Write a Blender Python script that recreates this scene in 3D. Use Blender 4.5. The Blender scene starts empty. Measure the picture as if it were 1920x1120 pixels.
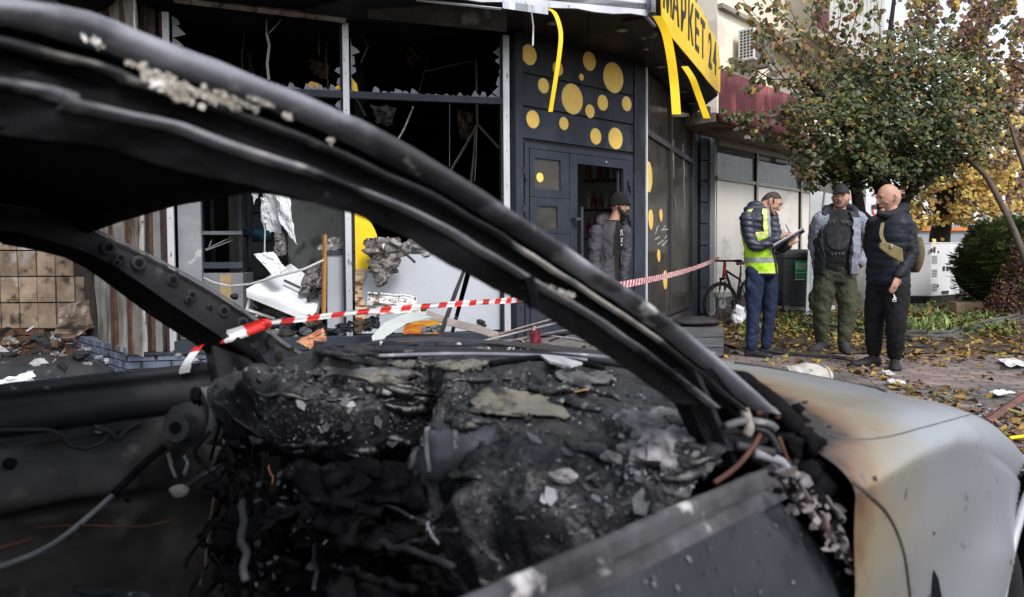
import bpy, bmesh, math, random
from mathutils import Vector, Matrix, noise
R = math.radians
rnd = random.Random(7)
SC = bpy.context.scene
COL = SC.collection
# ------------------------------------------------------------------ camera
F = 1400.0
CAM = Vector((0, 0, 1.1))
PITCH, ROLL = R(2.3), R(-0.35)
SHIFT = -24 / 1920
CM = Matrix.Rotation(R(90) - PITCH, 3, 'X') @ Matrix.Rotation(ROLL, 3, 'Z')
cd = bpy.data.cameras.new('camera')
cam = bpy.data.objects.new('camera', cd)
COL.objects.link(cam)
cam.matrix_world = Matrix.Translation(CAM) @ CM.to_4x4()
cd.sensor_width = 36
cd.lens = F / 1920 * 36
cd.shift_y = SHIFT
cd.clip_start = 0.02
cd.clip_end = 1500
cd.dof.use_dof = True
cd.dof.focus_distance = 8.6
cd.dof.aperture_fstop = 6.3
cd.dof.aperture_blades = 9
SC.camera = cam
# ------------------------------------------------------------------ light
SUN_EL, SUN_AZ = R(46), R(152)      # azimuth measured from +Y clockwise; behind the camera, to the right
w = bpy.data.worlds.new("World")
SC.world = w
w.use_nodes = True
nt = w.node_tree
for n in list(nt.nodes):
    nt.nodes.remove(n)
sky = nt.nodes.new('ShaderNodeTexSky')
sky.sky_type = 'NISHITA'
sky.sun_disc = False
sky.sun_elevation = SUN_EL
sky.sun_rotation = SUN_AZ
sky.air_density = 1.0
sky.dust_density = 1.5
sky.ozone_density = 1.0
hs = nt.nodes.new('ShaderNodeHueSaturation')
hs.inputs['Saturation'].default_value = 0.35
bg = nt.nodes.new('ShaderNodeBackground')
bg.inputs['Strength'].default_value = 0.125
wo = nt.nodes.new('ShaderNodeOutputWorld')
nt.links.new(sky.outputs[0], hs.inputs['Color'])
nt.links.new(hs.outputs[0], bg.inputs['Color'])
nt.links.new(bg.outputs[0], wo.inputs['Surface'])
sd = bpy.data.lights.new('sun', 'SUN')
sd.energy = 1.45
sd.angle = R(16)
sd.color = (1.0, 0.97, 0.93)
sun = bpy.data.objects.new('sun', sd)
COL.objects.link(sun)
sdir = Vector((math.sin(SUN_AZ) * math.cos(SUN_EL), math.cos(SUN_AZ) * math.cos(SUN_EL), math.sin(SUN_EL)))
sun.rotation_euler = sdir.to_track_quat('Z', 'Y').to_euler()
SC.view_settings.view_transform = 'Standard'
SC.view_settings.look = 'None'
SC.view_settings.exposure = 1.15
SC.view_settings.gamma = 1
SC.view_settings.use_curve_mapping = False
SC.render.engine = 'CYCLES'
SC.cycles.max_bounces = 7
SC.cycles.diffuse_bounces = 3
SC.cycles.glossy_bounces = 3
SC.cycles.transmission_bounces = 4
SC.cycles.transparent_max_bounces = 8
SC.cycles.use_denoising = True
SC.cycles.caustics_reflective = False
SC.cycles.caustics_refractive = False

# ------------------------------------------------------------------ rays through the photograph, to measure real positions
def ray(px, py):
    return CM @ Vector(((px - 960) / F, (560 - py) / F + SHIFT * 1920 / F, -1))
def P(px, py, d):                    # point seen at (px, py), d metres in front of the camera
    r = ray(px, py)
    return CAM + r * (d / r.y)
def G(px, py, z=0.0):                # point seen at (px, py) on the level z
    r = ray(px, py)
    return CAM + r * ((z - CAM.z) / r.z)

class Fr:
    """a vertical frame: x along ex, y into the wall (away from the viewer), z up"""
    def __init__(s, o, d):
        s.o = Vector((o[0], o[1], 0))
        s.ex = Vector((d[0], d[1], 0)).normalized()
        s.ey = Vector((-s.ex.y, s.ex.x, 0))
        s.ez = Vector((0, 0, 1))
    def at(s, x, y, z):
        return s.o + s.ex * x + s.ey * y + s.ez * z
    def hit(s, px, py, y=0.0):
        r = ray(px, py)
        t = ((s.o + s.ey * y) - CAM).dot(s.ey) / r.dot(s.ey)
        p = CAM + r * t - s.o
        return p.dot(s.ex), p.z
W0 = Fr((0, 0, 0), (1, 0))
class FrM:
    """frame from a full matrix"""
    def __init__(s, m):
        s.m = m
    def at(s, x, y, z):
        return s.m @ Vector((x, y, z))
def frm(loc, rot=(0, 0, 0)):
    from mathutils import Euler
    return FrM(Matrix.Translation(loc) @ Euler(rot).to_matrix().to_4x4())

class MB:
    def __init__(s):
        s.v = []; s.f = []; s.mi = []; s.cur = 0
    def add(s, vs, fs):
        b = len(s.v)
        s.v += [Vector(v) for v in vs]
        s.f += [tuple(b + i for i in f) for f in fs]
        s.mi += [s.cur] * len(fs)
        return s
    def box(s, fr, x0, x1, y0, y1, z0, z1):
        c = [fr.at(x, y, z) for x in (x0, x1) for y in (y0, y1) for z in (z0, z1)]
        return s.add(c, [(0, 2, 3, 1), (4, 5, 7, 6), (0, 1, 5, 4), (2, 6, 7, 3), (0, 4, 6, 2), (1, 3, 7, 5)])
    def prism(s, fr, pts, y0, y1):
        n = len(pts)
        c = [fr.at(x, y0, z) for x, z in pts] + [fr.at(x, y1, z) for x, z in pts]
        fs = [tuple(range(n)), tuple(range(2 * n - 1, n - 1, -1))]
        fs += [(i, i + n, (i + 1) % n + n, (i + 1) % n) for i in range(n)]
        return s.add(c, fs)
    def slab(s, pts, t, nrm=None):
        """a 3-D polygon with thickness t"""
        pts = [Vector(p) for p in pts]
        if nrm is None:
            nrm = (pts[1] - pts[0]).cross(pts[2] - pts[0])
            if nrm.length < 1e-9: nrm = Vector((0, 0, 1))
        nrm = nrm.normalized() * t
        n = len(pts)
        c = pts + [p + nrm for p in pts]
        fs = [tuple(range(n)), tuple(range(2 * n - 1, n - 1, -1))]
        fs += [(i, i + n, (i + 1) % n + n, (i + 1) % n) for i in range(n)]
        return s.add(c, fs)
    def tube(s, pts, r, seg=8, flat=1.0, up=None):
        pts = [Vector(p) for p in pts]
        n = len(pts)
        if not isinstance(r, (list, tuple)): r = [r] * n
        vs = []; fs = []
        prev = None
        for i, p in enumerate(pts):
            t = (pts[min(i + 1, n - 1)] - pts[max(i - 1, 0)])
            t = t.normalized() if t.length > 1e-9 else Vector((0, 0, 1))
            if prev is None:
                a = up if up is not None else (Vector((0, 0, 1)) if abs(t.z) < .9 else Vector((1, 0, 0)))
            else:
                a = prev
            a = (a - t * a.dot(t)).normalized()
            prev = a
            b = t.cross(a)
            for k in range(seg):
                th = 2 * math.pi * k / seg
                vs.append(p + (a * math.cos(th) * flat + b * math.sin(th)) * r[i])
        for i in range(n - 1):
            for k in range(seg):
                k2 = (k + 1) % seg
                fs.append((i * seg + k, i * seg + k2, (i + 1) * seg + k2, (i + 1) * seg + k))
        fs.append(tuple(range(seg - 1, -1, -1)))
        fs.append(tuple((n - 1) * seg + k for k in range(seg)))
        return s.add(vs, fs)
    def ribbon(s, pts, wv, t):
        """strip along pts, wv = width vector (one or a list), thickness t"""
        pts = [Vector(p) for p in pts]; n = len(pts)
        if isinstance(wv, Vector): wv = [wv] * n
        vs = []
        for i, p in enumerate(pts):
            tg = (pts[min(i + 1, n - 1)] - pts[max(i - 1, 0)])
            nn = tg.cross(wv[i])
            nn = nn.normalized() * t if nn.length > 1e-9 else Vector((0, t, 0))
            a = p - wv[i] / 2; b = p + wv[i] / 2
            vs += [a, b, b + nn, a + nn]
        fs = []
        for i in range(n - 1):
            for k in range(4):
                k2 = (k + 1) % 4
                fs.append((i * 4 + k, (i + 1) * 4 + k, (i + 1) * 4 + k2, i * 4 + k2))
        fs += [(0, 1, 2, 3), ((n - 1) * 4 + 3, (n - 1) * 4 + 2, (n - 1) * 4 + 1, (n - 1) * 4)]
        return s.add(vs, fs)
    def grid(s, fn, nu, nv, close_u=False):
        vs = [fn(i / (nu if close_u else nu - 1), j / (nv - 1)) for i in range(nu) for j in range(nv)]
        fs = []
        for i in range(nu if close_u else nu - 1):
            for j in range(nv - 1):
                a = i * nv + j; b = ((i + 1) % nu) * nv + j
                fs.append((a, b, b + 1, a + 1))
        return s.add(vs, fs)
    def disc(s, fr, cx, cz, rx, rz, y0, y1, n=28):
        return s.prism(fr, [(cx + rx * math.cos(2 * math.pi * k / n), cz + rz * math.sin(2 * math.pi * k / n)) for k in range(n)], y0, y1)
    def blobs(s, c, rx, ry, rz, nu=16, nv=10, amp=0.0, fq=6.0, seed=0, rot=None):
        c = Vector(c)
        def fn(u, v):
            th = 2 * math.pi * u; ph = math.pi * v
            d = Vector((math.cos(th) * math.sin(ph), math.sin(th) * math.sin(ph), math.cos(ph)))
            q = Vector((d.x * rx, d.y * ry, d.z * rz))
            if amp:
                q *= 1 + amp * noise.fractal(q * fq + Vector((seed, seed * 1.7, 0)), 0.8, 2.0, 4)
            if rot is not None: q = rot @ q
            return c + q
        return s.grid(fn, nu, nv, True)
    def build(s, name, mat, parent=None, smooth=False, bevel=0.0, origin=None):
        me = bpy.data.meshes.new(name)
        o = bpy.data.objects.new(name, me)
        COL.objects.link(o)
        base = Vector((0, 0, 0))
        if parent is not None:
            o.parent = parent
            base = wloc(parent)
        elif origin is not None:
            o.location = origin
            base = Vector(origin)
        me.from_pydata([v - base for v in s.v], [], s.f)
        mats = mat if isinstance(mat, (list, tuple)) else [mat]
        for m in mats: me.materials.append(m)
        if len(mats) > 1:
            me.polygons.foreach_set('material_index', s.mi)
        if smooth:
            me.polygons.foreach_set('use_smooth', [True] * len(me.polygons))
        me.update()
        if bevel:
            b = o.modifiers.new('bevel', 'BEVEL')
            b.width = bevel; b.segments = 2; b.limit_method = 'ANGLE'; b.angle_limit = R(40)
        return o
def wloc(o):
    l = Vector(o.location)
    while o.parent is not None:
        o = o.parent
        l = l + Vector(o.location)
    return l
def tag(o, label=None, cat=None, group=None, kind=None):
    if label: o['label'] = label
    if cat: o['category'] = cat
    if group: o['group'] = group
    if kind: o['kind'] = kind
    return o
def thing(name, label, cat, loc=(0, 0, 0), group=None):
    o = bpy.data.objects.new(name, None)
    o.empty_display_size = .2
    COL.objects.link(o)
    o.location = loc
    return tag(o, label, cat, group)
def solo(mb, name, mat, label, cat, origin=None, group=None, smooth=False, bevel=0.0, kind=None):
    if origin is None:
        zs = min(v.z for v in mb.v)
        n = len(mb.v)
        origin = Vector((sum(v.x for v in mb.v) / n, sum(v.y for v in mb.v) / n, zs))
    return tag(mb.build(name, mat, None, smooth, bevel, origin), label, cat, group, kind)
def copy_tree(o, parent=None):
    c = o.copy(); COL.objects.link(c); c.parent = parent
    for ch in list(o.children): copy_tree(ch, c)
    return c
def pieces(me, name, parent, mats4):
    """many alike pieces sharing one mesh"""
    base = wloc(parent) if parent is not None else Vector((0, 0, 0))
    out = []
    for m in mats4:
        o = bpy.data.objects.new(name, me)
        COL.objects.link(o)
        o.parent = parent
        o.matrix_basis = Matrix.Translation(-base) @ m
        out.append(o)
    return out
def frame_m(fr, x, y, z, sx=1, sy=1, sz=1, tilt=0):
    m = Matrix((fr.ex * sx, fr.ey * sy, fr.ez * sz)).transposed().to_4x4()
    return Matrix.Translation(fr.at(x, y, z)) @ (Matrix.Rotation(tilt, 4, fr.ey) if tilt else Matrix.Identity(4)) @ m
def unit_box(mat, bev=0.06, name='piece'):
    """unit box: x,z centred, y from 0 (face) to 1 (back), the face edges chamfered"""
    b = bev
    v = [(-.5, 1, -.5), (.5, 1, -.5), (.5, 1, .5), (-.5, 1, .5),
         (-.5, b * 2, -.5), (.5, b * 2, -.5), (.5, b * 2, .5), (-.5, b * 2, .5),
         (-.5 + b, 0, -.5 + b), (.5 - b, 0, -.5 + b), (.5 - b, 0, .5 - b), (-.5 + b, 0, .5 - b)]
    f = [(0, 3, 2, 1), (0, 1, 5, 4), (1, 2, 6, 5), (2, 3, 7, 6), (3, 0, 4, 7),
         (4, 5, 9, 8), (5, 6, 10, 9), (6, 7, 11, 10), (7, 4, 8, 11), (8, 9, 10, 11)]
    me = bpy.data.meshes.new(name)
    me.from_pydata(v, [], f)
    me.materials.append(mat)
    return me

# ------------------------------------------------------------------ materials
def M(name, c1, c2=None, scale=6.0, rough=.7, rough2=None, bump=.15, metal=0.0, c3=None, s3=20.0, t3=.62, w3=.04,
      rv=0.0, stretch=(1, 1, 1), soot=None, spec=.22, bumpscale=None, bdist=.01, emit=None, contrast=(.35, .65), c4=None, s4=3., t4=.6, coat=0, sheen=0):
    m = bpy.data.materials.new(name)
    m.use_nodes = True
    t = m.node_tree; N = t.nodes; L = t.links
    bs = N['Principled BSDF']
    bs.inputs['Metallic'].default_value = metal
    bs.inputs['Specular IOR Level'].default_value = spec
    if coat: bs.inputs['Coat Weight'].default_value = coat
    if sheen: bs.inputs['Sheen Weight'].default_value = sheen
    geo = N.new('ShaderNodeNewGeometry')
    mp = N.new('ShaderNodeMapping'); mp.inputs['Scale'].default_value = stretch
    L.new(geo.outputs['Position'], mp.inputs['Vector'])
    def nz(sc, det=6, rg=.6, vec=None):
        n = N.new('ShaderNodeTexNoise'); n.inputs['Scale'].default_value = sc
        n.inputs['Detail'].default_value = det; n.inputs['Roughness'].default_value = rg
        L.new(vec or mp.outputs[0], n.inputs['Vector']); return n
    def rng(sock, a, b, lo=0., hi=1.):
        r = N.new('ShaderNodeMapRange'); r.inputs['From Min'].default_value = a; r.inputs['From Max'].default_value = b
        r.inputs['To Min'].default_value = lo; r.inputs['To Max'].default_value = hi
        L.new(sock, r.inputs['Value']); return r.outputs[0]
    def mix(fac, a, b, blend='MIX'):
        x = N.new('ShaderNodeMix'); x.data_type = 'RGBA'; x.blend_type = blend
        if isinstance(fac, float): x.inputs[0].default_value = fac
        else: L.new(fac, x.inputs[0])
        for s_, k in ((a, 6), (b, 7)):
            if isinstance(s_, tuple): x.inputs[k].default_value = (*s_, 1)
            else: L.new(s_, x.inputs[k])
        return x.outputs[2]
    n1 = nz(scale)
    fac = rng(n1.outputs['Fac'], *contrast)
    col = mix(fac, c1, c2 if c2 is not None else tuple(c * .8 for c in c1))
    if c4 is not None:
        n4 = nz(s4, 5, .55)
        col = mix(rng(n4.outputs['Fac'], t4, t4 + .07), col, c4)
    if c3 is not None:
        n3 = nz(s3, 3, .5)
        col = mix(rng(n3.outputs['Fac'], t3, t3 + w3), col, c3)
    if rv:
        oi = N.new('ShaderNodeObjectInfo')
        hv = N.new('ShaderNodeHueSaturation')
        L.new(rng(oi.outputs['Random'], 0, 1, 1 - rv, 1 + rv), hv.inputs['Value'])
        L.new(col, hv.inputs['Color']); col = hv.outputs[0]
    if soot is not None:          # burnt from z0 (clean) to z1 (black), a ragged tide line
        z0, z1 = soot[:2]
        sx = N.new('ShaderNodeSeparateXYZ'); L.new(geo.outputs['Position'], sx.inputs[0])
        ns = nz(2.2, 7, .65)
        ad = N.new('ShaderNodeMath'); ad.operation = 'MULTIPLY_ADD'
        L.new(ns.outputs['Fac'], ad.inputs[0]); ad.inputs[1].default_value = (soot[2] if len(soot) > 2 else 1.2)
        L.new(sx.outputs[2], ad.inputs[2])
        of = (soot[2] if len(soot) > 2 else 1.2) * .5
        col = mix(rng(ad.outputs[0], z0 + of, z1 + of), col, (.008, .0075, .008))
    L.new(col, bs.inputs['Base Color'])
    if rough2 is not None:
        L.new(rng(n1.outputs['Fac'], .3, .7, rough, rough2), bs.inputs['Roughness'])
    else:
        bs.inputs['Roughness'].default_value = rough
    if bump:
        nb = nz(bumpscale or scale * 3, 8, .6)
        bp = N.new('ShaderNodeBump'); bp.inputs['Strength'].default_value = bump; bp.inputs['Distance'].default_value = bdist
        L.new(nb.outputs['Fac'], bp.inputs['Height']); L.new(bp.outputs[0], bs.inputs['Normal'])
    if emit:
        bs.inputs['Emission Color'].default_value = (*emit[:3], 1); bs.inputs['Emission Strength'].default_value = emit[3]
    return m
def GLASS(name, tint=(.8, .82, .82), dust=(.3, .3, .3), dustw=.15, rough=.03, gl=.12, opaque=0.0):
    m = bpy.data.materials.new(name); m.use_nodes = True
    t = m.node_tree; N = t.nodes; L = t.links
    for n in list(N): N.remove(n)
    out = N.new('ShaderNodeOutputMaterial')
    tr = N.new('ShaderNodeBsdfTransparent'); tr.inputs[0].default_value = (*tint, 1)
    g = N.new('ShaderNodeBsdfGlossy'); g.inputs['Roughness'].default_value = rough
    df = N.new('ShaderNodeBsdfDiffuse'); df.inputs[0].default_value = (*dust, 1)
    lw = N.new('ShaderNodeLayerWeight'); pw = N.new('ShaderNodeMath'); pw.operation = 'POWER'; L.new(lw.outputs['Facing'], pw.inputs[0]); pw.inputs[1].default_value = 4
    fz = N.new('ShaderNodeMath'); fz.operation = 'MULTIPLY_ADD'; L.new(pw.outputs[0], fz.inputs[0]); fz.inputs[1].default_value = .7; fz.inputs[2].default_value = .035
    m1 = N.new('ShaderNodeMixShader'); m2 = N.new('ShaderNodeMixShader')
    L.new(fz.outputs[0], m1.inputs[0]); L.new(tr.outputs[0], m1.inputs[1]); L.new(g.outputs[0], m1.inputs[2])
    geo = N.new('ShaderNodeNewGeometry')
    nn = N.new('ShaderNodeTexNoise'); nn.inputs['Scale'].default_value = 2.5; nn.inputs['Detail'].default_value = 8
    L.new(geo.outputs['Position'], nn.inputs['Vector'])
    r = N.new('ShaderNodeMapRange'); r.inputs['From Min'].default_value = .3; r.inputs['From Max'].default_value = .75
    r.inputs['To Min'].default_value = dustw * .6; r.inputs['To Max'].default_value = min(1, dustw * 1.5 + opaque)
    L.new(nn.outputs['Fac'], r.inputs['Value'])
    L.new(r.outputs[0], m2.inputs[0]); L.new(m1.outputs[0], m2.inputs[1]); L.new(df.outputs[0], m2.inputs[2])
    L.new(m2.outputs[0], out.inputs['Surface'])
    return m
slate = M('slate_paint', (.030, .036, .050), (.022, .026, .037), 5, .45, .6, .05, c3=(.05, .055, .065), s3=30, t3=.66)
slate_soot = M('slate_paint_sooted', (.036, .042, .058), (.024, .028, .039), 4, .5, .65, .08, soot=(2.6, 3.5, 1.1), c3=(.075, .08, .09), s3=34, t3=.68, c4=(.017, .018, .022), s4=2.2, t4=.56, stretch=(1, 1, .45))
yellow_dot = M('yellow_film', (.80, .54, .14), (.74, .48, .11), 9, .55, None, .03, soot=(3.5, 4.1, .3))
yellow_rim = M('pale_rim', (.55, .45, .22), None, 9, .5, None, 0)
yellow_board = M('yellow_composite', (.82, .55, .02), (.74, .48, .015), 4, .4, None, .04, c3=(.3, .2, .05), s3=18, t3=.72)
alu = M('aluminium', (.50, .51, .54), (.36, .37, .4), 3, .35, .5, .05, .55, c3=(.14, .13, .13), s3=22, t3=.68, stretch=(1, 1, .25))
alu_burnt = M('scorched_aluminium', (.33, .30, .28), (.17, .13, .11), 4, .5, .8, .1, .3, c3=(.03, .025, .025), s3=9, t3=.55, w3=.15)
black_soot = M('soot', (.006, .0058, .006), (.012, .011, .011), 3, .95, None, .3, bdist=.03, spec=.15)
soffit_m = M('soffit_panel', (.022, .024, .03), (.014, .015, .018), 2, .55, None, .04)
grey_panel = M('grey_board', (.22, .225, .25), (.16, .165, .18), 3, .6, None, .06, c3=(.34, .34, .35), s3=7, t3=.68, c4=(.09, .09, .095), s4=2.2, t4=.62)
white_board = M('white_board', (.62, .63, .65), (.52, .53, .56), 3, .5, None, .04, c3=(.22, .21, .2), s3=36, t3=.7)
frost_film = M('frosted_film', (.42, .44, .48), (.36, .38, .42), 1.2, .35, None, .02, c3=(.2, .2, .2), s3=26, t3=.73)
ash_grey = M('ash_grey', (.22, .21, .21), (.06, .058, .058), 14, .9, None, .5, bdist=.02, c3=(.5, .5, .5), s3=30, t3=.62)
rust = M('rusty_steel', (.10, .055, .035), (.05, .026, .018), 12, .85, None, .3)
plaster = M('scorched_plaster', (.27, .255, .24), (.15, .14, .13), 7, .85, None, .4, c3=(.06, .045, .035), s3=5, t3=.54, w3=.14, stretch=(1, 1, .35))
glass_clear = GLASS('pane', (.85, .88, .9), (.4, .4, .42), .12)
glass_shard = GLASS('sooted_shard', (.5, .5, .52), (.30, .31, .34), .55)
screw_m = M('dark_hole', (.02, .02, .02), None, 5, .6, None, 0)
wood = M('bare_wood', (.34, .20, .10), (.26, .14, .065), 9, .7, None, .1, stretch=(1, 1, .2))
oldwood = M('weathered_wood', (.10, .095, .09), (.05, .048, .046), 9, .85, None, .4, stretch=(.3, .3, 1))
rubber = M('black_rubber', (.009, .009, .010), (.016, .016, .017), 10, .7, None, .1)
white_plastic = M('white_plastic', (.6, .6, .62), (.5, .5, .52), 6, .4, None, .02)
def torus(mb, c, ax, Rr, r_, nu=40, nv=14):
    a = ax.orthogonal().normalized(); b = ax.cross(a)
    def fn(u, v):
        th, ph = 2 * math.pi * u, 2 * math.pi * v
        d = a * math.cos(th) + b * math.sin(th)
        return c + d * (Rr + r_ * math.cos(ph)) + ax * (r_ * 1.15 * math.sin(ph))
    mb.grid(fn, nu, nv, True)
# ================================================================== ground
def wobble(x, y): return .012 * noise.noise(Vector((x * .9, y * .9, 0)))
asphalt = M('dirty_ground', (.075, .068, .062), (.045, .042, .040), 1.5, .85, .95, .4, c3=(.13, .11, .09), s3=14, t3=.62, w3=.08, c4=(.10, .075, .05), s4=.8, t4=.5)
mb = MB()
mb.box(W0, -120, 160, -30, 400, -.6, -.02)
tag(mb.build('ground', asphalt), kind='structure')
# ================================================================== the burnt corner shop
PA0, PA1 = Vector((-3.30, 7.16, 0)), Vector((.103, 7.95, 0))
PB1 = Vector((1.641, 9.30, 0)); PC1 = Vector((3.07, 12.63, 0))
FA = Fr(PA0, (PA1 - PA0)); LA = (PA1 - PA0).length
FB = Fr(PA1, (PB1 - PA1)); LB = (PB1 - PA1).length
FC = Fr(PB1, (PC1 - PB1)); LC = (PC1 - PB1).length
ZS = 3.45; ZF = .2
shop = thing('corner_shop', 'burnt-out corner shop with smashed windows, slate door wall with yellow dots and a torn canopy', 'shop', (-.5, 9.5, 0))
def px_x(fr, px, py=480, y=0): return fr.hit(px, py, y)[0]
# floor, ceiling, back walls
mb = MB()
fl = [FA.at(-.3, .0, 0), FA.at(LA, 0, 0), PB1, PC1 + Vector((0, 0, 0)), Vector((3.2, 16, 0)), Vector((-4.4, 16, 0)), Vector((-4.4, 8.3, 0))]
mb.slab([Vector((p.x, p.y, ZF)) for p in fl], -.22, Vector((0, 0, 1)))
mb.build('floor', M('shop_floor', (.10, .09, .085), (.03, .028, .027), 2, .9, None, .4), shop)
mb = MB()
mb.slab([Vector((p.x, p.y, ZS + .05)) for p in fl], .2, Vector((0, 0, 1)))
mb.build('ceiling', black_soot, shop)
wall_in = M('sooted_wall', (.38, .38, .375), (.28, .28, .275), 2, .9, None, .15, soot=(1.7, 2.6, 1.3), c4=(.08, .075, .07), s4=1.5, t4=.55)
mb = MB()
mb.box(W0, -4.5, 3.3, 15.9, 16.1, 0, 3.6)
mb.box(W0, -4.6, -4.4, 8.3, 16, 0, 3.6)
mb.box(W0, 3.12, 3.3, 13.2, 16, 0, 3.6)
mb.build('wall', black_soot, shop)
# grey partition seen through the right-hand window
pf = Fr(P(540, 480, 10.2), (1, .12))
mb = MB(); mb.box(pf, 0, 1.02, 0, .12, .2 , 3.4); mb.box(pf, 1.02, 1.14, -1.2, .12, .2, 3.4)
mb.build('partition', wall_in, shop)
pf2 = Fr(P(320, 480, 11.6), (1, .05))
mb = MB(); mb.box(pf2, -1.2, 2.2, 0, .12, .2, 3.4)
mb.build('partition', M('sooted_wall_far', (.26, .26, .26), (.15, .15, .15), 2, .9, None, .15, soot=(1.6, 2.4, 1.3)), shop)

# ---- window wall: posts, transom, sill
def post(fr, pxa, pxb, py, z0, z1, depth=.05, y=-.03, mat=alu, holes=.36):
    x0, x1 = px_x(fr, pxa, py), px_x(fr, pxb, py)
    mb = MB(); mb.box(fr, x0, x1, y, y + depth, z0, z1)
    o = mb.build('window_post', mat, shop, bevel=.003)
    hb = MB(); z = z0 + .2
    while z < z1 - .1:
        hb.disc(fr, (x0 + x1) / 2, z, .006, .006, y - .002, y, 8); z += holes
    if hb.v: tag(hb.build('screw', screw_m, o), kind='stuff')
    mb = MB(); mb.box(fr, x0 - .025, x0 - .002, y + .012, y + .1, z0, z1)
    mb.build('gasket', M('maroon_edge', (.05, .015, .02), None, 5, .6, None, 0) if pxa < 320 else rubber, o)
    return o
post(FA, 305, 318, 60, ZF, ZS - .03)
post(FA, 645, 657, 300, ZF, ZS - .03)
post(FA, 943, 955, 300, ZF, ZS - .05)
mb = MB()
xa, za = FA.hit(330, 160); xb, zb = FA.hit(942, 190)
zt = (FA.hit(645, 178)[1] + zb) / 2
mb.box(FA, .12, xb + .0, -.02, .05, zt - .035, zt + .035)
mb.build('transom', slate, shop, bevel=.003)
mb = MB()
mb.box(FA, .05, LA, -.04, .10, ZF, ZF + .10)
mb.box(FA, .05, LA, -.10, -.04, ZF - .02, ZF + .02)
mb.build('window_sill', slate, shop, bevel=.004)
mb = MB(); mb.tube([P(326, -2, 6.95), P(648, 37, 7.45)], .035, 4)
mb.build('head_beam', alu_burnt, shop)
# dark pier and grey column left of the first post
mb = MB(); mb.box(FA, -.30, -.06, .0, .30, ZF, ZS)
mb.build('column', M('grey_column', (.20, .20, .205), (.12, .12, .12), 4, .8, None, .3, c3=(.20, .09, .04), s3=4, t3=.66, w3=.05, soot=(2.9, 3.6, 1.)), shop)
x0 = px_x(FA, 330, 500); x1 = px_x(FA, 374, 500)
mb = MB(); mb.box(FA, x0, x1, .12, .20, ZF + .1, FA.hit(350, 340)[1])
mb.build('side_panel', grey_panel, shop, bevel=.004)
# white films and panels low behind the glass
def fpoly(fr, pix, y, t, z=None):
    return [fr.hit(a, b, y) for a, b in pix]
mb = MB(); mb.prism(FA, fpoly(FA, [(668, 474), (738, 476), (880, 480), (872, 515), (845, 622), (668, 626)], .06, 0), .06, .08)
mb.build('window_film', frost_film, shop)
mb = MB(); mb.prism(FA, fpoly(FA, [(892, 482), (938, 484), (938, 618), (852, 622)], .05, 0), .05, .07)
mb.build('window_film', frost_film, shop)
mb = MB(); mb.prism(FA, fpoly(FA, [(614, 478), (654, 478), (654, 626), (614, 624)], .10, 0), .10, .13)
mb.build('counter_panel', M('pale_counter', (.33, .345, .38), (.28, .29, .32), 2, .5, None, .03), shop)
mb = MB(); mb.box(FA, px_x(FA, 612, 476), px_x(FA, 942, 476), .08, .5, FA.hit(640, 478, .1)[1], FA.hit(640, 470, .1)[1])
mb.build('counter_ledge', slate, shop)
# a yellow disc of window film with a bread picture below it
cx, cz = FA.hit(640, 458, .045); rad = FA.hit(640, 458 - 68, .045)[1] - cz
xl = px_x(FA, 666, 460, .045)
pts = [(cx + rad * math.cos(a), cz + rad * math.sin(a) * 1.0) for a in [R(k) for k in range(-80, 81, 8)]]
pts = [(max(x, xl), z) for x, z in pts]
mb = MB(); mb.prism(FA, [(xl, pts[0][1])] + pts + [(xl, pts[-1][1])], .040, .05)
mb.build('yellow_sticker', yellow_board, shop)
mb = MB(); mb.prism(FA, fpoly(FA, [(666, 504), (686, 503), (684, 520), (678, 540), (680, 560), (692, 578), (680, 622), (666, 622)], .034, 0), .034, .040)
mb.build('bread_picture', M('bread_print', (.42, .25, .12), (.62, .5, .4), 9, .5, None, 0, c3=(.12, .05, .03), s3=8, t3=.5, w3=.1, stretch=(1, 1, 3)), shop)

# jagged leftovers of glass round the frames
def shards(fr, line, out, n, mn, mx, mat, y=0.0, seed=1, name='broken_glass'):
    """line: two (x,z) ends, out: unit 2-D vector pointing into the opening"""
    q = random.Random(seed)
    for k in range(n):
        t0 = k / n + q.uniform(-.3, .1) / n; t1 = (k + 1) / n + q.uniform(-.1, .35) / n
        a = Vector(line[0]).lerp(Vector(line[1]), max(0, t0)); b = Vector(line[0]).lerp(Vector(line[1]), min(1, t1))
        h = q.uniform(mn, mx) * (1 if q.random() > .25 else .3)
        o = Vector(out)
        m1 = a.lerp(b, q.uniform(.15, .5)) + o * h; m2 = a.lerp(b, q.uniform(.5, .9)) + o * h * q.uniform(.35, .9)
        mb = MB(); mb.prism(fr, [tuple(a), tuple(b), tuple(m2), tuple(m1)], y + q.uniform(0, .004), y + .008 + q.uniform(0, .003))
        mb.build(name, mat, shop)
cxp = px_x(FA, 651, 120)
shards(FA, ((cxp - .035, 2.2), (cxp - .035, 3.25)), (-1, 0), 9, .03, .10, glass_shard, 0, 3)
shards(FA, ((cxp + .035, 2.72), (cxp + .035, 3.3)), (1, 0), 6, .03, .10, glass_shard, 0, 4)
shards(FA, ((xb - .01, 2.75), (xb - .01, 3.3)), (-1, 0), 5, .05, .11, glass_shard, 0, 5)
shards(FA, ((.9, zt + .03), (cxp, zt + .03)), (0, 1), 14, .01, .08, glass_shard, .012, 6)
shards(FA, ((cxp, zt + .03), (xb, zt + .03)), (0, 1), 20, .01, .10, glass_shard, .012, 8)
shards(FA, ((px_x(FA, 322, 40), 3.0), (px_x(FA, 322, 40), 3.4)), (1, 0), 4, .06, .16, glass_shard, .01, 9)
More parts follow.
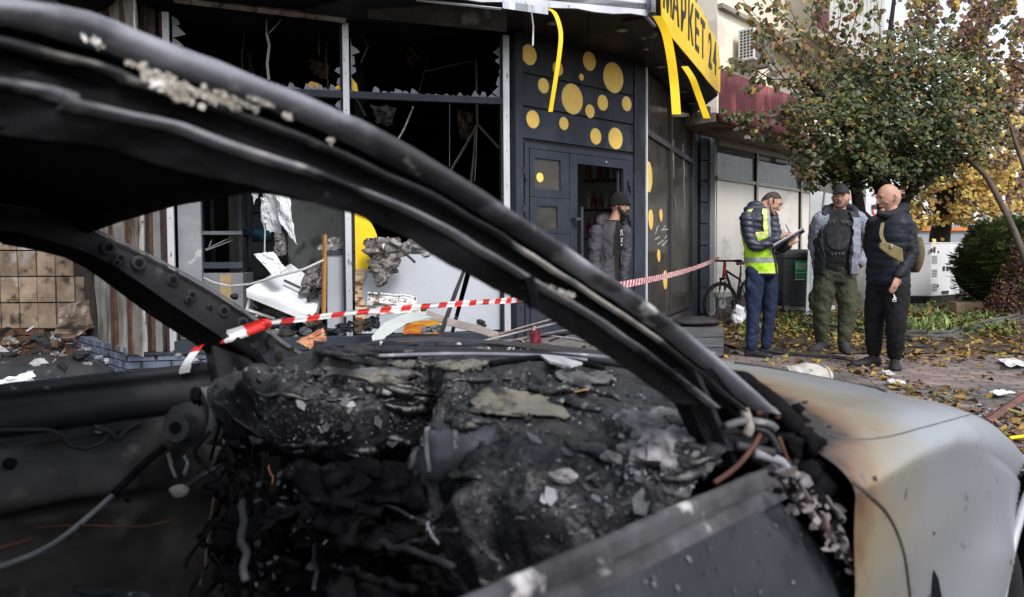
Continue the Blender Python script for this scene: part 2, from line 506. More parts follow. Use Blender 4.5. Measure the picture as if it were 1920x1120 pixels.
mb = MB(); x, z = FA.hit(637, 165); mb.prism(FA, [(x - .05, z - .01), (x + .04, z - .01), (x + .04, z + .13)], .02, .03); mb.build('broken_glass', yellow_board, shop)
mb = MB(); x, z = FA.hit(660, 170); mb.prism(FA, [(x, z - .01), (x + .06, z + .0), (x + .05, z + .07), (x, z + .13)], .02, .03); mb.build('broken_glass', yellow_board, shop)
mb = MB(); x, z = FA.hit(590, 165); mb.prism(FA, [(x - .1, z), (x + .06, z), (x + .04, z + .05), (x - .04, z + .07)], .022, .03); mb.build('broken_glass', M('orange_film', (.5, .27, .07), None, 6, .5, None, 0), shop)

# ---- door wall (slate panels with yellow dots)
ztop = ZS
xd0, xd1 = px_x(FB, 984, 480), px_x(FB, 1186, 480)     # door frame
zd = FB.hit(1080, 279)[1]
seams = [FB.hit(1080, 159)[1], FB.hit(1080, 217)[1], zd + .03]
zz = [ztop] + seams
xw0, xw1 = px_x(FB, 977, 200), px_x(FB, 1186, 200)
for k in range(3):
    mb = MB(); mb.box(FB, xw0 + .012, xw1 - .01, -.02, .1, zz[k + 1] + .010, zz[k] - .010 if k else zz[k])
    mb.build('wall_panel', slate_soot, shop, bevel=.004)
mb = MB(); mb.box(FB, xw0, xw1, .0, .14, zd, ztop); mb.build('wall_backing', rubber, shop)
mb = MB(); mb.box(FB, -.10, xw0, -.035, .16, ZF - .1, ztop); mb.build('pilaster', slate_soot, shop, bevel=.005)
mb = MB(); mb.box(FB, xw1, LB - .012, -.035, .16, ZF - .1, ztop); mb.build('pilaster', slate_soot, shop, bevel=.005)
mb = MB(); mb.box(FB, LB - .010, LB + .015, -.05, .02, 0, ztop - .05); mb.build('corner_trim', M('white_trim', (.6, .6, .62), (.4, .4, .42), 4, .4, None, .05, stretch=(1, 1, .4)), shop)
for (cx, cy, ry) in [(992, 103, 19.5), (1046, 129, 14), (1105, 115, 18), (1150, 146, 29), (1090, 145, 6.5), (1019, 161, 14.5), (1073, 186, 29),
                     (1106, 209, 13), (1130, 193, 15), (1175, 195, 14), (999, 224, 17), (1057, 232, 12.5), (1117, 256, 15.5), (1154, 260, 20.5)]:
    x, z = FB.hit(cx, cy, -.022); r = FB.hit(cx, cy - ry, -.022)[1] - z
    mb = MB(); mb.disc(FB, x, z, r, r, -.0235, -.021); o = mb.build('yellow_dot', yellow_rim, shop)
    mb = MB(); mb.disc(FB, x, z, r * .94, r * .94, -.026, -.0236); mb.build('dot_face', yellow_dot, o)
# door frame and two leaves
mb = MB()
mb.box(FB, xd0, xd1, -.01, .08, zd - .06, zd)
mb.box(FB, xd0, xd0 + .06, -.01, .08, ZF, zd - .06)
mb.box(FB, xd1 - .06, xd1, -.01, .08, ZF, zd - .06)
mb.build('door_frame', slate, shop, bevel=.004)
xm = px_x(FB, 1066, 350)
def ring(mb, fr, x0, x1, z0, z1, hx0, hx1, hz0, hz1, y0, y1):
    mb.box(fr, x0, hx0, y0, y1, z0, z1); mb.box(fr, hx1, x1, y0, y1, z0, z1)
    mb.box(fr, hx0, hx1, y0, y1, z0, hz0); mb.box(fr, hx0, hx1, y0, y1, hz1, z1)
door = MB()
ga = (px_x(FB, 1000, 320), px_x(FB, 1049, 320), FB.hit(1020, 355)[1], FB.hit(1020, 299)[1])
gb = (px_x(FB, 1006, 400), px_x(FB, 1043, 400), FB.hit(1020, 428)[1], FB.hit(1020, 387)[1])
gc = (gb[0], gb[1], .45, gb[2] - .12)
X0, X1 = xd0 + .065, xm - .004
mz = (ga[2] + gb[3]) / 2
ring(door, FB, X0, X1, mz, zd - .065, *ga, -.02, .03)
mz2 = gb[2] - .06
ring(door, FB, X0, X1, mz2, mz - .003, *gb, -.022, .028)
ring(door, FB, X0, X1, ZF + .02, mz2 - .003, *gc, -.022, .028)
dl = door.build('door', slate, shop, bevel=.004)
dark_pane = GLASS('mottled_pane', (.25, .25, .24), (.10, .095, .085), .45, .12)
for g in (ga, gb, gc):
    mb = MB(); mb.box(FB, g[0], g[1], .0, .012, g[2], g[3]); mb.build('pane', dark_pane, dl)
x, z = FB.hit(1013, 333, -.01); r = FB.hit(1013, 324, -.01)[1] - z
mb = MB(); mb.disc(FB, x, z, r, r, -.006, -.001); mb.build('yellow_dot', yellow_dot, dl)
door = MB()
hx0, hx1 = px_x(FB, 1081, 400), px_x(FB, 1167, 400)
hz1 = FB.hit(1120, 312)[1]
ring(door, FB, xm + .004, xd1 - .065, ZF + .02, zd - .065, hx0, hx1, .5, hz1, -.02, .03)
door.box(FB, hx1 - .05, hx1 - .02, .03, .06, .5, hz1)
dr = door.build('door', slate, shop, bevel=.004)
# handle bar
hx, hz = FB.hit(1091, 388, -.09); hz0 = hz - .95
mb = MB(); mb.box(FB, hx - .016, hx + .016, -.10, -.07, hz0, hz)
for q in (.14, .81): mb.box(FB, hx - .085, hx, -.10, -.075, hz - q - .018, hz - q + .018); mb.box(FB, hx - .10, hx - .07, -.1, -.02, hz - q - .018, hz - q + .018)
mb.build('handle', M('steel_handle', (.06, .065, .08), None, 5, .4, None, 0, .4), dr, bevel=.003)
for (a, b) in ((984, 322), (984, 394), (1181, 346), (1181, 410)):
    x, z = FB.hit(a, b, -.03)
    mb = MB(); mb.box(FB, x - .035, x + .03, -.05, -.012, z - .03, z + .045); mb.box(FB, x - .012, x + .03, -.055, -.012, z - .085, z - .03)
    mb.build('hinge', slate, dl if a < 1000 else dr, bevel=.004)
mb = MB(); x, z = FB.hit(1136, 304, -.02); mb.disc(FB, x, z, .012, .012, -.03, -.021, 12); mb.build('door_bolt', alu, dr)
# threshold and step
mb = MB(); mb.box(FB, .0, LB, -.45, .2, 0, ZF)
mb.build('door_step', M('concrete_step', (.16, .15, .14), (.1, .1, .1), 4, .9, None, .3), shop, bevel=.01)

# ---- side window wall
mxw = px_x(FC, 1257, 400); xe = px_x(FC, 1297, 400)
zc = FC.hit(1250, 272)[1]
zc0 = FC.hit(1258, 584)[1]
mb = MB(); mb.box(FC, .02, xe, .02, .25, 0, zc0 - .02); mb.build('plinth', slate, shop)
frame_m2 = M('bronze_frame', (.055, .056, .062), (.035, .036, .04), 5, .5, None, .05)
mb = MB()
mb.box(FC, .0, xe, -.02, .05, zc - .04, zc + .04)
mb.box(FC, .0, xe, -.02, .05, zc0 - .04, zc0 + .02)
mb.box(FC, mxw - .04, mxw + .04, -.025, .05, zc0, ZS - .02)
mb.box(FC, xe - .04, xe + .02, -.025, .05, zc0, ZS - .02)
mb.build('window_frame', frame_m2, shop, bevel=.004)
dusty = GLASS('dusty_dark_pane', (.30, .28, .26), (.085, .078, .072), .55, .10)
for (x0, x1) in ((.01, mxw - .04), (mxw + .04, xe - .04)):
    for (z0, z1) in ((zc0 + .02, zc - .04), (zc + .04, ZS - .02)):
        mb = MB(); mb.box(FC, x0, x1, .01, .02, z0, z1); mb.build('window_pane', dusty, shop)
for (cx, cy, ry) in [(1217, 332, 29), (1221, 412, 19), (1240, 404, 12), (1236, 480, 12), (1248, 525, 18)]:
    x, z = FC.hit(cx, cy, 0); r = FC.hit(cx, cy - ry, 0)[1] - z
    mb = MB(); mb.disc(FC, x, z, r, r, .002, .009); mb.build('yellow_dot', yellow_dot, shop)
tape_w = M('paper_tape', (.4, .39, .37), None, 9, .7, None, 0)
mb = MB()
for (a, b, c, d, wd) in ((1262, 262, 1263, 300, .02), (1264, 262, 1264, 335, .014), (1281, 270, 1284, 330, .02), (1283, 330, 1284, 390, .015), (1265, 366, 1268, 392, .02)):
    p, q = FC.hit(a, b, 0), FC.hit(c, d, 0)
    mb.prism(FC, [(p[0] - wd, p[1]), (p[0] + wd, p[1]), (q[0] + wd, q[1]), (q[0] - wd, q[1])], .003, .009)
tag(mb.build('paper_tape', tape_w, shop), kind='stuff')
mb = MB()
q = random.Random(3)
for k in range(9):
    a, b = q.uniform(1222, 1252), q.uniform(430, 466); ang = q.uniform(.2, 1.2); l = q.uniform(5, 14)
    p = FC.hit(a, b, 0); s = FC.hit(a + l * math.cos(ang), b - l * math.sin(ang), 0)
    mb.prism(FC, [(p[0], p[1] - .008), (s[0], s[1] - .008), (s[0], s[1] + .008), (p[0], p[1] + .008)], .0035, .009)
tag(mb.build('scratch', tape_w, shop), kind='stuff')
# cardboard standing behind the last pane
mb = MB(); x, z = FC.hit(1274, 575, .15)
mb.prism(FC, [(mxw + .75, zc0), (xe - .1, zc0), (xe - .1, zc0 + .95), (xe - .45, zc0 + .7), (mxw + .9, zc0 + .8)], .12, .14)
mb.build('cardboard', M('cardboard', (.38, .27, .17), (.3, .2, .12), 4, .85, None, .1), shop)
# recess and end column
xcol = px_x(FC, 1312, 400)
EF = Fr(FC.at(xcol, 0, 0), (.75, .66))
mb = MB(); mb.box(FC, xe + .02, xcol + .15, .03, .2, 0, ZS); mb.build('recess_wall', slate, shop)
wE = px_x(EF, 1348, 400)
mb = MB(); mb.box(EF, 0, wE - .006, .02, .6, 0, ZS); mb.build('column_core', rubber, shop)
sy = [200, 228, 264, 303, 342, 381, 421, 461, 500, 540, 600]
zs_ = [EF.hit(1330, y)[1] for y in sy]
zs_[-1] = .05
for a, b in zip(zs_[:-1], zs_[1:]):
    mb = MB(); mb.box(EF, .0, wE, -.02, .02, b + .012, a - .004)
    mb.build('column_panel', slate, shop, bevel=.005)
mb = MB(); mb.box(EF, wE - .004, wE + .05, .0, .7, 0, ZS); mb.build('column_side', slate, shop)

# ---- canopy: soffit, fascia, sign
K0 = Vector((1.34, 7.36, 0))                        # corner of the canopy
FSg = Fr(K0, (.414, .910)); LS = 4.17
FF_ = Fr(K0, (-.96, -.28))                          # x to the left, y outward
soff = thing('canopy_soffit', 'x', 'x') if False else None
KL = K0 + Vector((-.96, -.28, 0)) * 2.55
KE = FSg.at(LS, 0, 0)
# boards of the soffit, each a part
def in_soffit(z0, z1, pts, name='soffit_board'):
    mb = MB(); mb.slab([Vector((p[0], p[1], z0)) for p in pts], z1 - z0, Vector((0, 0, 1))); return mb.build(name, soffit_m, shop)
inner = [FA.at(LA - 2.35, -.03, 0), PA1, PB1, FC.at(LC * .99, -.02, 0)]
outer = [KL, FF_.at(1.25, 0, 0), K0, KE]
def lp(a, b, t): return a.lerp(b, t)
strips = []
cells = [(inner[0], inner[1], outer[0], outer[1], 3), (inner[1], inner[2], outer[1], outer[2], 2), (inner[2], inner[3], outer[2], outer[3], 4)]
for (ia, ib, oa, ob, n) in cells:
    for k in range(n):
        a, b = k / n, (k + 1) / n
        for (u, v) in ((0, .5), (.5, 1)):
            g = .006
            p = [lp(lp(ia, ib, a), lp(oa, ob, a), u), lp(lp(ia, ib, b), lp(oa, ob, b), u), lp(lp(ia, ib, b), lp(oa, ob, b), v), lp(lp(ia, ib, a), lp(oa, ob, a), v)]
            c = sum(p, Vector()) / 4
            p = [c + (x - c) * .988 for x in p]
            in_soffit(ZS, ZS + .02, p)
mb = MB(); pts = [FA.at(-.9, -.5, 0), FA.at(-.9, .3, 0), FA.at(LA, .1, 0), PB1 + Vector((-.1, .3, 0)), PC1, KE, K0, KL + Vector((0, 0, 0))]
mb.slab([Vector((p.x, p.y, ZS + .03)) for p in pts], .06, Vector((0, 0, 1))); mb.build('canopy_deck', black_soot, shop)
lampm = M('lamp_glass', (.45, .46, .48), None, 5, .2, None, 0)
for (a, b) in ((1038, 42), (1168, 55), (1215, 90), (1240, 124), (1280, 171), (1297, 193)):
    p = G(a, b, ZS)
    mb = MB()
    ring_ = [(math.cos(2 * math.pi * k / 20), math.sin(2 * math.pi * k / 20)) for k in range(20)]
    mb.slab([p + Vector((.075 * c, .075 * s, -.012)) for c, s in ring_], .012, Vector((0, 0, 1)))
    o = mb.build('downlight', M('chrome_ring', (.12, .12, .13), None, 5, .4, None, 0, .5), shop)
    mb = MB(); mb.slab([p + Vector((.045 * c, .045 * s, -.018)) for c, s in ring_], .005, Vector((0, 0, 1))); mb.build('lens', lampm, o)
# fascia (left part, sheet metal band)
mb = MB()
def ffx(px, py): return FF_.hit(px, py)[0]
L1 = 2.6
npt = 14
ptsT = [(L1 * k / npt, ZS - .03 + (.012 * math.sin(k * 1.9)) + (-.0)) for k in range(npt + 1)]
mb.prism(FF_, [(.0, ZS + .55)] + ptsT + [(L1, ZS + .55)], -.03, .0)
fas = mb.build('fascia', M('dented_fascia', (.52, .53, .58), (.40, .41, .45), 2.5, .4, .6, .12, .2, c3=(.08, .08, .09), s3=8, t3=.7, c4=(.14, .14, .15), s4=2.6, t4=.62), shop)
mb = MB(); mb.box(FF_, 0, L1 - .2, -.045, -.031, ZS - .01, ZS + .01); mb.build('fascia_lip', alu, shop)
hm = MB()
for k in range(9): hm.box(FF_, .12 + k * .27, .12 + k * .27 + .10, -.036, -.031, ZS + .105, ZS + .125)
tag(hm.build('slot', screw_m, fas), kind='stuff')
mb = MB(); mb.box(FF_, -.03, .015, -.06, .10, ZS - .02, ZS + .8); mb.build('corner_post', M('corner_steel', (.4, .4, .43), (.08, .08, .09), 6, .5, None, .1), shop)
# white return next to the sign
mb = MB(); mb.prism(FSg, [(.02, ZS - .02), (.42, ZS - .02), (.30, ZS + .75), (.02, ZS + .75)], .02, .05); mb.build('fascia_return', white_board, shop)
# the sign
sign = thing('shop_sign', 'torn yellow shop sign board with dark Cyrillic letters above the side window', 'sign', FSg.at(2.2, -.05, ZS))
xs0, xs1 = .36, 3.98
zb0, zb1 = ZS - .04, ZS + .74
q = random.Random(5)
pts = [(xs0, zb0)]
for k in range(1, 10): pts.append((xs0 + (xs1 - xs0) * k / 10, zb0 + q.uniform(-.006, .006)))
pts += [(xs1, zb0 + .03), (xs1 + .02, zb1 - .35), (xs1 - .15, zb1 - .12), (xs1 - .5, zb1 - .05), (xs1 - .95, zb1 - .07), (xs1 - 1.1, zb1), (xs0 - .1, zb1)]
mb = MB(); mb.prism(FSg, pts, -.06, -.045)
mb.build('board', yellow_board, sign)
def text_mesh(s, size, mat, m4, name, parent, ext=.004, cw=1.0, bold=0.0):
    cu = bpy.data.curves.new(name, 'FONT'); cu.body = s; cu.size = size; cu.extrude = ext; cu.offset = bold
    to = bpy.data.objects.new(name, cu); COL.objects.link(to)
    bpy.context.view_layer.update()
    dg = bpy.context.evaluated_depsgraph_get()
    me = bpy.data.meshes.new_from_object(to.evaluated_get(dg))
    bpy.data.objects.remove(to)
    base = wloc(parent)
    me.transform(Matrix.Translation(-base) @ m4 @ Matrix.Diagonal((cw, 1, 1, 1)))
    me.materials.clear(); me.materials.append(mat)
    o = bpy.data.objects.new(name, me); COL.objects.link(o); o.parent = parent
    return o
def txt_m(fr, x, y, z, ex=None):
    return Matrix.Translation(fr.at(x, y, z)) @ Matrix((fr.ex, fr.ez, -fr.ey)).transposed().to_4x4()
letter_m = M('letter_film', (.018, .02, .028), None, 8, .5, None, .02)
for ch, x in (('М', .33), ('А', .78), ('Р', 1.20), ('К', 1.60), ('Е', 2.02), ('Т', 2.40), ('2', 2.98), ('4', 3.36)):
    text_mesh(ch, .64, letter_m, txt_m(FSg, x, -.064, ZS + .17), 'letter', sign, .003, .80, .010)
# broken light box behind the sign's far end
crump = M('torn_backing', (.06, .06, .065), (.02, .02, .022), 6, .6, None, .4, c3=(.3, .3, .32), s3=6, t3=.64)
mb = MB()
mb.box(FSg, .1, 3.9, .06, .3, ZS - .02, ZS + .5)
mb.build('sign_box', crump, shop)
q = random.Random(12)
for k in range(7):
    x = 2.7 + k * .2; z = ZS + .55 + q.uniform(-.1, .15)
    mb = MB(); c = FSg.at(x, q.uniform(-.02, .1), z)
    def fn(u, v, c=c, k=k):
        return c + FSg.ex * ((u - .5) * .34) + FSg.ez * ((v - .5) * .35) + FSg.ey * (.09 * noise.noise(Vector((u * 3 + k, v * 3, k))))
    mb.grid(fn, 9, 9); o = mb.build('torn_sheet', crump, shop)
    o.modifiers.new('solid', 'SOLIDIFY').thickness = .004
# yellow strips hanging from the canopy
def strip(name, pix, wpx, label):
    pts = [P(*a) for a in pix]
    mb = MB(); r = (P(960 + wpx, 300, pix[0][2]) - P(960, 300, pix[0][2]))
    # finer interpolation
    fine = []
    for i in range(len(pts) - 1):
        p0 = pts[max(i - 1, 0)]; p1 = pts[i]; p2 = pts[i + 1]; p3 = pts[min(i + 2, len(pts) - 1)]
        for j in range(5):
            t = j / 5
            fine.append(.5 * ((2 * p1) + (p2 - p0) * t + (2 * p0 - 5 * p1 + 4 * p2 - p3) * t * t + (3 * p1 - p0 - 3 * p2 + p3) * t ** 3))
    fine.append(pts[-1])
    mb.ribbon(fine, r, .012)
    return solo(mb, name, [yellow_board], label, 'sign strip', origin=pts[0])
strip('yellow_strip', [(1022, 17, 7.1), (1040, 26, 7.08), (1051, 60, 7.06), (1049, 100, 7.05), (1040, 160, 7.07), (1032, 210, 7.1)], 8, 'thin yellow strip curling down over the dotted door wall')
strip('yellow_strip', [(1232, 30, 7.45), (1248, 62, 7.5), (1258, 110, 7.55), (1264, 160, 7.6), (1268, 215, 7.6)], 17, 'wide yellow strip hanging straight from the near end of the sign')
strip('yellow_strip', [(1283, 125, 8.9), (1298, 148, 8.9), (1310, 180, 8.95), (1325, 222, 9.0)], 13, 'shorter yellow strip bent sideways below the middle of the sign')
mb = MB(); mb.tube([P(985, 2, 6.95), P(996, 20, 6.95), P(1000, 50, 7.), P(999, 86, 7.)], .008, 6)
solo(mb, 'hanging_wire', white_plastic, 'single white cable dangling in front of the topmost left yellow dot', 'cable')
mb = MB()
mb.grid(lambda u, v: P(942 + u * 85, 2 + v * 14 + u * 12, 6.9 + .05 * math.sin(u * 7)), 8, 3)
o = solo(mb, 'torn_trim', alu, 'bent pale metal trim sticking out below the fascia', 'metal trim'); o.modifiers.new('s', 'SOLIDIFY').thickness = .006
# dark charred box between fascia and windows
mb = MB(); mb.slab([P(693, -30, 7.0), P(690, 32, 7.3), P(950, 58, 7.3), P(950, -20, 6.9)], .02)
mb.build('burnt_soffit', M('burnt_soffit', (.075, .07, .068), (.02, .02, .02), 3, .8, None, .2, c3=(.15, .14, .14), s3=3, t3=.6, w3=.1), shop)
mb = MB(); mb.tube([P(780, 0, 6.85), P(940, 17, 6.9)], .012, 4); mb.build('trim_rail', alu, shop)
# ================================================================== blue brick base, burnt side wall, tiled wall (left)
bluebrick = M('blue_painted_brick', (.115, .135, .19), (.085, .10, .145), 6, .6, None, .15, c3=(.035, .035, .04), s3=7, t3=.6, w3=.1, rv=.18, c4=(.3, .3, .32), s4=16, t4=.68)
mortar = M('mortar', (.04, .04, .045), (.02, .02, .02), 9, .9, None, .3)
bb = unit_box(bluebrick, .07, 'brick')
base_w = thing('brick_plinth', 'low blue painted brick plinth under the shop window and side wall', 'brick plinth', FA.at(-.3, .1, 0))
K1 = FA.at(-.36, -.10, 0)
FL = Fr(K1 + Vector((-.708, .706, 0)) * 1.6, (.708, -.706))     # side wall, x towards the corner
FP = Fr(K1, (PA1 - PA0))
mb = MB(); mb.box(FP, .01, LA + .2, .012, .3, -.02, ZF - .03); mb.box(FL, 0, 1.6, .012, .3, -.02, ZF + .0)
mb.build('mortar_bed', mortar, base_w)
ms = []
for row in range(4):
    z = -.02 + row * .072 + .034
    L = 3.4; x = -(row % 2) * .13
    while x < L:
        x0, x1 = max(x, 0), min(x + .255, L)
        if x1 - x0 > .04 and z < ZF - .01: ms.append(frame_m(FP, (x0 + x1) / 2, rnd.uniform(-.003, .003), z, x1 - x0 - .008, .1, .064))
        x += .262
for row in range(4):
    z = -.02 + row * .072 + .034; x = -(row % 2) * .13
    while x < 1.6:
        x0, x1 = max(x, 0), min(x + .255, 1.6)
        if x1 - x0 > .04: ms.append(frame_m(FL, (x0 + x1) / 2, rnd.uniform(-.003, .003), z, x1 - x0 - .008, .1, .064))
        x += .262
pieces(bb, 'brick', base_w, ms)
mb = MB(); mb.box(FP, -.02, 3.4, -.02, .3, ZF - .02, ZF); mb.build('sill_slab', slate, base_w, bevel=.004)
# burnt side wall: plaster sheets between rusty studs
side = thing('stripped_side_wall', 'scorched side wall of pale sheets between rusty studs left of the shop window', 'wall', FL.at(1.2, .1, ZF))
zt_ = 3.5
def xs_(px): return px_x(FL, px, 550)
mb = MB(); mb.box(FL, 0, 1.58, .10, .3, ZF, zt_); mb.build('wall', M('charred_core', (.06, .05, .045), (.02, .018, .017), 5, .9, None, .4), side)
edges = [176, 206, 214, 237, 244, 262]
xsE = [xs_(e) for e in edges]
mb = MB()
def wavy(fr, x0, x1, z0, z1, y, amp, seed):
    def fn(u, v):
        x = x0 + (x1 - x0) * u; z = z0 + (z1 - z0) * v
        return fr.at(x, y + amp * noise.noise(Vector((x * 5, z * 3, seed))) - amp * .5, z)
    return fn
for a, b, sd_ in ((xsE[0], xsE[1], 1), (xsE[2], xsE[3], 2), (xsE[4], xsE[5], 3)):
    m_ = MB(); m_.grid(wavy(FL, a, b, ZF + .01, zt_, .03, .03, sd_), 6, 40); o = m_.build('plaster_sheet', plaster, side); o.modifiers.new('s', 'SOLIDIFY').thickness = .012
for a, b in ((xsE[1], xsE[2]), (xsE[3], xsE[4])):
    m_ = MB(); m_.box(FL, a, b, -.0, .05, ZF, zt_); m_.build('stud', rust, side, bevel=.003)
foam = M('white_foam', (.62, .62, .61), (.42, .40, .38), 14, .8, None, .5, c3=(.08, .07, .06), s3=12, t3=.62, w3=.1)
FA_l = lambda px: px_x(FA, px, 550)
def strip_v(px0, px1, mat, name, y0=-.02, z1=zt_, nn=40, amp=.02):
    a, b = FA_l(px0), FA_l(px1)
    m_ = MB(); m_.grid(wavy(FA, a, b, ZF + .01, z1, y0, amp, px0), 5, nn); o = m_.build(name, mat, side)
    o.modifiers.new('s', 'SOLIDIFY').thickness = .03
strip_v(259, 275, foam, 'foam_strip', -.05, amp=.05)
strip_v(277, 284, M('charred_timber', (.03, .025, .022), (.015, .014, .013), 9, .9, None, .3), 'timber')
strip_v(284, 290, rust, 'stud')
# ---- tiled wall further back on the left
tile_m = M('scorched_tile', (.27, .205, .15), (.14, .105, .08), 4, .5, .7, .1, c3=(.05, .035, .028), s3=7, t3=.55, w3=.16, rv=.3, c4=(.34, .29, .265), s4=2.0, t4=.57)
TW = Fr((-7.0, 8.75, 0), (1, 0))
tiled = thing('tiled_wall', 'scorched wall of large square beige tiles above red brick, seen inside the far car window', 'wall', (-5.6, 8.9, 0))
mb = MB(); mb.box(TW, 0, 2.8, .03, .3, 0, 3.6); mb.build('wall', M('black_grout', (.035, .028, .024), (.02, .017, .015), 6, .9, None, .3), tiled)
tl = unit_box(tile_m, .035, 'tile')
tw_ = TW.hit(89, 540)[0] - TW.hit(54, 540)[0]
xg = TW.hit(34, 540)[0]
zrow = [TW.hit(60, y)[1] for y in (617, 568, 519, 470)]
th = zrow[1] - zrow[0]
ms = []
for i in range(-6, 5):
    for j in range(0, 9):
        if i >= 3 and (i * 7 + j * 3) % 4 != 0: continue
        x = xg + tw_ * i + tw_ / 2
        ms.append(frame_m(TW, x + rnd.uniform(-.003, .003), rnd.uniform(-.006, .012), zrow[0] + th * (j + .5) + rnd.uniform(-.002, .002), tw_ - .016, .03, th - .016, rnd.uniform(-.006, .006)))
pieces(tl, 'tile', tiled, ms)
redbrick = M('old_brick', (.14, .065, .035), (.075, .035, .022), 6, .85, None, .3, c3=(.025, .02, .018), s3=6, t3=.56, w3=.1, rv=.35, c4=(.42, .27, .09), s4=3.2, t4=.6)
rb = unit_box(redbrick, .05, 'brick')
ms = []
for j in range(8):
    z = zrow[0] - .04 - j * .078; x = 0 + (j % 2) * .12
    if z < 0: break
    while x < 2.75:
        if rnd.random() > .06: ms.append(frame_m(TW, x + .12, .0 + rnd.uniform(-.005, .02), z, .235, .06, .066))
        x += .25
pieces(rb, 'brick', tiled, ms)
mb = MB()
a = TW.hit(17, 640)[0]; mb.box(TW, a, a + .10, -.06, .0, 0, zrow[0] - .01); mb.build('timber_post', M('brown_timber', (.09, .05, .03), (.05, .03, .02), 5, .8, None, .3), tiled)
# dark return wall between the tiled wall and the side wall
mb = MB(); mb.box(W0, -4.9, -4.25, 8.8, 9.4, 0, 3.6)
solo(mb, 'charred_wall', M('charred_masonry', (.10, .085, .07), (.025, .022, .02), 5, .9, None, .7, bdist=.04, c3=(.25, .23, .2), s3=12, t3=.64), 'charred masonry corner between the beige tiles and the studs', 'wall')
# crumpled brown sheet + rubble there
def crumple(c, ex, ez, ux, uz, amp, fq, seed, n=14, ny=None):
    ey = ex.cross(ez).normalized()
    def fn(u, v):
        q = Vector((u * fq, v * fq, seed))
        return c + ex * ((u - .5) * ux) + ez * ((v - .5) * uz) + ey * (amp * noise.fractal(q, .9, 2.0, 3)) + (ex * noise.noise(q + Vector((9, 0, 0))) + ez * noise.noise(q + Vector((0, 9, 0)))) * amp * .6
    mb = MB(); mb.grid(fn, n, n); return mb
def sheet(name, mat, label, cat, c, ex, ez, ux, uz, amp=.05, fq=2.5, seed=0, th=.006, n=14, group=None):
    mb = crumple(c, ex, ez, ux, uz, amp, fq, seed, n)
    o = solo(mb, name, mat, label, cat, smooth=False, group=group)
    o.modifiers.new('s', 'SOLIDIFY').thickness = th
    return o
ez = Vector((0, 0, 1))
sheet('crumpled_sheet', M('heat_browned_sheet', (.20, .165, .14), (.09, .06, .045), 3, .5, .7, .1, .3, c3=(.4, .38, .36), s3=5, t3=.64, w3=.1), 'crumpled heat-browned metal sheet leaning near the charred corner', 'metal sheet',
      P(150, 598, 8.0), Vector((.95, .3, .12)).normalized(), Vector((.12, .2, .95)).normalized(), .42, .34, .12, 1.7, 4, n=18)
mb = MB(); mb.tube([P(117, 600, 8.1), P(119, 690, 8.2)], .02, 8)
solo(mb, 'thin_post', M('pale_stake', (.2, .14, .09), None, 6, .8, None, .1), 'short pale stake below the crumpled brown sheet', 'post')
def rock(c, r, seed, amp=.5, sq=(1, 1, .6), nu=12, nv=8):
    m_ = MB(); m_.blobs(c, r * sq[0], r * sq[1], r * sq[2], nu, nv, amp, 2.2 / max(r, .02) * .5, seed); return m_
blackfab = M('black_tarp', (.018, .019, .022), (.035, .035, .04), 7, .6, .9, .5, bdist=.02, c3=(.12, .12, .13), s3=14, t3=.68)
mb = rock(P(60, 706, 7.2), .62, 3, .35, (1.15, .5, .32), 30, 18)
solo(mb, 'burnt_tarp', blackfab, 'heap of black burnt tarpaulin below the tiled wall', 'tarpaulin', smooth=True)
mb = rock(P(150, 700, 7.4), .32, 5, .5, (1.0, .5, .35), 26, 16)
solo(mb, 'burnt_cloth', M('burnt_cloth', (.03, .032, .04), (.06, .065, .08), 6, .7, None, .5), 'smaller dark blue-black cloth bundle at the foot of the blue brick plinth', 'cloth', smooth=True)
sheet('melted_sheet', white_board, 'white melted plastic piece lying on the black tarpaulin', 'plastic piece', P(28, 713, 6.3), Vector((.95, .2, .25)).normalized(), Vector((-.2, .3, .4)).normalized(), .3, .1, .04, 3, 2)
sheet('melted_sheet', M('film_scrap', (.4, .4, .42), (.2, .2, .22), 8, .3, None, .1), 'crinkled clear film hanging beside the pale stake', 'film', P(104, 655, 8.1), Vector((1, 0, 0)), ez, .1, .36, .06, 6, 8)
sheet('melted_sheet', M('film_scrap2', (.4, .4, .42), (.2, .2, .22), 8, .3, None, .1), 'pale scrap standing next to the blue-black cloth bundle', 'scrap', P(165, 700, 7.1), Vector((.8, .3, 0)).normalized(), ez, .08, .2, .04, 6, 9)
# columns seen above the car roof, top left
mb = MB(); mb.prism(Fr(P(108, 0, 8.0), (1, 0)), [(0, 3.72), (.28, 3.72), (.26, 4.4), (-.02, 4.4)], 0, .03)
solo(mb, 'torn_banner', M('red_banner', (.22, .02, .04), (.3, .12, .13), 8, .6, None, .1, stretch=(4, 1, .5)), 'torn red and white banner scrap at the top left above the car roof', 'banner')
# canopy left part over the side wall so that the sky does not show
mb = MB(); mb.box(W0, -7.2, -1.7, 7.3, 16.2, 3.52, 3.9)
solo(mb, 'roof_slab', black_soot, 'black sooted roof slab over the burnt left side of the shop', 'roof')
mb = MB(); mb.box(W0, -7.2, -4.4, 9.1, 9.3, 0, 3.5)
mb.box(W0, -7.3, -7.0, 6.5, 9.3, 0, 3.5)
solo(mb, 'back_wall', black_soot, 'black sooted wall behind the tiles', 'wall')

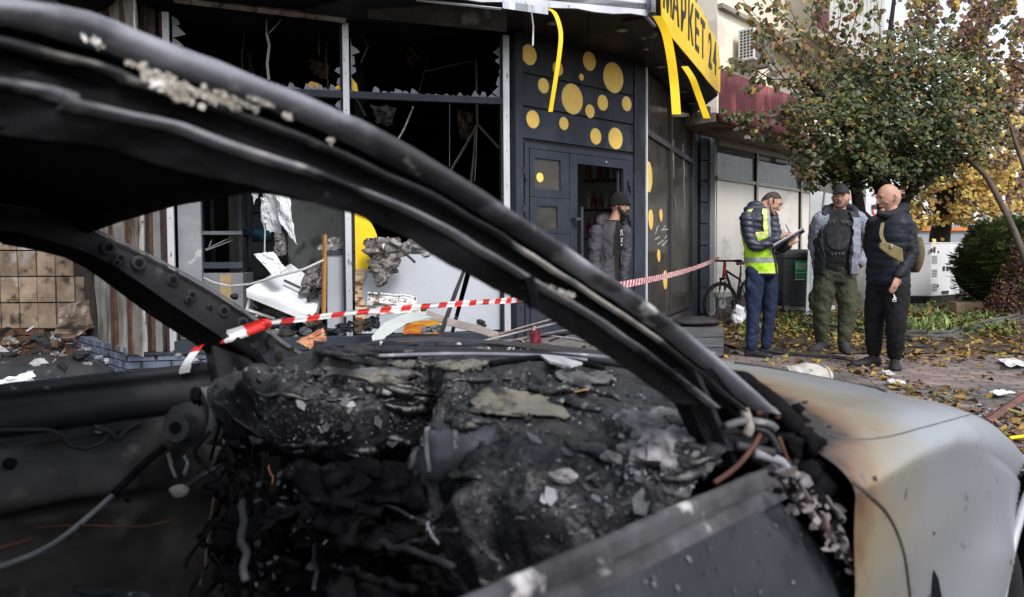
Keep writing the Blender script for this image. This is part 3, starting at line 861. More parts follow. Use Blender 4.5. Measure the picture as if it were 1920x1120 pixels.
# ================================================================== inside the shop
darkmetal = M('dark_steel', (.035, .04, .05), (.02, .022, .026), 6, .5, None, .1, .3)
D = 8.35
rack = thing('shelf_rack', 'dark steel shelf rack with bent shelves inside the left window', 'shelf rack', P(415, 600, D))
RF = Fr(P(376, 480, D), (1, .1))
def rx(px): return px_x(RF, px)
def rz(py, px=415): return RF.hit(px, py)[1]
for px in (379, 452):
    for y in (0, .4):
        mb = MB(); mb.box(RF, rx(px) - .02, rx(px) + .02, y, y + .04, ZF, rz(320)); mb.build('upright', darkmetal, rack)
pale_edge = M('pale_shelf_edge', (.22, .23, .26), (.1, .1, .11), 5, .5, None, .1)
for i, py in enumerate((350, 437, 500)):
    mb = MB(); mb.box(RF, rx(375), rx(456), -.02, .44, rz(py) - .015, rz(py) + .015); mb.build('shelf', darkmetal if i < 2 else slate, rack)
    mb = MB(); mb.box(RF, rx(375), rx(456), -.03, -.021, rz(py) - .02, rz(py) + .02 + (.03 if i == 2 else 0)); mb.build('shelf_edge', pale_edge if i < 2 else M('slate_edge', (.06, .07, .09), None, 5, .5, None, .1), rack)
mb = MB()
for a in ((385, 468, 432, 446), (386, 470, 438, 450), (392, 462, 398, 448)):
    mb.tube([P(a[0], a[1], D - .05), P(a[2], a[3], D + .1)], .006, 5)
tag(mb.build('bent_rod', M('pale_rod', (.3, .3, .32), None, 5, .5, None, 0), rack), kind='stuff')
cab = MB(); cab.box(RF, rx(374), rx(458), -.08, .4, ZF, rz(512)); cabo = thing('counter_cabinet', 'pale grey counter cabinet with a yellowish wood strip below the shelf rack', 'cabinet', P(415, 620, D))
cab.build('body', grey_panel, cabo, bevel=.006)
mb = MB(); mb.box(RF, rx(416), rx(437), -.10, -.082, rz(590), rz(515)); mb.build('wood_strip', M('stained_ply', (.42, .33, .19), (.34, .25, .13), 4, .7, None, .1), cabo)
teal = M('teal_plastic', (.02, .10, .13), (.015, .06, .08), 7, .5, None, .1)
mb = rock(P(480, 440, 9.2), .13, 2, .4, (1.2, .7, .6)); solo(mb, 'plastic_bag', teal, 'teal plastic bag on a dark shelf behind the hanging sheets', 'bag')
rack2 = thing('shelf_rack', 'dark rack in the gloom behind the hanging white sheets', 'shelf rack', P(485, 600, 9.4))
R2 = Fr(P(462, 480, 9.4), (1, .1))
for px in (464, 512):
    mb = MB(); mb.box(R2, px_x(R2, px) - .015, px_x(R2, px) + .015, 0, .03, ZF, 2.1); mb.build('upright', darkmetal, rack2)
for py in (395, 450, 520):
    mb = MB(); mb.box(R2, 0, .38, 0, .4, R2.hit(480, py)[1] - .02, R2.hit(480, py)[1]); mb.build('shelf', darkmetal, rack2)
# hanging white sheets
ins = M('insulation_sheet', (.56, .57, .60), (.46, .47, .50), 3, .9, None, .06, c3=(.12, .12, .12), s3=34, t3=.71)
G1 = 'torn insulation sheets hanging in the left window'
def hang(pix, d, seed, label, amp=.03, mat=ins, n=16, name='hanging_sheet', group=G1, cat='sheet'):
    """a sheet filling the quad pix (tl, tr, br, bl)"""
    q = [P(a, b, d + dd) for a, b, dd in pix]
    nr = (q[1] - q[0]).cross(q[3] - q[0]).normalized()
    def fn(u, v):
        p = q[0].lerp(q[1], u).lerp(q[3].lerp(q[2], u), v)
        s = Vector((u * 2.2, v * 3.2, seed))
        e = Vector((u * 9, v * 9, seed + 5))
        edge = (max(0, abs(u - .5) - .38) + max(0, abs(v - .5) - .40)) * 8
        return p + nr * amp * noise.fractal(s, .8, 2, 3) * 1.6 + (q[1] - q[0]) * .07 * noise.noise(e) * edge + (q[3] - q[0]) * .06 * noise.noise(e + Vector((3, 3, 0))) * edge
    mb = MB(); mb.grid(fn, n, n)
    o = solo(mb, name, mat, label, cat, group=group); o.modifiers.new('s', 'SOLIDIFY').thickness = .012
    return o
hang([(490, 338, 0), (522, 350, 0), (528, 440, .1), (500, 432, 0)], 7.9, 1, 'longest pale torn sheet hanging in the middle of the bundle')
hang([(516, 352, 0), (540, 362, 0), (556, 458, -.1), (524, 415, 0)], 7.8, 2, 'whitest torn sheet folded over at the right of the bundle')
hang([(463, 336, 0), (487, 338, 0), (486, 358, 0), (478, 384, 0)], 8.0, 3, 'small greyish rag at the top left of the hanging bundle')
hang([(491, 372, 0), (500, 372, 0), (501, 420, 0), (492, 418, 0)], 7.75, 4, 'narrow white tongue hanging at the left of the bundle')
hang([(515, 440, 0), (533, 436, 0), (536, 478, 0), (515, 482, 0)], 7.85, 5, 'grey rag at the bottom of the hanging bundle', mat=ash_grey)
hang([(478, 478, 0), (511, 472, 0), (536, 506, -.05), (514, 522, -.1)], 7.5, 6, 'small tilted white board resting on the fallen white table panel', .015, white_board, name='fallen_board', group=None, cat='board')
# fallen white table panel
tb = thing('fallen_table', 'white tilted tabletop with a torn grey corner fallen inside the window', 'table', P(530, 600, 7.7))
top = [P(461, 542, 7.45), P(590, 592, 7.40), P(607, 538, 7.9), P(545, 494, 8.1)]
mb = MB(); mb.slab(top, .03, Vector((0, 0, -1))); mb.build('table_top', white_board, tb, bevel=.006)
mb = MB(); mb.slab([top[0] + Vector((.01, -.012, -.03)), top[1] + Vector((.0, -.012, -.03)), top[1] + Vector((0, -.012, -.09)), top[0] + Vector((.01, -.012, -.08))], .02, Vector((0, 1, 0))); mb.build('table_rim', white_plastic, tb)
for a, b in (((470, 550, 7.5), (462, 585, 7.5)), ((603, 545, 7.85), (592, 600, 7.7)), ((466, 582, 7.5), (515, 598, 7.6))):
    mb = MB(); mb.tube([P(*a), P(*b)], .016, 6); mb.build('leg', white_plastic, tb)
mb = MB(); c = P(550, 530, 7.62); mb.tube([P(533, 526, 7.66), P(563, 540, 7.62)], .014, 4); mb.build('slot', M('dark_slot', (.05, .05, .055), None, 5, .6, None, 0), tb)
sheet('crumpled_cloth', M('grey_felt', (.17, .165, .165), (.07, .07, .07), 16, .95, None, .6, c3=(.3, .3, .3), s3=40, t3=.6), 'grey singed felt crumpled over the corner of the fallen white tabletop', 'felt',
      P(589, 522, 7.6), Vector((.9, .1, .2)).normalized(), Vector((.2, .3, .9)).normalized(), .24, .28, .08, 3, 6)
sheet('crumpled_cloth', M('grey_felt_dark', (.07, .07, .07), (.03, .03, .03), 16, .95, None, .6), 'dark singed rag beside the orange wooden lath', 'rag',
      P(594, 545, 7.55), Vector((.9, .1, .2)).normalized(), Vector((.2, .3, .9)).normalized(), .16, .16, .08, 3, 16)
mb = MB(); mb.tube([P(609, 440, 7.5), P(608, 520, 7.46), P(607, 590, 7.4)], .022, 4)
solo(mb, 'wooden_lath', M('orange_wood', (.34, .16, .05), (.25, .11, .03), 6, .6, None, .1), 'upright orange-brown wooden lath left of the pale counter panel', 'lath')
mb = rock(P(632, 462, 7.75), .13, 8, .8, (1.1, .8, .6), 22, 14); solo(mb, 'ash_clump', ash_grey, 'grey ash clump on the counter ledge left of the yellow film', 'ash clump')
for k, (a, b, r_, s_) in enumerate(((712, 462, .16, 21), (722, 495, .13, 22), (716, 525, .07, 23), (758, 468, .12, 24), (700, 450, .09, 25))):
    pass
clump = thing('burnt_clump', 'large ragged burnt insulation clump hanging over the white window film', 'insulation', P(718, 545, 7.5))
mb = MB()
def cf(u, v):
    th = u * 2 * math.pi
    z = v
    r_ = (.17 * (1 - abs(z - .25) * .9) if z < .6 else .17 * .68 * max(.16, (1 - (z - .6) * 2.1)))
    c = P(716 + 8 * math.sin(z * 4), 446 + 92 * z, 7.42)
    q = Vector((math.cos(th) * 1.5, math.sin(th) * 1.5, z * 5))
    rr = r_ * (1 + .7 * noise.fractal(q * 1.7, .7, 2, 4))
    return c + Vector((math.cos(th) * rr, math.sin(th) * rr * .55, 0)) + Vector((0, 0, .03 * noise.noise(q * 2)))
mb.grid(cf, 30, 40, True)
mb.build('wool', M('burnt_wool', (.28, .26, .25), (.055, .042, .035), 11, .95, None, .8, bdist=.03, stretch=(1, 1, .35), c3=(.55, .54, .54), s3=24, t3=.62), clump, smooth=True)
mb = MB(); mb.tube([P(724, 452, 7.38), P(750, 466, 7.3), P(778, 492, 7.2)], .014, 4); solo(mb, 'metal_strip', darkmetal, 'thin dark metal strip poking out of the burnt clump', 'metal strip')
mb = rock(P(770, 472, 7.9), .17, 31, .9, (1.4, .7, .5), 24, 14); solo(mb, 'ash_clump', ash_grey, 'ash heap on the ledge right of the burnt clump', 'ash clump')
# rubbish low in the window
spotty = M('spotted_white_board', (.62, .61, .6), (.55, .54, .52), 3, .5, None, .05, c3=(.07, .05, .03), s3=26, t3=.57, w3=.06, soot=None, c4=(.20, .13, .08), s4=3.5, t4=.56)
hang([(690, 546, 0), (780, 556, 0), (790, 588, 0), (688, 590, .1)], 7.15, 11, 'white board with burnt brown specks leaning behind the red and white tape', .02, spotty, name='spotted_board', group=None, cat='board')
bent = M('bent_panel', (.40, .43, .42), (.33, .35, .35), 3, .45, None, .03, .1, c3=(.15, .15, .15), s3=20, t3=.7)
bp = thing('bent_metal_panel', 'long pale folded metal panel arching over the rubble in front of the window', 'metal panel', P(800, 640, 6.6))
mb = MB(); mb.ribbon([P(700, 647, 6.3), P(722, 618, 6.4), P(762, 597, 6.5), P(802, 590, 6.6), P(822, 592, 6.65)], [Vector((.05, -.12, -.13)), Vector((.03, -.1, -.11)), Vector((.02, -.1, -.08)), Vector((.01, -.1, -.055)), Vector((.0, -.08, -.045))], .006); mb.build('panel', bent, bp)
mb = MB(); mb.ribbon([P(800, 588, 6.6), P(840, 603, 6.6), P(900, 618, 6.55), P(935, 630, 6.5)], Vector((.0, -.06, -.06)), .006); mb.build('panel', M('bent_panel_brown', (.26, .23, .21), (.16, .13, .12), 5, .5, None, .05, .2), bp)
for i, (x0, y0, x1, y1, y2, col) in enumerate(((755, 626, 822, 602, 625, ((.52, .30, .02), (.35, .05, .02))),)):
    mb = MB(); q_ = [FA.hit(755, 626, -.02), FA.hit(822, 626, -.02), FA.hit(826, 598, -.02), FA.hit(775, 603, -.02), FA.hit(757, 612, -.02)]
    mb.prism(FA, q_, -.055, -.045); solo(mb, 'poster_scrap', M('food_print', col[0], col[1], 7, .5, None, 0, stretch=(1, 1, 3.2)), 'red and yellow food poster scrap under the folded pale panel', 'poster')
hang([(556, 640, 0), (607, 614, 0), (613, 638, 0), (583, 655, 0)], 6.4, 13, 'orange and yellow printed board scrap lying by the far windscreen pillar', .01, M('orange_print', (.55, .30, .14), (.40, .12, .10), 5, .5, None, 0, stretch=(2.5, 1, 1), c3=(.6, .5, .3), s3=6, t3=.58, w3=.1), name='poster_scrap', group=None, cat='poster')
mb = MB(); mb.tube([P(873, 500, 7.35), P(850, 560, 7.0), P(818, 652, 6.2)], [.05, .07, .075], 4, .25, Vector((1, 0, 0)))
solo(mb, 'fallen_plank', M('dark_plank', (.055, .05, .055), (.028, .024, .026), 4, .6, None, .1), 'dark plank leaning diagonally against the white window film', 'plank')
mstrip = [M('strip_pale', (.42, .41, .42), (.2, .18, .17), 5, .4, None, .1, .4), M('strip_brown', (.20, .12, .09), (.3, .25, .22), 6, .5, None, .1, .2), darkmetal, M('strip_grey', (.25, .25, .27), (.1, .1, .1), 6, .4, None, .1, .4)]
bars = [(905, 640, 5.9, 1062, 602, 6.6, .022, 0, 'palest'), (918, 632, 6.2, 1040, 597, 6.9, .016, 1, 'thin brown'), (935, 644, 6.0, 1072, 618, 6.5, .028, 3, 'wide grey'),
        (745, 641, 6.5, 868, 640, 6.4, .010, 1, 'low copper-coloured'), (838, 642, 6.5, 1000, 636, 6.3, .009, 1, 'long copper-coloured'), (840, 649, 6.1, 1010, 650, 6.0, .018, 2, 'dark'),
        (1015, 628, 6.4, 1100, 642, 6.2, .018, 0, 'short pale'), (1030, 640, 6.4, 1110, 612, 6.7, .016, 2, 'dark slanting'), (1060, 633, 6.2, 1135, 650, 6.0, .020, 0, 'pale right-hand'), (1000, 652, 5.9, 1120, 656, 5.8, .02, 3, 'lowest grey')]
for a, b, d1, c, e, d2, r_, mi, nm in bars:
    mb = MB(); m0 = P((a + c) / 2 + 3, (b + e) / 2 - 1.5, (d1 + d2) / 2)
    mb.tube([P(a, b, d1), m0, P(c, e, d2)], r_, 4, .45); solo(mb, 'metal_strip', mstrip[mi], nm + ' metal strip lying across the rubble in front of the door', 'metal strip', group='metal strips in the rubble before the door')
# red net bag with onions
netm = M('red_net', (.17, .010, .02), (.07, .008, .012), 40, .6, None, .4)
net = thing('net_bag', 'small red net bag standing in the rubble before the door', 'bag', P(1004, 655, 6.15))
mb = MB(); cN = P(1004, 638, 6.15)
mb.blobs(cN, .045, .045, .085, 14, 12, .25, 12, 4); mb.build('net', netm, net)
q = random.Random(4)
mb = MB()
for k in range(60):
    th = q.uniform(0, 6.28); zz_ = q.uniform(-.08, .08); r0 = .04
    a = cN + Vector((math.cos(th) * r0, math.sin(th) * r0, zz_)); mb.tube([a, a + Vector((math.cos(th) * .025, math.sin(th) * .02, q.uniform(-.02, .02)))], .003, 3)
tag(mb.build('net_fringe', netm, net), kind='stuff')
mb = MB(); mb.tube([P(1003, 628, 6.15), P(1001, 618, 6.15), P(1003, 612, 6.15)], .012, 6); mb.build('net_neck', M('pink_tie', (.5, .25, .25), None, 5, .7, None, 0), net)
mb = MB(); mb.tube([P(950, 655, 6.1), P(958, 642, 6.1), P(965, 636, 6.12), P(978, 637, 6.1), P(988, 648, 6.1), P(990, 656, 6.1)], .005, 5)
solo(mb, 'dried_stalk', M('straw', (.42, .30, .12), None, 5, .8, None, 0), 'curled straw-coloured stalk left of the red net bag', 'stalk')
mb = MB()
for k in range(5):
    c = P(944 + k * 5, 650 + (k % 2) * 3, 6.05); mb.slab([c, c + Vector((.03, 0, .01)), c + Vector((.02, .02, .035)), c + Vector((-.01, .01, .02))], .003)
tag(solo(mb, 'leaf_bits', M('yellow_green_leaf', (.35, .36, .08), (.4, .28, .05), 9, .8, None, 0), 'yellow-green leaf bits at the foot of the dried stalk', 'leaves', kind='stuff'))
# rubble belt in front of and inside the window (uncountable)
rub = [M('rub_black', (.02, .02, .021), (.035, .035, .036), 9, .9, None, .6), ash_grey, M('rub_white', (.38, .38, .39), (.25, .25, .26), 9, .8, None, .2), M('rub_brown', (.12, .08, .055), (.06, .04, .03), 9, .9, None, .4)]
q = random.Random(11)
mbs = MB()
def scatter_rub(mb, n, fr, x0, x1, y0, y1, zf, smin, smax, weights=(5, 3, 1, 1), lift=.25):
    for k in range(n):
        x, y = q.uniform(x0, x1), q.uniform(y0, y1)
        s = q.uniform(smin, smax); z = zf + abs(q.gauss(0, lift)) * .3
        c = fr.at(x, y, z)
        mb.cur = q.choices(range(4), weights)[0]
        if q.random() < .5:
            a = Vector((q.uniform(-1, 1), q.uniform(-1, 1), q.uniform(-.5, .5))).normalized() * s
            b = Vector((q.uniform(-1, 1), q.uniform(-1, 1), q.uniform(-.7, .7))).normalized() * s * q.uniform(.3, .8)
            mb.slab([c, c + a, c + a + b * q.uniform(.4, 1), c + b], q.uniform(.004, .02))
        else:
            mb.blobs(c, s * .6, s * .5, s * q.uniform(.2, .5), 7, 5, .6, 5 / s * .3, k)
scatter_rub(mbs, 380, FA, .1, LA, -.35, -.05, .0, .03, .12)
scatter_rub(mbs, 260, FA, .1, LA, -1.5, -.3, .0, .03, .14)
scatter_rub(mbs, 420, FA, .1, LA - .1, .02, 1.6, ZF, .04, .16, lift=.5)
scatter_rub(mbs, 130, FB, .1, LB, -1.4, -.1, .0, .03, .12)
scatter_rub(mbs, 180, Fr((-6.8, 7.0, 0), (1, .0)), 0, 3.0, 0, 1.7, 0, .05, .18, lift=.5)
tag(mbs.build('rubble', rub), 'ash and broken rubble along the shop front', 'rubble', kind='stuff')
# pieces visible above the sill in the left window
for k, (a, b, w_, h_, m_, lab) in enumerate(((355, 610, .2, .16, ash_grey, 'ash-covered heap behind the first window post'), (590, 600, .14, .1, rub[3], 'brown rag under the fallen tabletop'), (645, 615, .16, .1, darkmetal, 'dark crumpled film at the foot of the counter panel'),
                                             (680, 610, .15, .12, rub[3], 'brown crumpled paper below the yellow film'), (700, 605, .12, .12, darkmetal, 'dark triangular scrap left of the folded panel'), (810, 618, .2, .07, M('silver_film', (.25, .26, .28), (.1, .1, .1), 8, .3, None, .3), 'silvery film lying along the window sill'))):
    sheet('crumpled_scrap', m_, lab, 'scrap', P(a, b, 6.95 if a > 400 else 7.3), Vector((1, .2, .1)).normalized(), Vector((-.1, .5, .8)).normalized(), w_, h_, .05, 4, 40 + k)
# torn ceiling scraps in the gloom
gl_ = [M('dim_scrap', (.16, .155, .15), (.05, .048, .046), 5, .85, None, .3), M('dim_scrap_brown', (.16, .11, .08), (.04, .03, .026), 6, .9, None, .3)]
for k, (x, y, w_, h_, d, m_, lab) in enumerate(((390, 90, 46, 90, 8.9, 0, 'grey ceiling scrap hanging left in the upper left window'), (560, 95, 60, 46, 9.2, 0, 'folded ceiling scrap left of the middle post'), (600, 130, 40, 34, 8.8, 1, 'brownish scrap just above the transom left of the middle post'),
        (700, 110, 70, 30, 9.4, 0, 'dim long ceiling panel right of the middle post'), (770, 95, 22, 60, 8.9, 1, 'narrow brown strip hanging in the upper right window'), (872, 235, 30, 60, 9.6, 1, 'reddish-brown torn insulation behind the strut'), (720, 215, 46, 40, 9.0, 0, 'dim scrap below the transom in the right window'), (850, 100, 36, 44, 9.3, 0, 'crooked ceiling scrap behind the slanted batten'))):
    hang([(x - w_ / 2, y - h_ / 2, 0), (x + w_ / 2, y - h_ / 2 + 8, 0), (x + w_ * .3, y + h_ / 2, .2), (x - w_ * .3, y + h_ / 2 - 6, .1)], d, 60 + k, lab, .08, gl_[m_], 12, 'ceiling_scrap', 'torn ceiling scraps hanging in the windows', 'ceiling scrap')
q = random.Random(91)
mb = MB()
for k in range(26):
    a = P(q.uniform(340, 930), q.uniform(-10, 60), q.uniform(8, 10)); l = q.uniform(.2, 1.1)
    mb.tube([a, a + Vector((q.uniform(-.1, .1), 0, -l * .5)), a + Vector((q.uniform(-.3, .3), 0, -l))], q.uniform(.003, .009), 4)
tag(mb.build('hanging_wires', gl_[0]), 'thin burnt wires and strips hanging from the shop ceiling', 'wires', kind='stuff')
# struts and wires in the upper window
strut_m = M('strut_alu', (.22, .215, .21), (.12, .115, .11), 5, .5, None, .05, .3)
st = thing('ceiling_strut', 'pale aluminium strut with forked legs hanging inside the right window', 'strut', P(893, 330, 8.7))
for pts in ([(893, 115, 8.7), (895, 235, 8.7)], [(895, 235, 8.7), (866, 285, 8.65), (843, 323, 8.6)], [(896, 234, 8.7), (938, 280, 8.65)], [(892, 235, 8.7), (888, 300, 8.7), (882, 350, 8.7)]):
    mb = MB(); mb.tube([P(*a) for a in pts], .014, 4); mb.build('bar', strut_m, st)
mb = MB(); mb.tube([P(797, 134, 8.4), P(850, 122, 8.5), P(893, 113, 8.6)], .024, 4, .4); solo(mb, 'ceiling_batten', M('brown_batten', (.13, .10, .085), (.08, .06, .05), 6, .8, None, .1), 'brown batten hanging slanted behind the upper right window', 'batten')
wirem = M('pale_wire', (.38, .38, .40), None, 5, .6, None, 0)
def wire(pix, r_, mat, label, name='hanging_cable', sg=5):
    mb = MB(); mb.tube([P(*a) for a in pix], r_, sg); return solo(mb, name, mat, label, 'cable')
wire([(498, -6, 7.6), (500, 40, 7.6), (500, 64, 7.6)], .007, wirem, 'upper cable hanging from the ceiling in the left window')
wire([(560, 0, 7.7), (536, 28, 7.65), (505, 62, 7.6)], .006, wirem, 'cable slanting from the ceiling to the knot in the left window')
wire([(500, 64, 7.6), (505, 85, 7.6), (501, 120, 7.6), (504, 150, 7.6)], .014, wirem, 'frayed white cable end below the knot in the left window')
wire([(430, 18, 7.7), (480, 30, 7.7), (530, 38, 7.7), (590, 37, 7.7)], .006, wirem, 'thin wire sagging horizontally near the top of the left window')
wire([(490, 400, 7.7), (497, 432, 7.7), (496, 470, 7.6), (500, 476, 7.6)], .007, wirem, 'thin cord hanging below the torn sheets')
wire([(843, 195, 8.5), (843, 250, 8.5), (843, 312, 8.5)], .003, wirem, 'thin straight thread in the right window')
wire([(775, 200, 8.0), (765, 225, 8.0), (756, 245, 8.0), (746, 262, 7.9)], .010, M('bright_scrap', (.5, .5, .5), (.15, .1, .06), 30, .6, None, .2), 'frayed bright wire end dangling in the right window')
wire([(890, 340, 8.7), (893, 290, 8.7), (894, 240, 8.7)], .004, wirem, 'white thread beside the strut in the right window')
mb = MB(); mb.tube([P(378, 520, 7.6), P(400, 530, 7.5), P(430, 537, 7.4), P(470, 533, 7.3), P(520, 518, 7.2), P(570, 505, 7.2), P(607, 488, 7.3)], .012, 6)
solo(mb, 'white_cable', M('white_cable', (.5, .5, .52), (.35, .35, .36), 9, .5, None, 0), 'white cable sagging across the left window in front of the fallen tabletop', 'cable')
# bottles glinting in the dark behind the door
bot = [M('bottle_clear', (.25, .25, .22), None, 9, .08, None, 0), M('bottle_red', (.16, .01, .015), None, 9, .15, None, 0), M('bottle_amber', (.12, .05, .01), None, 9, .12, None, 0)]
shelf = thing('bottle_shelf', 'tall dark shelf of glinting bottles inside the doorway', 'shelf', P(1130, 520, 10.6))
BF = Fr(P(1100, 480, 10.6), (1, .1))
for k in range(6):
    z = .5 + k * .42
    mb = MB(); mb.box(BF, 0, .72, 0, .3, z - .02, z); mb.build('shelf_board', darkmetal, shelf)
def bottle(mb, c, h, r_):
    n = 10; prof = [(0, r_), (.6, r_), (.72, r_ * .35), (1, r_ * .33)]
    mb.grid(lambda u, v: c + Vector((math.cos(2 * math.pi * u) * prof[round(v * 3)][1], math.sin(2 * math.pi * u) * prof[round(v * 3)][1], prof[round(v * 3)][0] * h)), n, 4, True)
q = random.Random(8)
ORD = ['first', 'second', 'third', 'fourth', 'fifth', 'sixth', 'seventh', 'eighth']; SH = ['lowest', 'second lowest', 'third lowest', 'third highest', 'second highest', 'highest']
for k in range(6):
    for j in range(8):
        mb = MB(); z = .5 + k * .42; bottle(mb, BF.at(.05 + j * .085, .06 + q.uniform(0, .05), z), q.uniform(.24, .32), q.uniform(.026, .036))
        solo(mb, 'bottle', bot[(j + k * 2) % 3], ('clear', 'red', 'amber')[(j + k * 2) % 3] + ' bottle, ' + ORD[j] + ' from the left, on the ' + SH[k] + ' shelf in the doorway', 'bottle', group='bottles on the shelf inside the doorway', smooth=True)
# ================================================================== apartment building on the right
G0 = P(1343, 480, 13.3); G0.z = 0
FG = Fr(G0, (.678, .735))
apt = thing('apartment_building', 'cream apartment block with a glazed ground floor and maroon corrugated balcony right of the shop', 'building', FG.at(2.5, 1, 0))
cream = M('cream_render', (.74, .68, .56), (.66, .60, .49), 1.6, .9, None, .08, c4=(.58, .52, .42), s4=1.1, t4=.6)
LG = 6.2
mb = MB()
mb.box(FG, .0, LG, .0, .4, 3.15, 14)
mb.box(FG, LG, LG + .3, -.8, 4, 3.0, 14)
mb.build('wall', cream, apt)
mb = MB(); mb.box(FG, .0, LG + .3, 3.6, 3.8, 0, 14); mb.box(FG, LG, LG + .2, 0, 3.6, 0, 3.2); mb.box(FG, .0, .1, .03, 3.6, 0, 3.2)
mb.build('inner_wall', M('office_wall', (.5, .5, .5), (.42, .42, .42), 1.5, .9, None, 0), apt)
mb = MB(); mb.box(FG, .1, LG, .02, 3.6, 3.02, 3.14); mb.build('office_ceiling', M('office_ceiling', (.55, .55, .55), None, 1.5, .9, None, 0), apt)
mb = MB(); mb.box(FG, .1, LG, .02, 3.6, .0, .06); mb.build('office_floor', M('office_floor', (.2, .19, .18), None, 1.5, .6, None, 0), apt)
for (px, py) in ((1402, 297), (1442, 303), (1470, 318)):
    p = G(px, py, 3.0); mb = MB(); x = (p - FG.o).dot(FG.ex); y = (p - FG.o).dot(FG.ey)
    mb.box(FG, x - .35, x + .35, y - .3, y + .3, 2.94, 3.0); o = mb.build('ceiling_light', M('fixture', (.3, .3, .3), None, 3, .5, None, 0), apt)
    for k in range(5):
        mb = MB(); mb.box(FG, x - .32, x + .32, y - .26 + k * .11, y - .20 + k * .11, 2.93, 2.94); mb.build('louvre', M('louvre', (.08, .08, .085), None, 3, .5, None, 0), o)
fr_pale = M('pale_frame', (.36, .34, .31), (.3, .28, .26), 4, .5, None, .05)
xm1, xm2, xm3 = px_x(FG, 1417, 400), px_x(FG, 1500, 400), px_x(FG, 1588, 400)
ztr = (FG.hit(1352, 335)[1] + FG.hit(1500, 357)[1]) / 2; zb_ = .38; ztp = FG.hit(1352, 272)[1]
mb = MB()
for x in (xm1, xm2, xm3): mb.box(FG, x - .035, x + .035, -.04, .06, zb_, ztp)
mb.box(FG, 0, LG, -.03, .05, ztr - .03, ztr + .03); mb.box(FG, 0, LG, -.03, .05, zb_ - .05, zb_ + .04); mb.box(FG, 0, LG, -.05, .06, ztp - .02, 3.16)
mb.build('window_frame', fr_pale, apt, bevel=.004)
mb = MB()
for x in (xm1, xm2, xm3): mb.box(FG, x - .055, x - .037, -.03, .03, zb_, ztp)
mb.build('mullion_strip', rubber, apt)  # narrow black rubber strip along the left edge of each mullion
lowp = M('blind_film', (.62, .59, .54), (.54, .52, .48), 1.4, .4, None, .02, c4=(.38, .37, .36), s4=1.0, t4=.55)
upp = GLASS('upper_pane', (.75, .78, .8), (.35, .36, .37), .2)
xs3 = [0.0, xm1, xm2, xm3, LG]
for a, b in zip(xs3[:-1], xs3[1:]):
    mb = MB(); mb.box(FG, a + .04, b - .06, .01, .02, zb_ + .04, ztr - .03); mb.build('window_pane', lowp, apt)
    mb = MB(); mb.box(FG, a + .04, b - .06, .01, .02, ztr + .03, ztp - .02); mb.build('window_pane', upp, apt)
mb = MB(); mb.box(FG, .03, LG, -.02, .3, 0, zb_ - .05); mb.build('plinth', M('brown_plinth', (.10, .08, .07), (.06, .05, .045), 3, .9, None, .2), apt)
# balcony slab and corrugated maroon sheet
YB = -.85
zb0, zb1 = FG.hit(1352, 229, YB)[1], FG.hit(1352, 129, YB)[1]
xb0 = px_x(FG, 1346, 180, YB)
mb = MB(); mb.box(FG, xb0, 4.25, YB + .05, .0, zb0 - .0, zb0 + .14); mb.build('balcony_slab', M('stained_concrete', (.26, .23, .20), (.17, .14, .12), 3, .9, None, .3, c4=(.10, .05, .04), s4=2, t4=.56), apt)
xb1 = px_x(FG, 1499, 250, YB)
def corr(u, v):
    x = xb0 + (xb1 - xb0) * u
    zt_l = zb1 + .0
    return FG.at(x, YB + .028 * math.sin(x * 2 * math.pi / .13), zb0 - .02 + (zt_l - zb0 + .02) * v + (.012 * math.sin(x * 48) if v > .9 else 0))
mb = MB(); mb.grid(corr, 420, 5)
o = mb.build('corrugated_sheet', M('maroon_sheet', (.13, .036, .044), (.09, .027, .034), 6, .55, .75, .08, c3=(.45, .35, .33), s3=18, t3=.73, w3=.04, c4=(.22, .07, .07), s4=2, t4=.55, stretch=(1, 1, .4)), apt, smooth=True)
o.modifiers.new('s', 'SOLIDIFY').thickness = .004
mb = MB(); mb.box(FG, xb1 - .02, xb1, YB, 0, zb0, zb1); mb.build('balcony_side', M('maroon_side', (.14, .03, .04), None, 6, .6, None, .1), apt)
# cornice and upper loggia
zc1 = FG.hit(1375, 26)[1]
mb = MB(); mb.box(FG, .0, LG, -.10, 0, zc1 - .05, zc1 + .03); mb.build('cornice', M('cornice', (.20, .17, .15), (.3, .27, .23), 4, .8, None, .1), apt)
x, z = FG.hit(1436, 72); x2 = px_x(FG, 1500, 110)
mb = MB(); mb.box(FG, x, LG, -1.0, 0, z - .15, z); mb.build('balcony_slab', M('upper_slab', (.42, .37, .31), (.3, .26, .22), 2, .9, None, .1), apt)
mb = MB(); mb.box(FG, x, x + .5, -1.02, -.98, z, z + .9); mb.build('balcony_panel', M('maroon_band', (.12, .04, .045), None, 6, .7, None, 0), apt)
for k in range(14):
    mb = MB(); mb.box(FG, x + .55 + k * .24, x + .75 + k * .24, -1.02, -.99, z, z + 3.5); mb.build('cladding_board', M('pale_cladding', (.5, .49, .48), None, 6, .7, None, 0) if k == 0 else bpy.data.materials['pale_cladding'], apt)
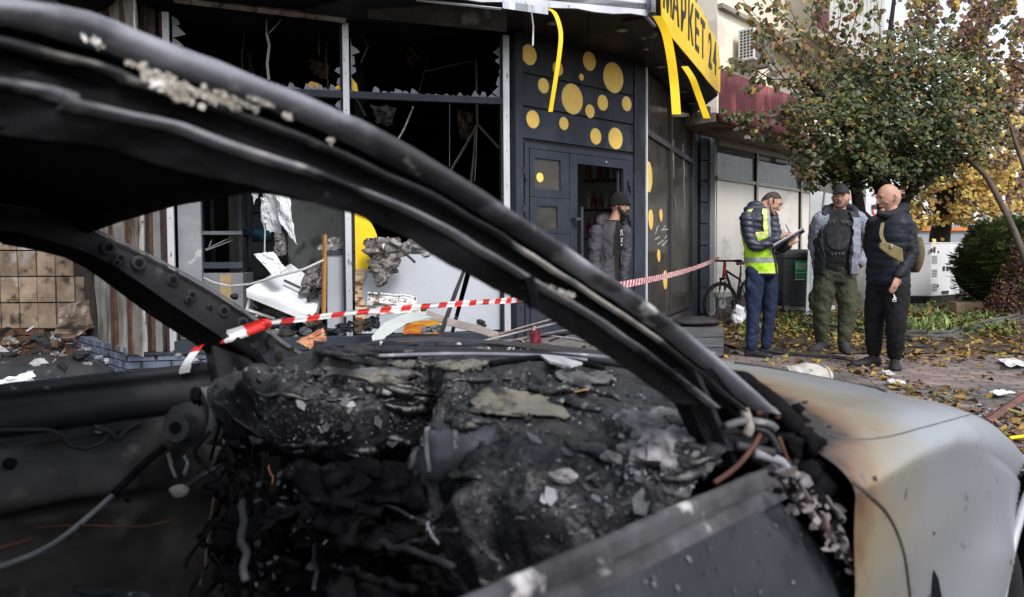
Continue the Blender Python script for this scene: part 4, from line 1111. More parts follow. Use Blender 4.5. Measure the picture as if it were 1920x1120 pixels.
# air conditioner
ac = thing('air_conditioner', 'white outdoor air conditioner unit bracketed to the cream wall above the maroon sheet', 'air conditioner', FG.at(px_x(FG, 1385, 110), 0, FG.hit(1385, 125)[1]))
x0, x1 = px_x(FG, 1372, 95), px_x(FG, 1402, 95); z0, z1 = FG.hit(1372, 118)[1], FG.hit(1372, 68)[1]
mb = MB(); mb.box(FG, x0, x0 + .80, -.42, -.12, z0, z0 + .56); mb.build('casing', M('ac_white', (.55, .54, .52), (.48, .47, .45), 4, .5, None, .02), ac, bevel=.012)
mb = MB(); mb.box(FG, x0 + .06, x0 + .76, -.430, -.421, z0 + .04, z0 + .52); mb.build('fan_grille', M('ac_grille', (.14, .135, .13), (.10, .1, .1), 40, .6, None, .3), ac)
mb = MB()
for i in range(4):
    for j in range(9): mb.box(FG, x0 - .004, x0 - .001, -.40 + i * .065, -.36 + i * .065, z0 + .05 + j * .054, z0 + .085 + j * .054)
tag(mb.build('vent_slot', screw_m, ac), kind='stuff')
for xx in (x0 + .1, x0 + .7):
    mb = MB(); mb.box(FG, xx, xx + .03, -.45, 0, z0 - .035, z0 - .004); mb.tube([FG.at(xx + .015, -.42, z0 - .03), FG.at(xx + .015, 0, z0 - .3)], .012, 4); mb.build('bracket', M('ac_bracket', (.3, .29, .27), None, 4, .6, None, 0), ac)
# ================================================================== paving
pave_bed = M('paving_bed', (.05, .042, .036), (.03, .027, .025), 6, .95, None, .4)
gx = [Vector((.5, 2.2, 0)), Vector((9.5, 2.2, 0)), Vector((14, 9.0, 0)), Vector((3.2, 9.3, 0)), Vector((.5, 8.0, 0))]
mb = MB(); mb.slab([p + Vector((0, 0, -.010)) for p in gx], -.05, Vector((0, 0, 1)))
pav = tag(mb.build('pavement', pave_bed), kind='structure')
paver_m = M('worn_paver', (.215, .165, .157), (.15, .12, .116), 3, .85, None, .25, rv=.28, c3=(.20, .17, .15), s3=24, t3=.62, w3=.1, c4=(.12, .11, .105), s4=.8, t4=.5)
pm = unit_box(paver_m, .04, 'paver')
pm.transform(Matrix.Rotation(R(-90), 4, 'X'))      # face up
PWx, PWy = .205, .105
ang = R(-17); ca, sa = math.cos(ang), math.sin(ang)
cands = []
for j in range(-30, 110):
    for i in range(-20, 70):
        a = i * PWx + (j % 2) * PWx / 2; b = j * PWy
        x = 1.5 + a * ca - b * sa; y = 2.6 + a * sa + b * ca
        if y < 2.3 or y > 9.2 or x < 1.0: continue
        yb = 8.6 - (x - 3) * .12
        if y > yb: continue
        sx = 960 + 1400 * x / y; sy_ = 480 + 1540 / y
        if sx < 1330 or sx > 1990 or sy_ > 980: continue
        # hidden behind the bonnet: skip the far-left part
        if sy_ > 700 + (sx - 1450) * .5 + 40: continue
        cands.append((x, y, sx, sy_))
cands.sort(key=lambda c: c[1])
ms = []
rest = MB()
for k, (x, y, sx, sy_) in enumerate(cands):
    h = wobble(x * 3, y * 3) * .35 + rnd.uniform(-.0015, .0015)
    m4 = Matrix.Translation((x, y, h)) @ Matrix.Rotation(ang + rnd.uniform(-.012, .012), 4, 'Z') @ Matrix.Rotation(rnd.uniform(-.012, .012), 4, 'X') @ Matrix.Diagonal((PWx - .006, PWy - .006, .04, 1))
    if sx < 1925 and len(ms) < 300: ms.append(m4)
    else:
        b = len(rest.v); rest.add([m4 @ v.co for v in pm.vertices], [tuple(p.vertices) for p in pm.polygons])
print('pavers', len(ms), len(cands))
pieces(pm, 'paver', pav, ms)
tag(rest.build('paver', M('worn_paver_far', (.19, .15, .142), (.125, .10, .096), 4.5, .85, None, .25, c3=(.20, .17, .15), s3=24, t3=.62, w3=.1), pav), kind='stuff')
soil = M('leafy_soil', (.075, .055, .038), (.045, .036, .027), 5, .95, None, .6, c3=(.16, .11, .04), s3=12, t3=.58, w3=.08)
mb = MB()
def soilf(u, v):
    x = 2.6 + 16 * u; y = 8.2 + 11 * v - .02 * x
    return Vector((x, y, .004 + .03 * abs(noise.fractal(Vector((x * 1.3, y * 1.3, 2)), .8, 2, 4))))
mb.grid(soilf, 90, 60)
tag(mb.build('planting_soil', soil, smooth=True), kind='structure')
# raised bed behind the log edging
bed_pts = [G(1500, 622), G(1700, 641), G(1780, 643), G(1830, 625), G(1925, 603)]
for p in bed_pts: p.z = 0
edge_t = thing('log_edging', 'low stacked log edging around the planting bed behind the three men', 'edging', bed_pts[2])
q = random.Random(17)
for lay in range(3):
    for a, b in zip(bed_pts[:-1], bed_pts[1:]):
        mb = MB(); o1 = Vector((q.uniform(-.01, .01), lay * .035, .028 + lay * .045))
        mb.tube(wob_(a + o1, b + o1, 8, .012, q.uniform(0, 99)) if False else [a.lerp(b, k / 7) + o1 + Vector((0, .012 * math.sin(k * 2.3 + lay), .006 * math.sin(k * 1.7 + lay * 2))) for k in range(8)], [.03 + .004 * math.sin(k * 3.1 + lay) for k in range(8)], 8)
        mb.build('log', oldwood, edge_t, smooth=True)
mb = MB(); ptsb = [G(1690, 652), G(1760, 655), G(1850, 662), G(1930, 668)]
mb.tube([p + Vector((0, 0, .012)) for p in ptsb], .012, 6); solo(mb, 'black_hose', rubber, 'thin black hose lying along the paving in front of the log edging', 'hose')
mb = MB(); ptsb = [G(1395, 655), G(1440, 664), G(1560, 672), G(1600, 678)]
mb.tube([p + Vector((0, 0, .02)) for p in ptsb], .022, 6); solo(mb, 'dark_kerb', oldwood, 'dark wooden strip on the ground by the feet of the man in the yellow vest', 'edging')
# ================================================================== fallen leaves
lc = [M('leaf_yellow', (.34, .24, .045), (.26, .17, .035), 30, .8, None, 0), M('leaf_ochre', (.30, .19, .05), (.22, .13, .04), 30, .8, None, 0), M('leaf_brown', (.15, .085, .045), (.10, .06, .035), 30, .8, None, 0), M('leaf_greenish', (.20, .20, .05), (.14, .15, .045), 30, .8, None, 0)]
q = random.Random(23)
def leaf(mb, c, s, up=Vector((0, 0, 1)), curl=.35, tilt=.5):
    n = (up + Vector((q.uniform(-1, 1), q.uniform(-1, 1), q.uniform(-1, 1))) * tilt).normalized()
    t = n.orthogonal().normalized(); t.rotate(Matrix.Rotation(q.uniform(0, 6.28), 3, n)); b = n.cross(t)
    cv = n * s * curl * q.uniform(-1, 1)
    mb.add([c - t * s * .5, c - t * s * .12 - b * s * .42 + cv, c + t * s * .34 - b * s * .26 + cv * .6, c + t * s * .6 + cv * -.4, c + t * s * .34 + b * s * .26 + cv * .6, c - t * s * .12 + b * s * .42 + cv], [(0, 1, 2, 3), (0, 3, 4, 5)])
mb = MB()
for k in range(6200):
    if k < 4000:
        px, py = q.uniform(1350, 1940), 588 + abs(q.gauss(0, 1)) * 42
        if py > 690: continue
        wts = (3.5, 4, 6, 1)
    else:
        px, py = q.uniform(1480, 1960), q.uniform(655, 860)
        if q.random() < (py - 655) / 330: continue
        if noise.noise(Vector((px * .012, py * .03, 0))) < .0: continue
        wts = (1, 2.5, 7, .6)
    p = G(px, py, .0)
    if p.x > 14: continue
    dr_ = noise.fractal(Vector((p.x * 1.1, p.y * 1.1, 7)), .8, 2, 3)
    if dr_ < -.05 and q.random() < .8: continue
    p.z = .012 + q.uniform(0, .02) + (.03 if p.y > 8.4 else 0)
    mb.cur = q.choices(range(4), wts)[0]
    leaf(mb, p, q.uniform(.035, .085))
tag(mb.build('fallen_leaves', lc), 'yellow and brown fallen leaves on the paving and soil', 'leaves', kind='stuff')
# ================================================================== plants in the bed
grassm = M('strap_leaf', (.10, .17, .045), (.20, .26, .09), 14, .6, None, 0, c3=(.38, .36, .12), s3=9, t3=.62)
def strap(mb, c, h, ang, bend, wd):
    pts = []; n = 9
    for i in range(n):
        t = i / (n - 1)
        r_ = bend * t ** 1.6; z = h * (1 - (1 - t) ** 1.7) - h * .55 * bend / .3 * t ** 3 * .8
        pts.append(c + Vector((math.cos(ang) * r_, math.sin(ang) * r_, max(z, .02))))
    side = Vector((-math.sin(ang), math.cos(ang), 0))
    mb.ribbon(pts, [side * wd * (1 - (i / (n - 1)) ** 2 * .95) for i in range(n)], .002)
clumps = [(1735, 640, 9.3, 14, .30), (1775, 632, 9.6, 12, .28), (1812, 622, 10.4, 12, .26), (1705, 632, 9.9, 8, .22), (1845, 610, 11.0, 9, .22), (1660, 630, 10.2, 7, .16), (1760, 606, 11.5, 9, .25), (1560, 612, 11.6, 7, .15)]
for k, (px, py, d, n, h) in enumerate(clumps):
    c = G(px, py); c.z = .03
    mb = MB()
    for i in range(n * 2): strap(mb, c + Vector((q.uniform(-.08, .08), q.uniform(-.08, .08), 0)), h * q.uniform(.6, 1.2), q.uniform(0, 6.28), q.uniform(.08, .34), q.uniform(.018, .032))
    lab = ['broad strap-leaved clump drooping over the log edging', 'pale green strap-leaved clump right of the drooping one', 'upright strap-leaved clump before the wooden crate', 'small strap-leaved clump beside the black trousers', 'strap-leaved clump nearest the dark red shrub', 'low tuft glimpsed between the legs of the man in black', 'strap-leaved clump in front of the white generator', 'low green tuft between the green cargo trousers'][k]
    solo(mb, 'leafy_plant', grassm, lab, 'plant', origin=c, group='strap-leaved plants in the bed')
gc = MB()
for k in range(1500):
    px, py = q.uniform(1380, 1900), q.uniform(578, 640)
    if px < 1640 and py < 600: continue
    p = G(px, py); p.z = .03 + q.uniform(0, .14)
    gc.cur = q.choices((0, 1, 2), (6, 2, 1))[0]
    leaf(gc, p, q.uniform(.04, .10), tilt=.9)
tag(gc.build('ground_cover', [M('green_cover', (.07, .11, .03), (.12, .16, .05), 8, .7, None, 0), lc[3], lc[0]]), 'low green leafy ground cover in the planting bed', 'ground cover', kind='stuff')
# ================================================================== trees
bark = M('dark_bark', (.035, .028, .025), (.018, .015, .014), 14, .9, None, .6, stretch=(1, 1, .3))
bark2 = M('grey_brown_bark', (.13, .10, .085), (.08, .062, .052), 14, .9, None, .5, stretch=(1, 1, .4))
def limb(pts, r0, r1, mat, parent, name='limb', seg=8):
    pts = path_([P(*p) if len(p) == 3 and not isinstance(p, Vector) else p for p in pts], 14)
    mb = MB(); mb.tube(pts, [r0 + (r1 - r0) * i / 13 for i in range(14)], seg); return mb.build(name, mat, parent, smooth=True), pts
def path_(pts, m):
    n = len(pts); out = []
    L = [0]
    for a, b in zip(pts[:-1], pts[1:]): L.append(L[-1] + (b - a).length)
    for k in range(m):
        s = L[-1] * k / (m - 1); i = 0
        while i < n - 2 and L[i + 1] < s: i += 1
        t = (s - L[i]) / max(L[i + 1] - L[i], 1e-9)
        p0, p1, p2, p3 = pts[max(i - 1, 0)], pts[i], pts[i + 1], pts[min(i + 2, n - 1)]
        out.append(.5 * ((2 * p1) + (p2 - p0) * t + (2 * p0 - 5 * p1 + 4 * p2 - p3) * t * t + (3 * p1 - p0 - 3 * p2 + p3) * t ** 3))
    return out
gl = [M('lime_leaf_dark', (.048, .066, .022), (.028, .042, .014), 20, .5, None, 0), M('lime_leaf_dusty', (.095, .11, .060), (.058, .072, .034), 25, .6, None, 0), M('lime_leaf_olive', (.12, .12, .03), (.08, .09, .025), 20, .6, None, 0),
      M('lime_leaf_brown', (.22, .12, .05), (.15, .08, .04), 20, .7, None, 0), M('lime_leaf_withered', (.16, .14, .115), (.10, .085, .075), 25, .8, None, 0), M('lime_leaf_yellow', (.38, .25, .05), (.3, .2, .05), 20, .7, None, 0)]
def leaf2(mb, c, s, n, curl=.15):
    """rounded lime leaf, 7-gon folded along its midrib"""
    t = Vector((q.uniform(-1, 1), q.uniform(-1, 1), -1.4)); t = (t - n * t.dot(n)).normalized(); b = n.cross(t)
    f = n * s * curl * q.uniform(.2, 1.2)
    mb.add([c, c - b * s * .42 + t * s * .15 - f, c - b * s * .5 + t * s * .5 - f, c - b * s * .25 + t * s * .85 - f * .5, c + t * s * 1.08, c + b * s * .25 + t * s * .85 - f * .5, c + b * s * .5 + t * s * .5 - f, c + b * s * .42 + t * s * .15 - f, c + t * s * .5],
           [(0, 1, 2, 8), (8, 2, 3, 4), (0, 8, 6, 7), (8, 4, 5, 6)])
lime = thing('lime_tree', 'bushy lime tree with dark green and browning leaves behind the men', 'tree', G(1652, 628))
for pts, r0, r1 in (([(1652, 640, 10.2), (1655, 560, 10.2), (1660, 450, 10.2), (1655, 340, 10.2), (1640, 280, 10.2)], .12, .09), ([(1655, 360, 10.2), (1625, 310, 10.2), (1590, 250, 10.1), (1540, 180, 10.0), (1505, 150, 9.9)], .09, .03), ([(1612, 400, 10.1), (1603, 340, 10.1), (1598, 280, 10.0), (1610, 200, 10)], .085, .04),
                    ([(1690, 390, 10.2), (1712, 350, 10.2), (1732, 300, 10.2), (1760, 200, 10.2), (1790, 60, 10.2)], .06, .02), ([(1660, 420, 10.2), (1690, 390, 10.2), (1735, 320, 10.2)], .07, .05), ([(1640, 300, 10.2), (1650, 200, 10.2), (1665, 90, 10.2), (1680, -30, 10.2)], .07, .02), ([(1612, 400, 10.1), (1640, 430, 10.2), (1655, 470, 10.2)], .07, .09)):
    limb(pts, r0, r1, bark, lime)
crown = MB()
def crown_pt(cx, cy, rx_, ry_, d, dd):
    while True:
        x, y, z = q.uniform(-1, 1), q.uniform(-1, 1), q.uniform(-1, 1)
        r2 = x * x + y * y + z * z
        if r2 > 1: continue
        if r2 < .25 and q.random() < .6: continue
        return cx + x * rx_, cy + y * ry_, d + z * dd
for k in range(24000):
    c_ = q.choices(((1660, 235, 205, 135), (1760, 205, 150, 140), (1580, 215, 110, 115), (1650, 300, 130, 45), (1820, 225, 90, 85), (1520, 300, 40, 60), (1730, 120, 150, 75)), (32, 16, 12, 10, 9, 3, 9))[0]
    px, py, d = crown_pt(*c_, 10.1, 1.15)
    nz0 = noise.noise(Vector((px * .013, py * .016, d * 1.2)))
    if nz0 < -.16 and q.random() < .85: continue
    if px > 1800 and nz0 < .05 and q.random() < .6: continue
    p = P(px, py, d)
    up = (150 - py) / 200
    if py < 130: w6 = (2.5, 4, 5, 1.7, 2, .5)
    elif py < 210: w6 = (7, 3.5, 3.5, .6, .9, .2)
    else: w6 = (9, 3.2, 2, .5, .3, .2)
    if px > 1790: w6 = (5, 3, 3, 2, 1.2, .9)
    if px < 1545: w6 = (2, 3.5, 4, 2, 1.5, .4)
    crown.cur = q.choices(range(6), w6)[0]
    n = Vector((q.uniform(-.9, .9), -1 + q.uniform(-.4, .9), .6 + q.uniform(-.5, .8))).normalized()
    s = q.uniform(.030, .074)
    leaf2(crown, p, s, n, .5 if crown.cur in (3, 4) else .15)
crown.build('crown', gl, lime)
# long sparse shoots with brown leaves
sh = MB(); shl = MB()
roots = [(1505, 150), (1512, 152), (1520, 150)]
shoots = [((1512, 150), (1450, 70), (1388, -5)), ((1515, 148), (1500, 60), (1462, -20)), ((1520, 150), (1478, 100), (1398, 20)), ((1560, 105), (1480, 40), (1436, -10)), ((1560, 110), (1545, 60), (1522, -10)), ((1515, 150), (1440, 150), (1400, 165)), ((1450, 150), (1410, 130), (1362, 115)),
          ((1565, 105), (1600, 50), (1612, -10)), ((1560, 180), (1600, 110), (1640, 20)), ((1640, 150), (1650, 60), (1640, -20)), ((1500, 190), (1430, 210), (1360, 208)), ((1500, 215), (1440, 220), (1385, 225)), ((1505, 255), (1450, 250), (1398, 240)), ((1640, 160), (1700, 80), (1720, -10)), ((1700, 160), (1760, 80), (1800, 0)),
          ((1500, 120), (1520, 50), (1560, -20)), ((1530, 140), (1570, 60), (1580, -20)), ((1540, 130), (1500, 90), (1420, 30)), ((1780, 200), (1850, 120), (1900, 40)), ((1800, 220), (1880, 200), (1950, 190)), ((1490, 170), (1450, 120), (1420, 60)), ((1700, 120), (1740, 40), (1750, -20)), ((1820, 120), (1860, 40), (1880, -20))]
for k, (a, b, c) in enumerate(shoots):
    d0 = 9.9 + q.uniform(-.4, .4)
    pts = path_([P(a[0], a[1], d0), P(b[0], b[1], d0 + q.uniform(-.2, .2)), P(c[0], c[1], d0 + q.uniform(-.5, .3))], 16)
    sh.tube(pts, [.011 - .008 * i / 15 for i in range(16)], 5)
    for i in range(2, 16):
        for r_ in range(4 if a[1] < 170 else 5):
            if q.random() < .2: continue
            p = pts[i] + Vector((q.uniform(-1, 1), q.uniform(-1, 1), q.uniform(-1, .5))) * .10
            if c[1] > 100: shl.cur = q.choices(range(6), (1, 5, 2, .5, 2, .3))[0]
            else: shl.cur = q.choices(range(6), (.4, 1, 5, 4, 1, .5))[0]
            leaf2(shl, p, q.uniform(.055, .095), Vector((q.uniform(-.9, .9), -1 + q.uniform(-.4, .9), .2 + q.uniform(-.5, .8))).normalized(), .4)
sh.build('twigs', M('twig_bark', (.075, .055, .05), None, 9, .9, None, 0), lime); tag(shl.build('sparse_leaves', gl, lime), kind='stuff')
# reddish young tree with a leaning stem at the right edge
lean = thing('leaning_tree', 'thin leaning tree stem crossing in front of the evergreen bush at the right edge', 'tree', P(1925, 500, 9.5))
lean.location.z = 0
limb([(1990, 640, 9.2), (1935, 520, 9.3), (1900, 430, 9.4), (1868, 365, 9.5), (1845, 325, 9.6), (1822, 305, 9.7), (1800, 290, 9.8)], .055, .028, bark2, lean, 'trunk')
limb([(1990, 500, 9.4), (1935, 350, 9.6), (1905, 270, 9.8), (1890, 220, 9.9)], .04, .02, bark2, lean, 'limb')
rm = [M('purple_brown_leaf', (.13, .07, .06), (.09, .05, .045), 12, .8, None, 0), M('rust_leaf', (.20, .12, .05), (.14, .085, .04), 12, .8, None, 0), lc[0], gl[2]]
mb = MB()
for k in range(4200):
    c_ = q.choices(((1890, 60, 130, 110), (1905, 190, 60, 90), (1790, 30, 130, 70), (1900, 330, 45, 50)), (6, 3, 4, .7))[0]
    px, py, d = crown_pt(*c_, 10.8, 1.0)
    if noise.noise(Vector((px * .02, py * .02, 3))) < -.1: continue
    mb.cur = q.choices(range(4), (5, 4, 1, 1))[0]
    leaf2(mb, P(px, py, d), q.uniform(.04, .085), Vector((q.uniform(-.9, .9), -1, .5 + q.uniform(-.6, .8))).normalized(), .5)
mb.build('crown', rm, lean)
# yellow trees further off
yl = [M('golden_leaf', (.40, .27, .075), (.33, .22, .06), 8, .8, None, 0), M('amber_leaf', (.36, .20, .05), (.28, .15, .04), 8, .8, None, 0), M('lemon_leaf', (.52, .42, .12), (.42, .34, .10), 8, .8, None, 0), M('tan_leaf2', (.20, .13, .07), (.14, .10, .06), 8, .8, None, 0)]
yt = thing('golden_tree', 'golden-leaved tree with a thick black trunk behind the white generator', 'tree', P(1760, 560, 22)); yt.location.z = 0
limb([(1758, 620, 22), (1760, 470, 22), (1766, 420, 22), (1772, 370, 22), (1775, 335, 22)], .38, .22, bark, yt, 'trunk')
for pts in ([(1768, 360, 22), (1745, 345, 22), (1725, 340, 22)], [(1772, 355, 22), (1795, 348, 21.8), (1812, 362, 21.6)], [(1775, 345, 22), (1790, 310, 22), (1840, 280, 22)], [(1770, 350, 22), (1740, 290, 22), (1700, 220, 22)], [(1765, 400, 22), (1748, 385, 22), (1740, 375, 22)]): limb(pts, .13, .04, bark, yt)
mb = MB()
for k in range(9000):
    c_ = q.choices(((1790, 330, 110, 40), (1850, 375, 90, 50), (1730, 400, 45, 40), (1900, 290, 80, 80), (1700, 300, 110, 50), (1820, 400, 60, 25), (1760, 180, 200, 110), (1760, 430, 25, 50)), (8, 7, 1.6, 5, 4, 2.5, 5, .35))[0]
    px, py, d = crown_pt(*c_, 21.6, 2.2)
    if noise.noise(Vector((px * .022, py * .035, d * .4))) < -.08 and q.random() < .9: continue
    mb.cur = q.choices(range(4), (5, 3, 2.5, 1.2))[0]
    leaf(mb, P(px, py, d), q.uniform(.09, .17), Vector((0, -1, .6)), tilt=.7)
mb.build('crown', yl, yt)
# conifer hedge bush
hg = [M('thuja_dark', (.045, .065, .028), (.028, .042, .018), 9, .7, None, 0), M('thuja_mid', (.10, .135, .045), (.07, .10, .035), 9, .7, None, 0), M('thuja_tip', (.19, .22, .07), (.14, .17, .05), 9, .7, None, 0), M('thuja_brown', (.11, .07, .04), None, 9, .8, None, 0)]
hb = thing('thuja_bush', 'large dark evergreen bush right of the white generator', 'bush', P(1850, 590, 14)); hb.location.z = 0
mb = MB()
mb.cur = 0
mb.blobs(P(1898, 510, 14.6), .9, .7, .75, 24, 16, .3, 2, 3)
for k in range(8000):
    th, ph = q.uniform(0, 6.28), math.acos(q.uniform(-.9, 1))
    d_ = Vector((math.cos(th) * math.sin(ph), math.sin(th) * math.sin(ph), math.cos(ph)))
    if d_.y > .5: continue
    r_ = q.uniform(.82, 1.05) * (1 + .22 * noise.noise(d_ * 3.5))
    c = P(1898, 512, 14.6) + Vector((d_.x * 1.02 * r_, d_.y * .95 * r_, d_.z * .98 * r_))
    if c.z < .05: continue
    out_ = (d_ + Vector((0, 0, .35)) + Vector((q.uniform(-.5, .5), q.uniform(-.5, .5), q.uniform(-.4, .4)))).normalized()
    l = q.uniform(.08, .2); sd_ = out_.cross(Vector((0, 0, 1))).normalized() * l * .22
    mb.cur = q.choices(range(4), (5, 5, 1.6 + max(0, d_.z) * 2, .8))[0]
    mb.add([c, c + out_ * l * .5 + sd_, c + out_ * l, c + out_ * l * .5 - sd_], [(0, 1, 2, 3)])
    mb.add([c + out_ * l * .3, c + out_ * l * .4 + sd_ * 2.2, c + out_ * l * .75 + sd_ * 2.8, c + out_ * l * .55], [(0, 1, 2, 3)])
    mb.add([c + out_ * l * .3, c + out_ * l * .55, c + out_ * l * .75 - sd_ * 2.8, c + out_ * l * .4 - sd_ * 2.2], [(0, 1, 2, 3)])
mb.build('foliage', hg, hb)
rs = thing('barberry_bush', 'small purple-brown shrub at the right edge below the evergreen bush', 'bush', P(1900, 590, 11.8)); rs.location.z = 0
mb = MB()
for k in range(2600):
    px, py, d = crown_pt(*q.choice(((1905, 545, 48, 60), (1880, 572, 40, 25), (1915, 480, 22, 36))), 11.9, .5)
    p = P(px, py, d)
    if p.z < .02: continue
    mb.cur = q.choices(range(4), (6, 1.5, .2, .3))[0]; leaf(mb, p, q.uniform(.03, .06), tilt=1.0)
mb.build('foliage', [M('barberry_leaf', (.085, .035, .035), (.05, .022, .025), 12, .8, None, 0)] + rm[1:], rs)
# ================================================================== street behind
mb = MB(); mb.box(Fr(P(1600, 480, 46), (1, .0)), -2, 18, 0, .5, -.05, P(960, 425, 46).z)
solo(mb, 'grey_fence_wall', M('grey_panel_wall', (.27, .285, .31), (.23, .245, .27), .4, .8, None, 0, stretch=(1, 1, 1)), 'long low grey wall across the street behind the golden tree', 'wall')
mb = MB(); f_ = Fr(P(1600, 480, 45.9), (1, .0)); mb.box(f_, 1, 9.5, -.08, -.02, P(960, 438, 45.9).z, P(960, 432, 45.9).z); 
solo(mb, 'orange_band', M('orange_band', (.65, .20, .05), None, 5, .6, None, 0), 'thin orange band running along the distant grey wall', 'band')
bb_ = thing('pale_building', 'pale distant building with white vertical strips seen through the golden leaves', 'building', P(1760, 480, 60)); bb_.location.z = 0
f_ = Fr(P(1560, 480, 60), (1, .03))
mb = MB(); mb.box(f_, -3, 26, .3, 6, 0, 14); mb.build('wall', M('far_wall', (.40, .39, .38), (.3, .3, .3), .3, .8, None, 0), bb_)
for k in range(22):
    mb = MB(); mb.box(f_, k * 1.05, k * 1.05 + .45, 0, .3, 2.0, 13); mb.build('pilaster', M('white_pilaster', (.66, .65, .63), None, 1, .8, None, 0) if k == 0 else bpy.data.materials['white_pilaster'], bb_)
for k in range(22):
    for j in range(3):
        if (k + j) % 3: continue
        mb = MB(); mb.box(f_, k * 1.05 + .5, k * 1.05 + 1.0, .25, .29, 3 + j * 3, 5 + j * 3); mb.build('window', M('far_window', (.07, .08, .09), None, 1, .3, None, 0) if (k, j) == (0, 0) else bpy.data.materials['far_window'], bb_)
# white lettered shop pillar behind the heads
kiosk = thing('lettered_pillar', 'white advertising pillar with red letters behind the bald man', 'sign', P(1648, 560, 17)); kiosk.location.z = 0
fk_ = Fr(P(1610, 480, 17), (1, .1))
a, b = px_x(fk_, 1622), px_x(fk_, 1686)
mb = MB(); mb.box(fk_, a, b, 0, .3, 0, fk_.hit(1640, 322)[1]); mb.build('board', white_board, kiosk)
redl = M('red_letter', (.5, .04, .05), None, 5, .6, None, 0)
for s_, py in (('ЗП', 370), ('ОХЛ', 404), ('КИ', 428)):
    x, z = fk_.hit(1633, py); text_mesh(s_, .34, redl, txt_m(fk_, x, -.012, z), 'lettering', kiosk, .003, .9, .006)
mb = MB(); x, z = fk_.hit(1634, 392); mb.box(fk_, x, x + .5, -.02, -.004, z, z + .09); mb.build('dark_strip', slate, kiosk)
# pinkish striped awning behind the crown
aw = MB(); f2_ = Fr(P(1655, 480, 24), (1, .2))
aw.box(f2_, 0, .9, 0, .1, 2.6, 3.5); solo(aw, 'striped_panel', M('pink_panel', (.55, .25, .24), (.7, .6, .58), 3, .7, None, 0, stretch=(6, 1, 6)), 'pink and white striped panel peeping through the lime tree', 'panel')
mb = MB(); mb.box(Fr(P(1665, 480, 30), (1, 0)), 0, 1.5, 0, .2, .0, P(0, 455, 30).z + .25); solo(mb, 'parked_van_part', white_board, 'pale low parked vehicle roof behind the generator', 'vehicle') if False else None
# ================================================================== generator, bin, bike, board, crate
gen = thing('generator', 'white boxy power generator on a black base behind the man in black', 'generator', P(1748, 572, 16.6)); gen.location.z = 0
gA = G(1745, 570); gA.z = 0
FGN = Fr(gA, (.80, .60)); FGL = Fr(gA, (-.62, .42))
genw = M('generator_white', (.62, .62, .63), (.56, .56, .57), 3, .4, None, .02)
w1 = px_x(FGN, 1800, 500); dl_ = .95
zt_g = FGN.hit(1746, 456)[1]; zb_g = FGN.hit(1746, 556)[1]
ex1, ex2 = FGN.ex * w1, (Vector((-.90, .42, 0))).normalized() * 1.0
def gbox(z0, z1, o=0.0):
    c = [gA + ex1 * (-o) + ex2 * (-o), gA + ex1 * (1 + o) + ex2 * (-o), gA + ex1 * (1 + o) + ex2 * (1 + o), gA + ex1 * (-o) + ex2 * (1 + o)]
    mb = MB(); mb.slab([p + Vector((0, 0, z0)) for p in c], z1 - z0, Vector((0, 0, 1))); return mb
gbox(zb_g, zt_g).build('cabinet', genw, gen, bevel=.012)
gbox(zt_g, zt_g + .02, .008).build('lid', genw, gen)
gbox(.02, zb_g - .002, -.01).build('base', rubber, gen, bevel=.01)
for (px0, py0, px1, py1) in ((1747, 480, 1757, 496), (1747, 506, 1757, 521), (1747, 533, 1757, 548)):
    for k in range(5):
        x0, z1 = FGN.hit(px0, py0 + (py1 - py0) * k / 5, 0); x1 = px_x(FGN, px1, py0)
        mb = MB(); mb.box(FGN, x0, x1, -.006, -.001, z1 - .02, z1); mb.build('louvre', M('gen_louvre', (.16, .16, .17), None, 3, .5, None, 0) if 'gen_louvre' not in bpy.data.materials else bpy.data.materials['gen_louvre'], gen)
for (px0, py0, px1, py1, c_) in ((1745, 466, 1748, 473, 0), (1750, 463, 1753, 474, 1), (1758, 471, 1760, 475, 0), (1767, 500, 1771, 508, 0), (1774, 500, 1778, 508, 0), (1765, 546, 1778, 551, 0), (1790, 506, 1793, 520, 0), (1757, 534, 1759, 539, 0)):
    x0, z1 = FGN.hit(px0, py0); x1, z0 = FGN.hit(px1, py1)
    mb = MB(); mb.box(FGN, x0, x1, -.012, -.001, z0, z1); mb.build('panel_label', M('gen_label', (.03, .03, .03), None, 3, .5, None, 0) if 'gen_label' not in bpy.data.materials else bpy.data.materials['gen_label'], gen)
x, z = FGN.hit(1751, 466); mb = MB(); mb.disc(FGN, x, z, .03, .03, -.03, -.013, 12); mb.build('stop_button', M('red_button', (.5, .02, .02), None, 3, .4, None, 0), gen)
mb = MB(); c = P(1808, 519, 17.5); mb.blobs(c, .10, .05, .06, 12, 8); solo(mb, 'red_lamp', M('red_lamp', (.65, .02, .05), None, 3, .3, None, 0), 'bright red lamp peeping between the generator and the evergreen bush', 'lamp', smooth=True)
# crate
cr = thing('wooden_crate', 'small open wooden crate lying in the plants before the evergreen bush', 'crate', G(1820, 600)); cr.location.z = 0
c0 = G(1793, 598); c0.z = .03; FCR = Fr(c0, (1, -.05)); wcr = px_x(FCR, 1850, 580)
cw = M('crate_wood', (.34, .24, .16), (.26, .18, .12), 8, .8, None, .1)
for k in range(3):
    mb = MB(); mb.box(FCR, 0, wcr, 0, .012, .02 + k * .085, .09 + k * .085); mb.build('slat', cw, cr)
    mb = MB(); mb.box(FCR, 0, wcr, .3, .312, .02 + k * .085, .09 + k * .085); mb.build('slat', cw, cr)
for x in (0, wcr - .03):
    mb = MB(); mb.box(FCR, x, x + .03, .013, .299, 0, .28); mb.build('end_board', cw, cr)
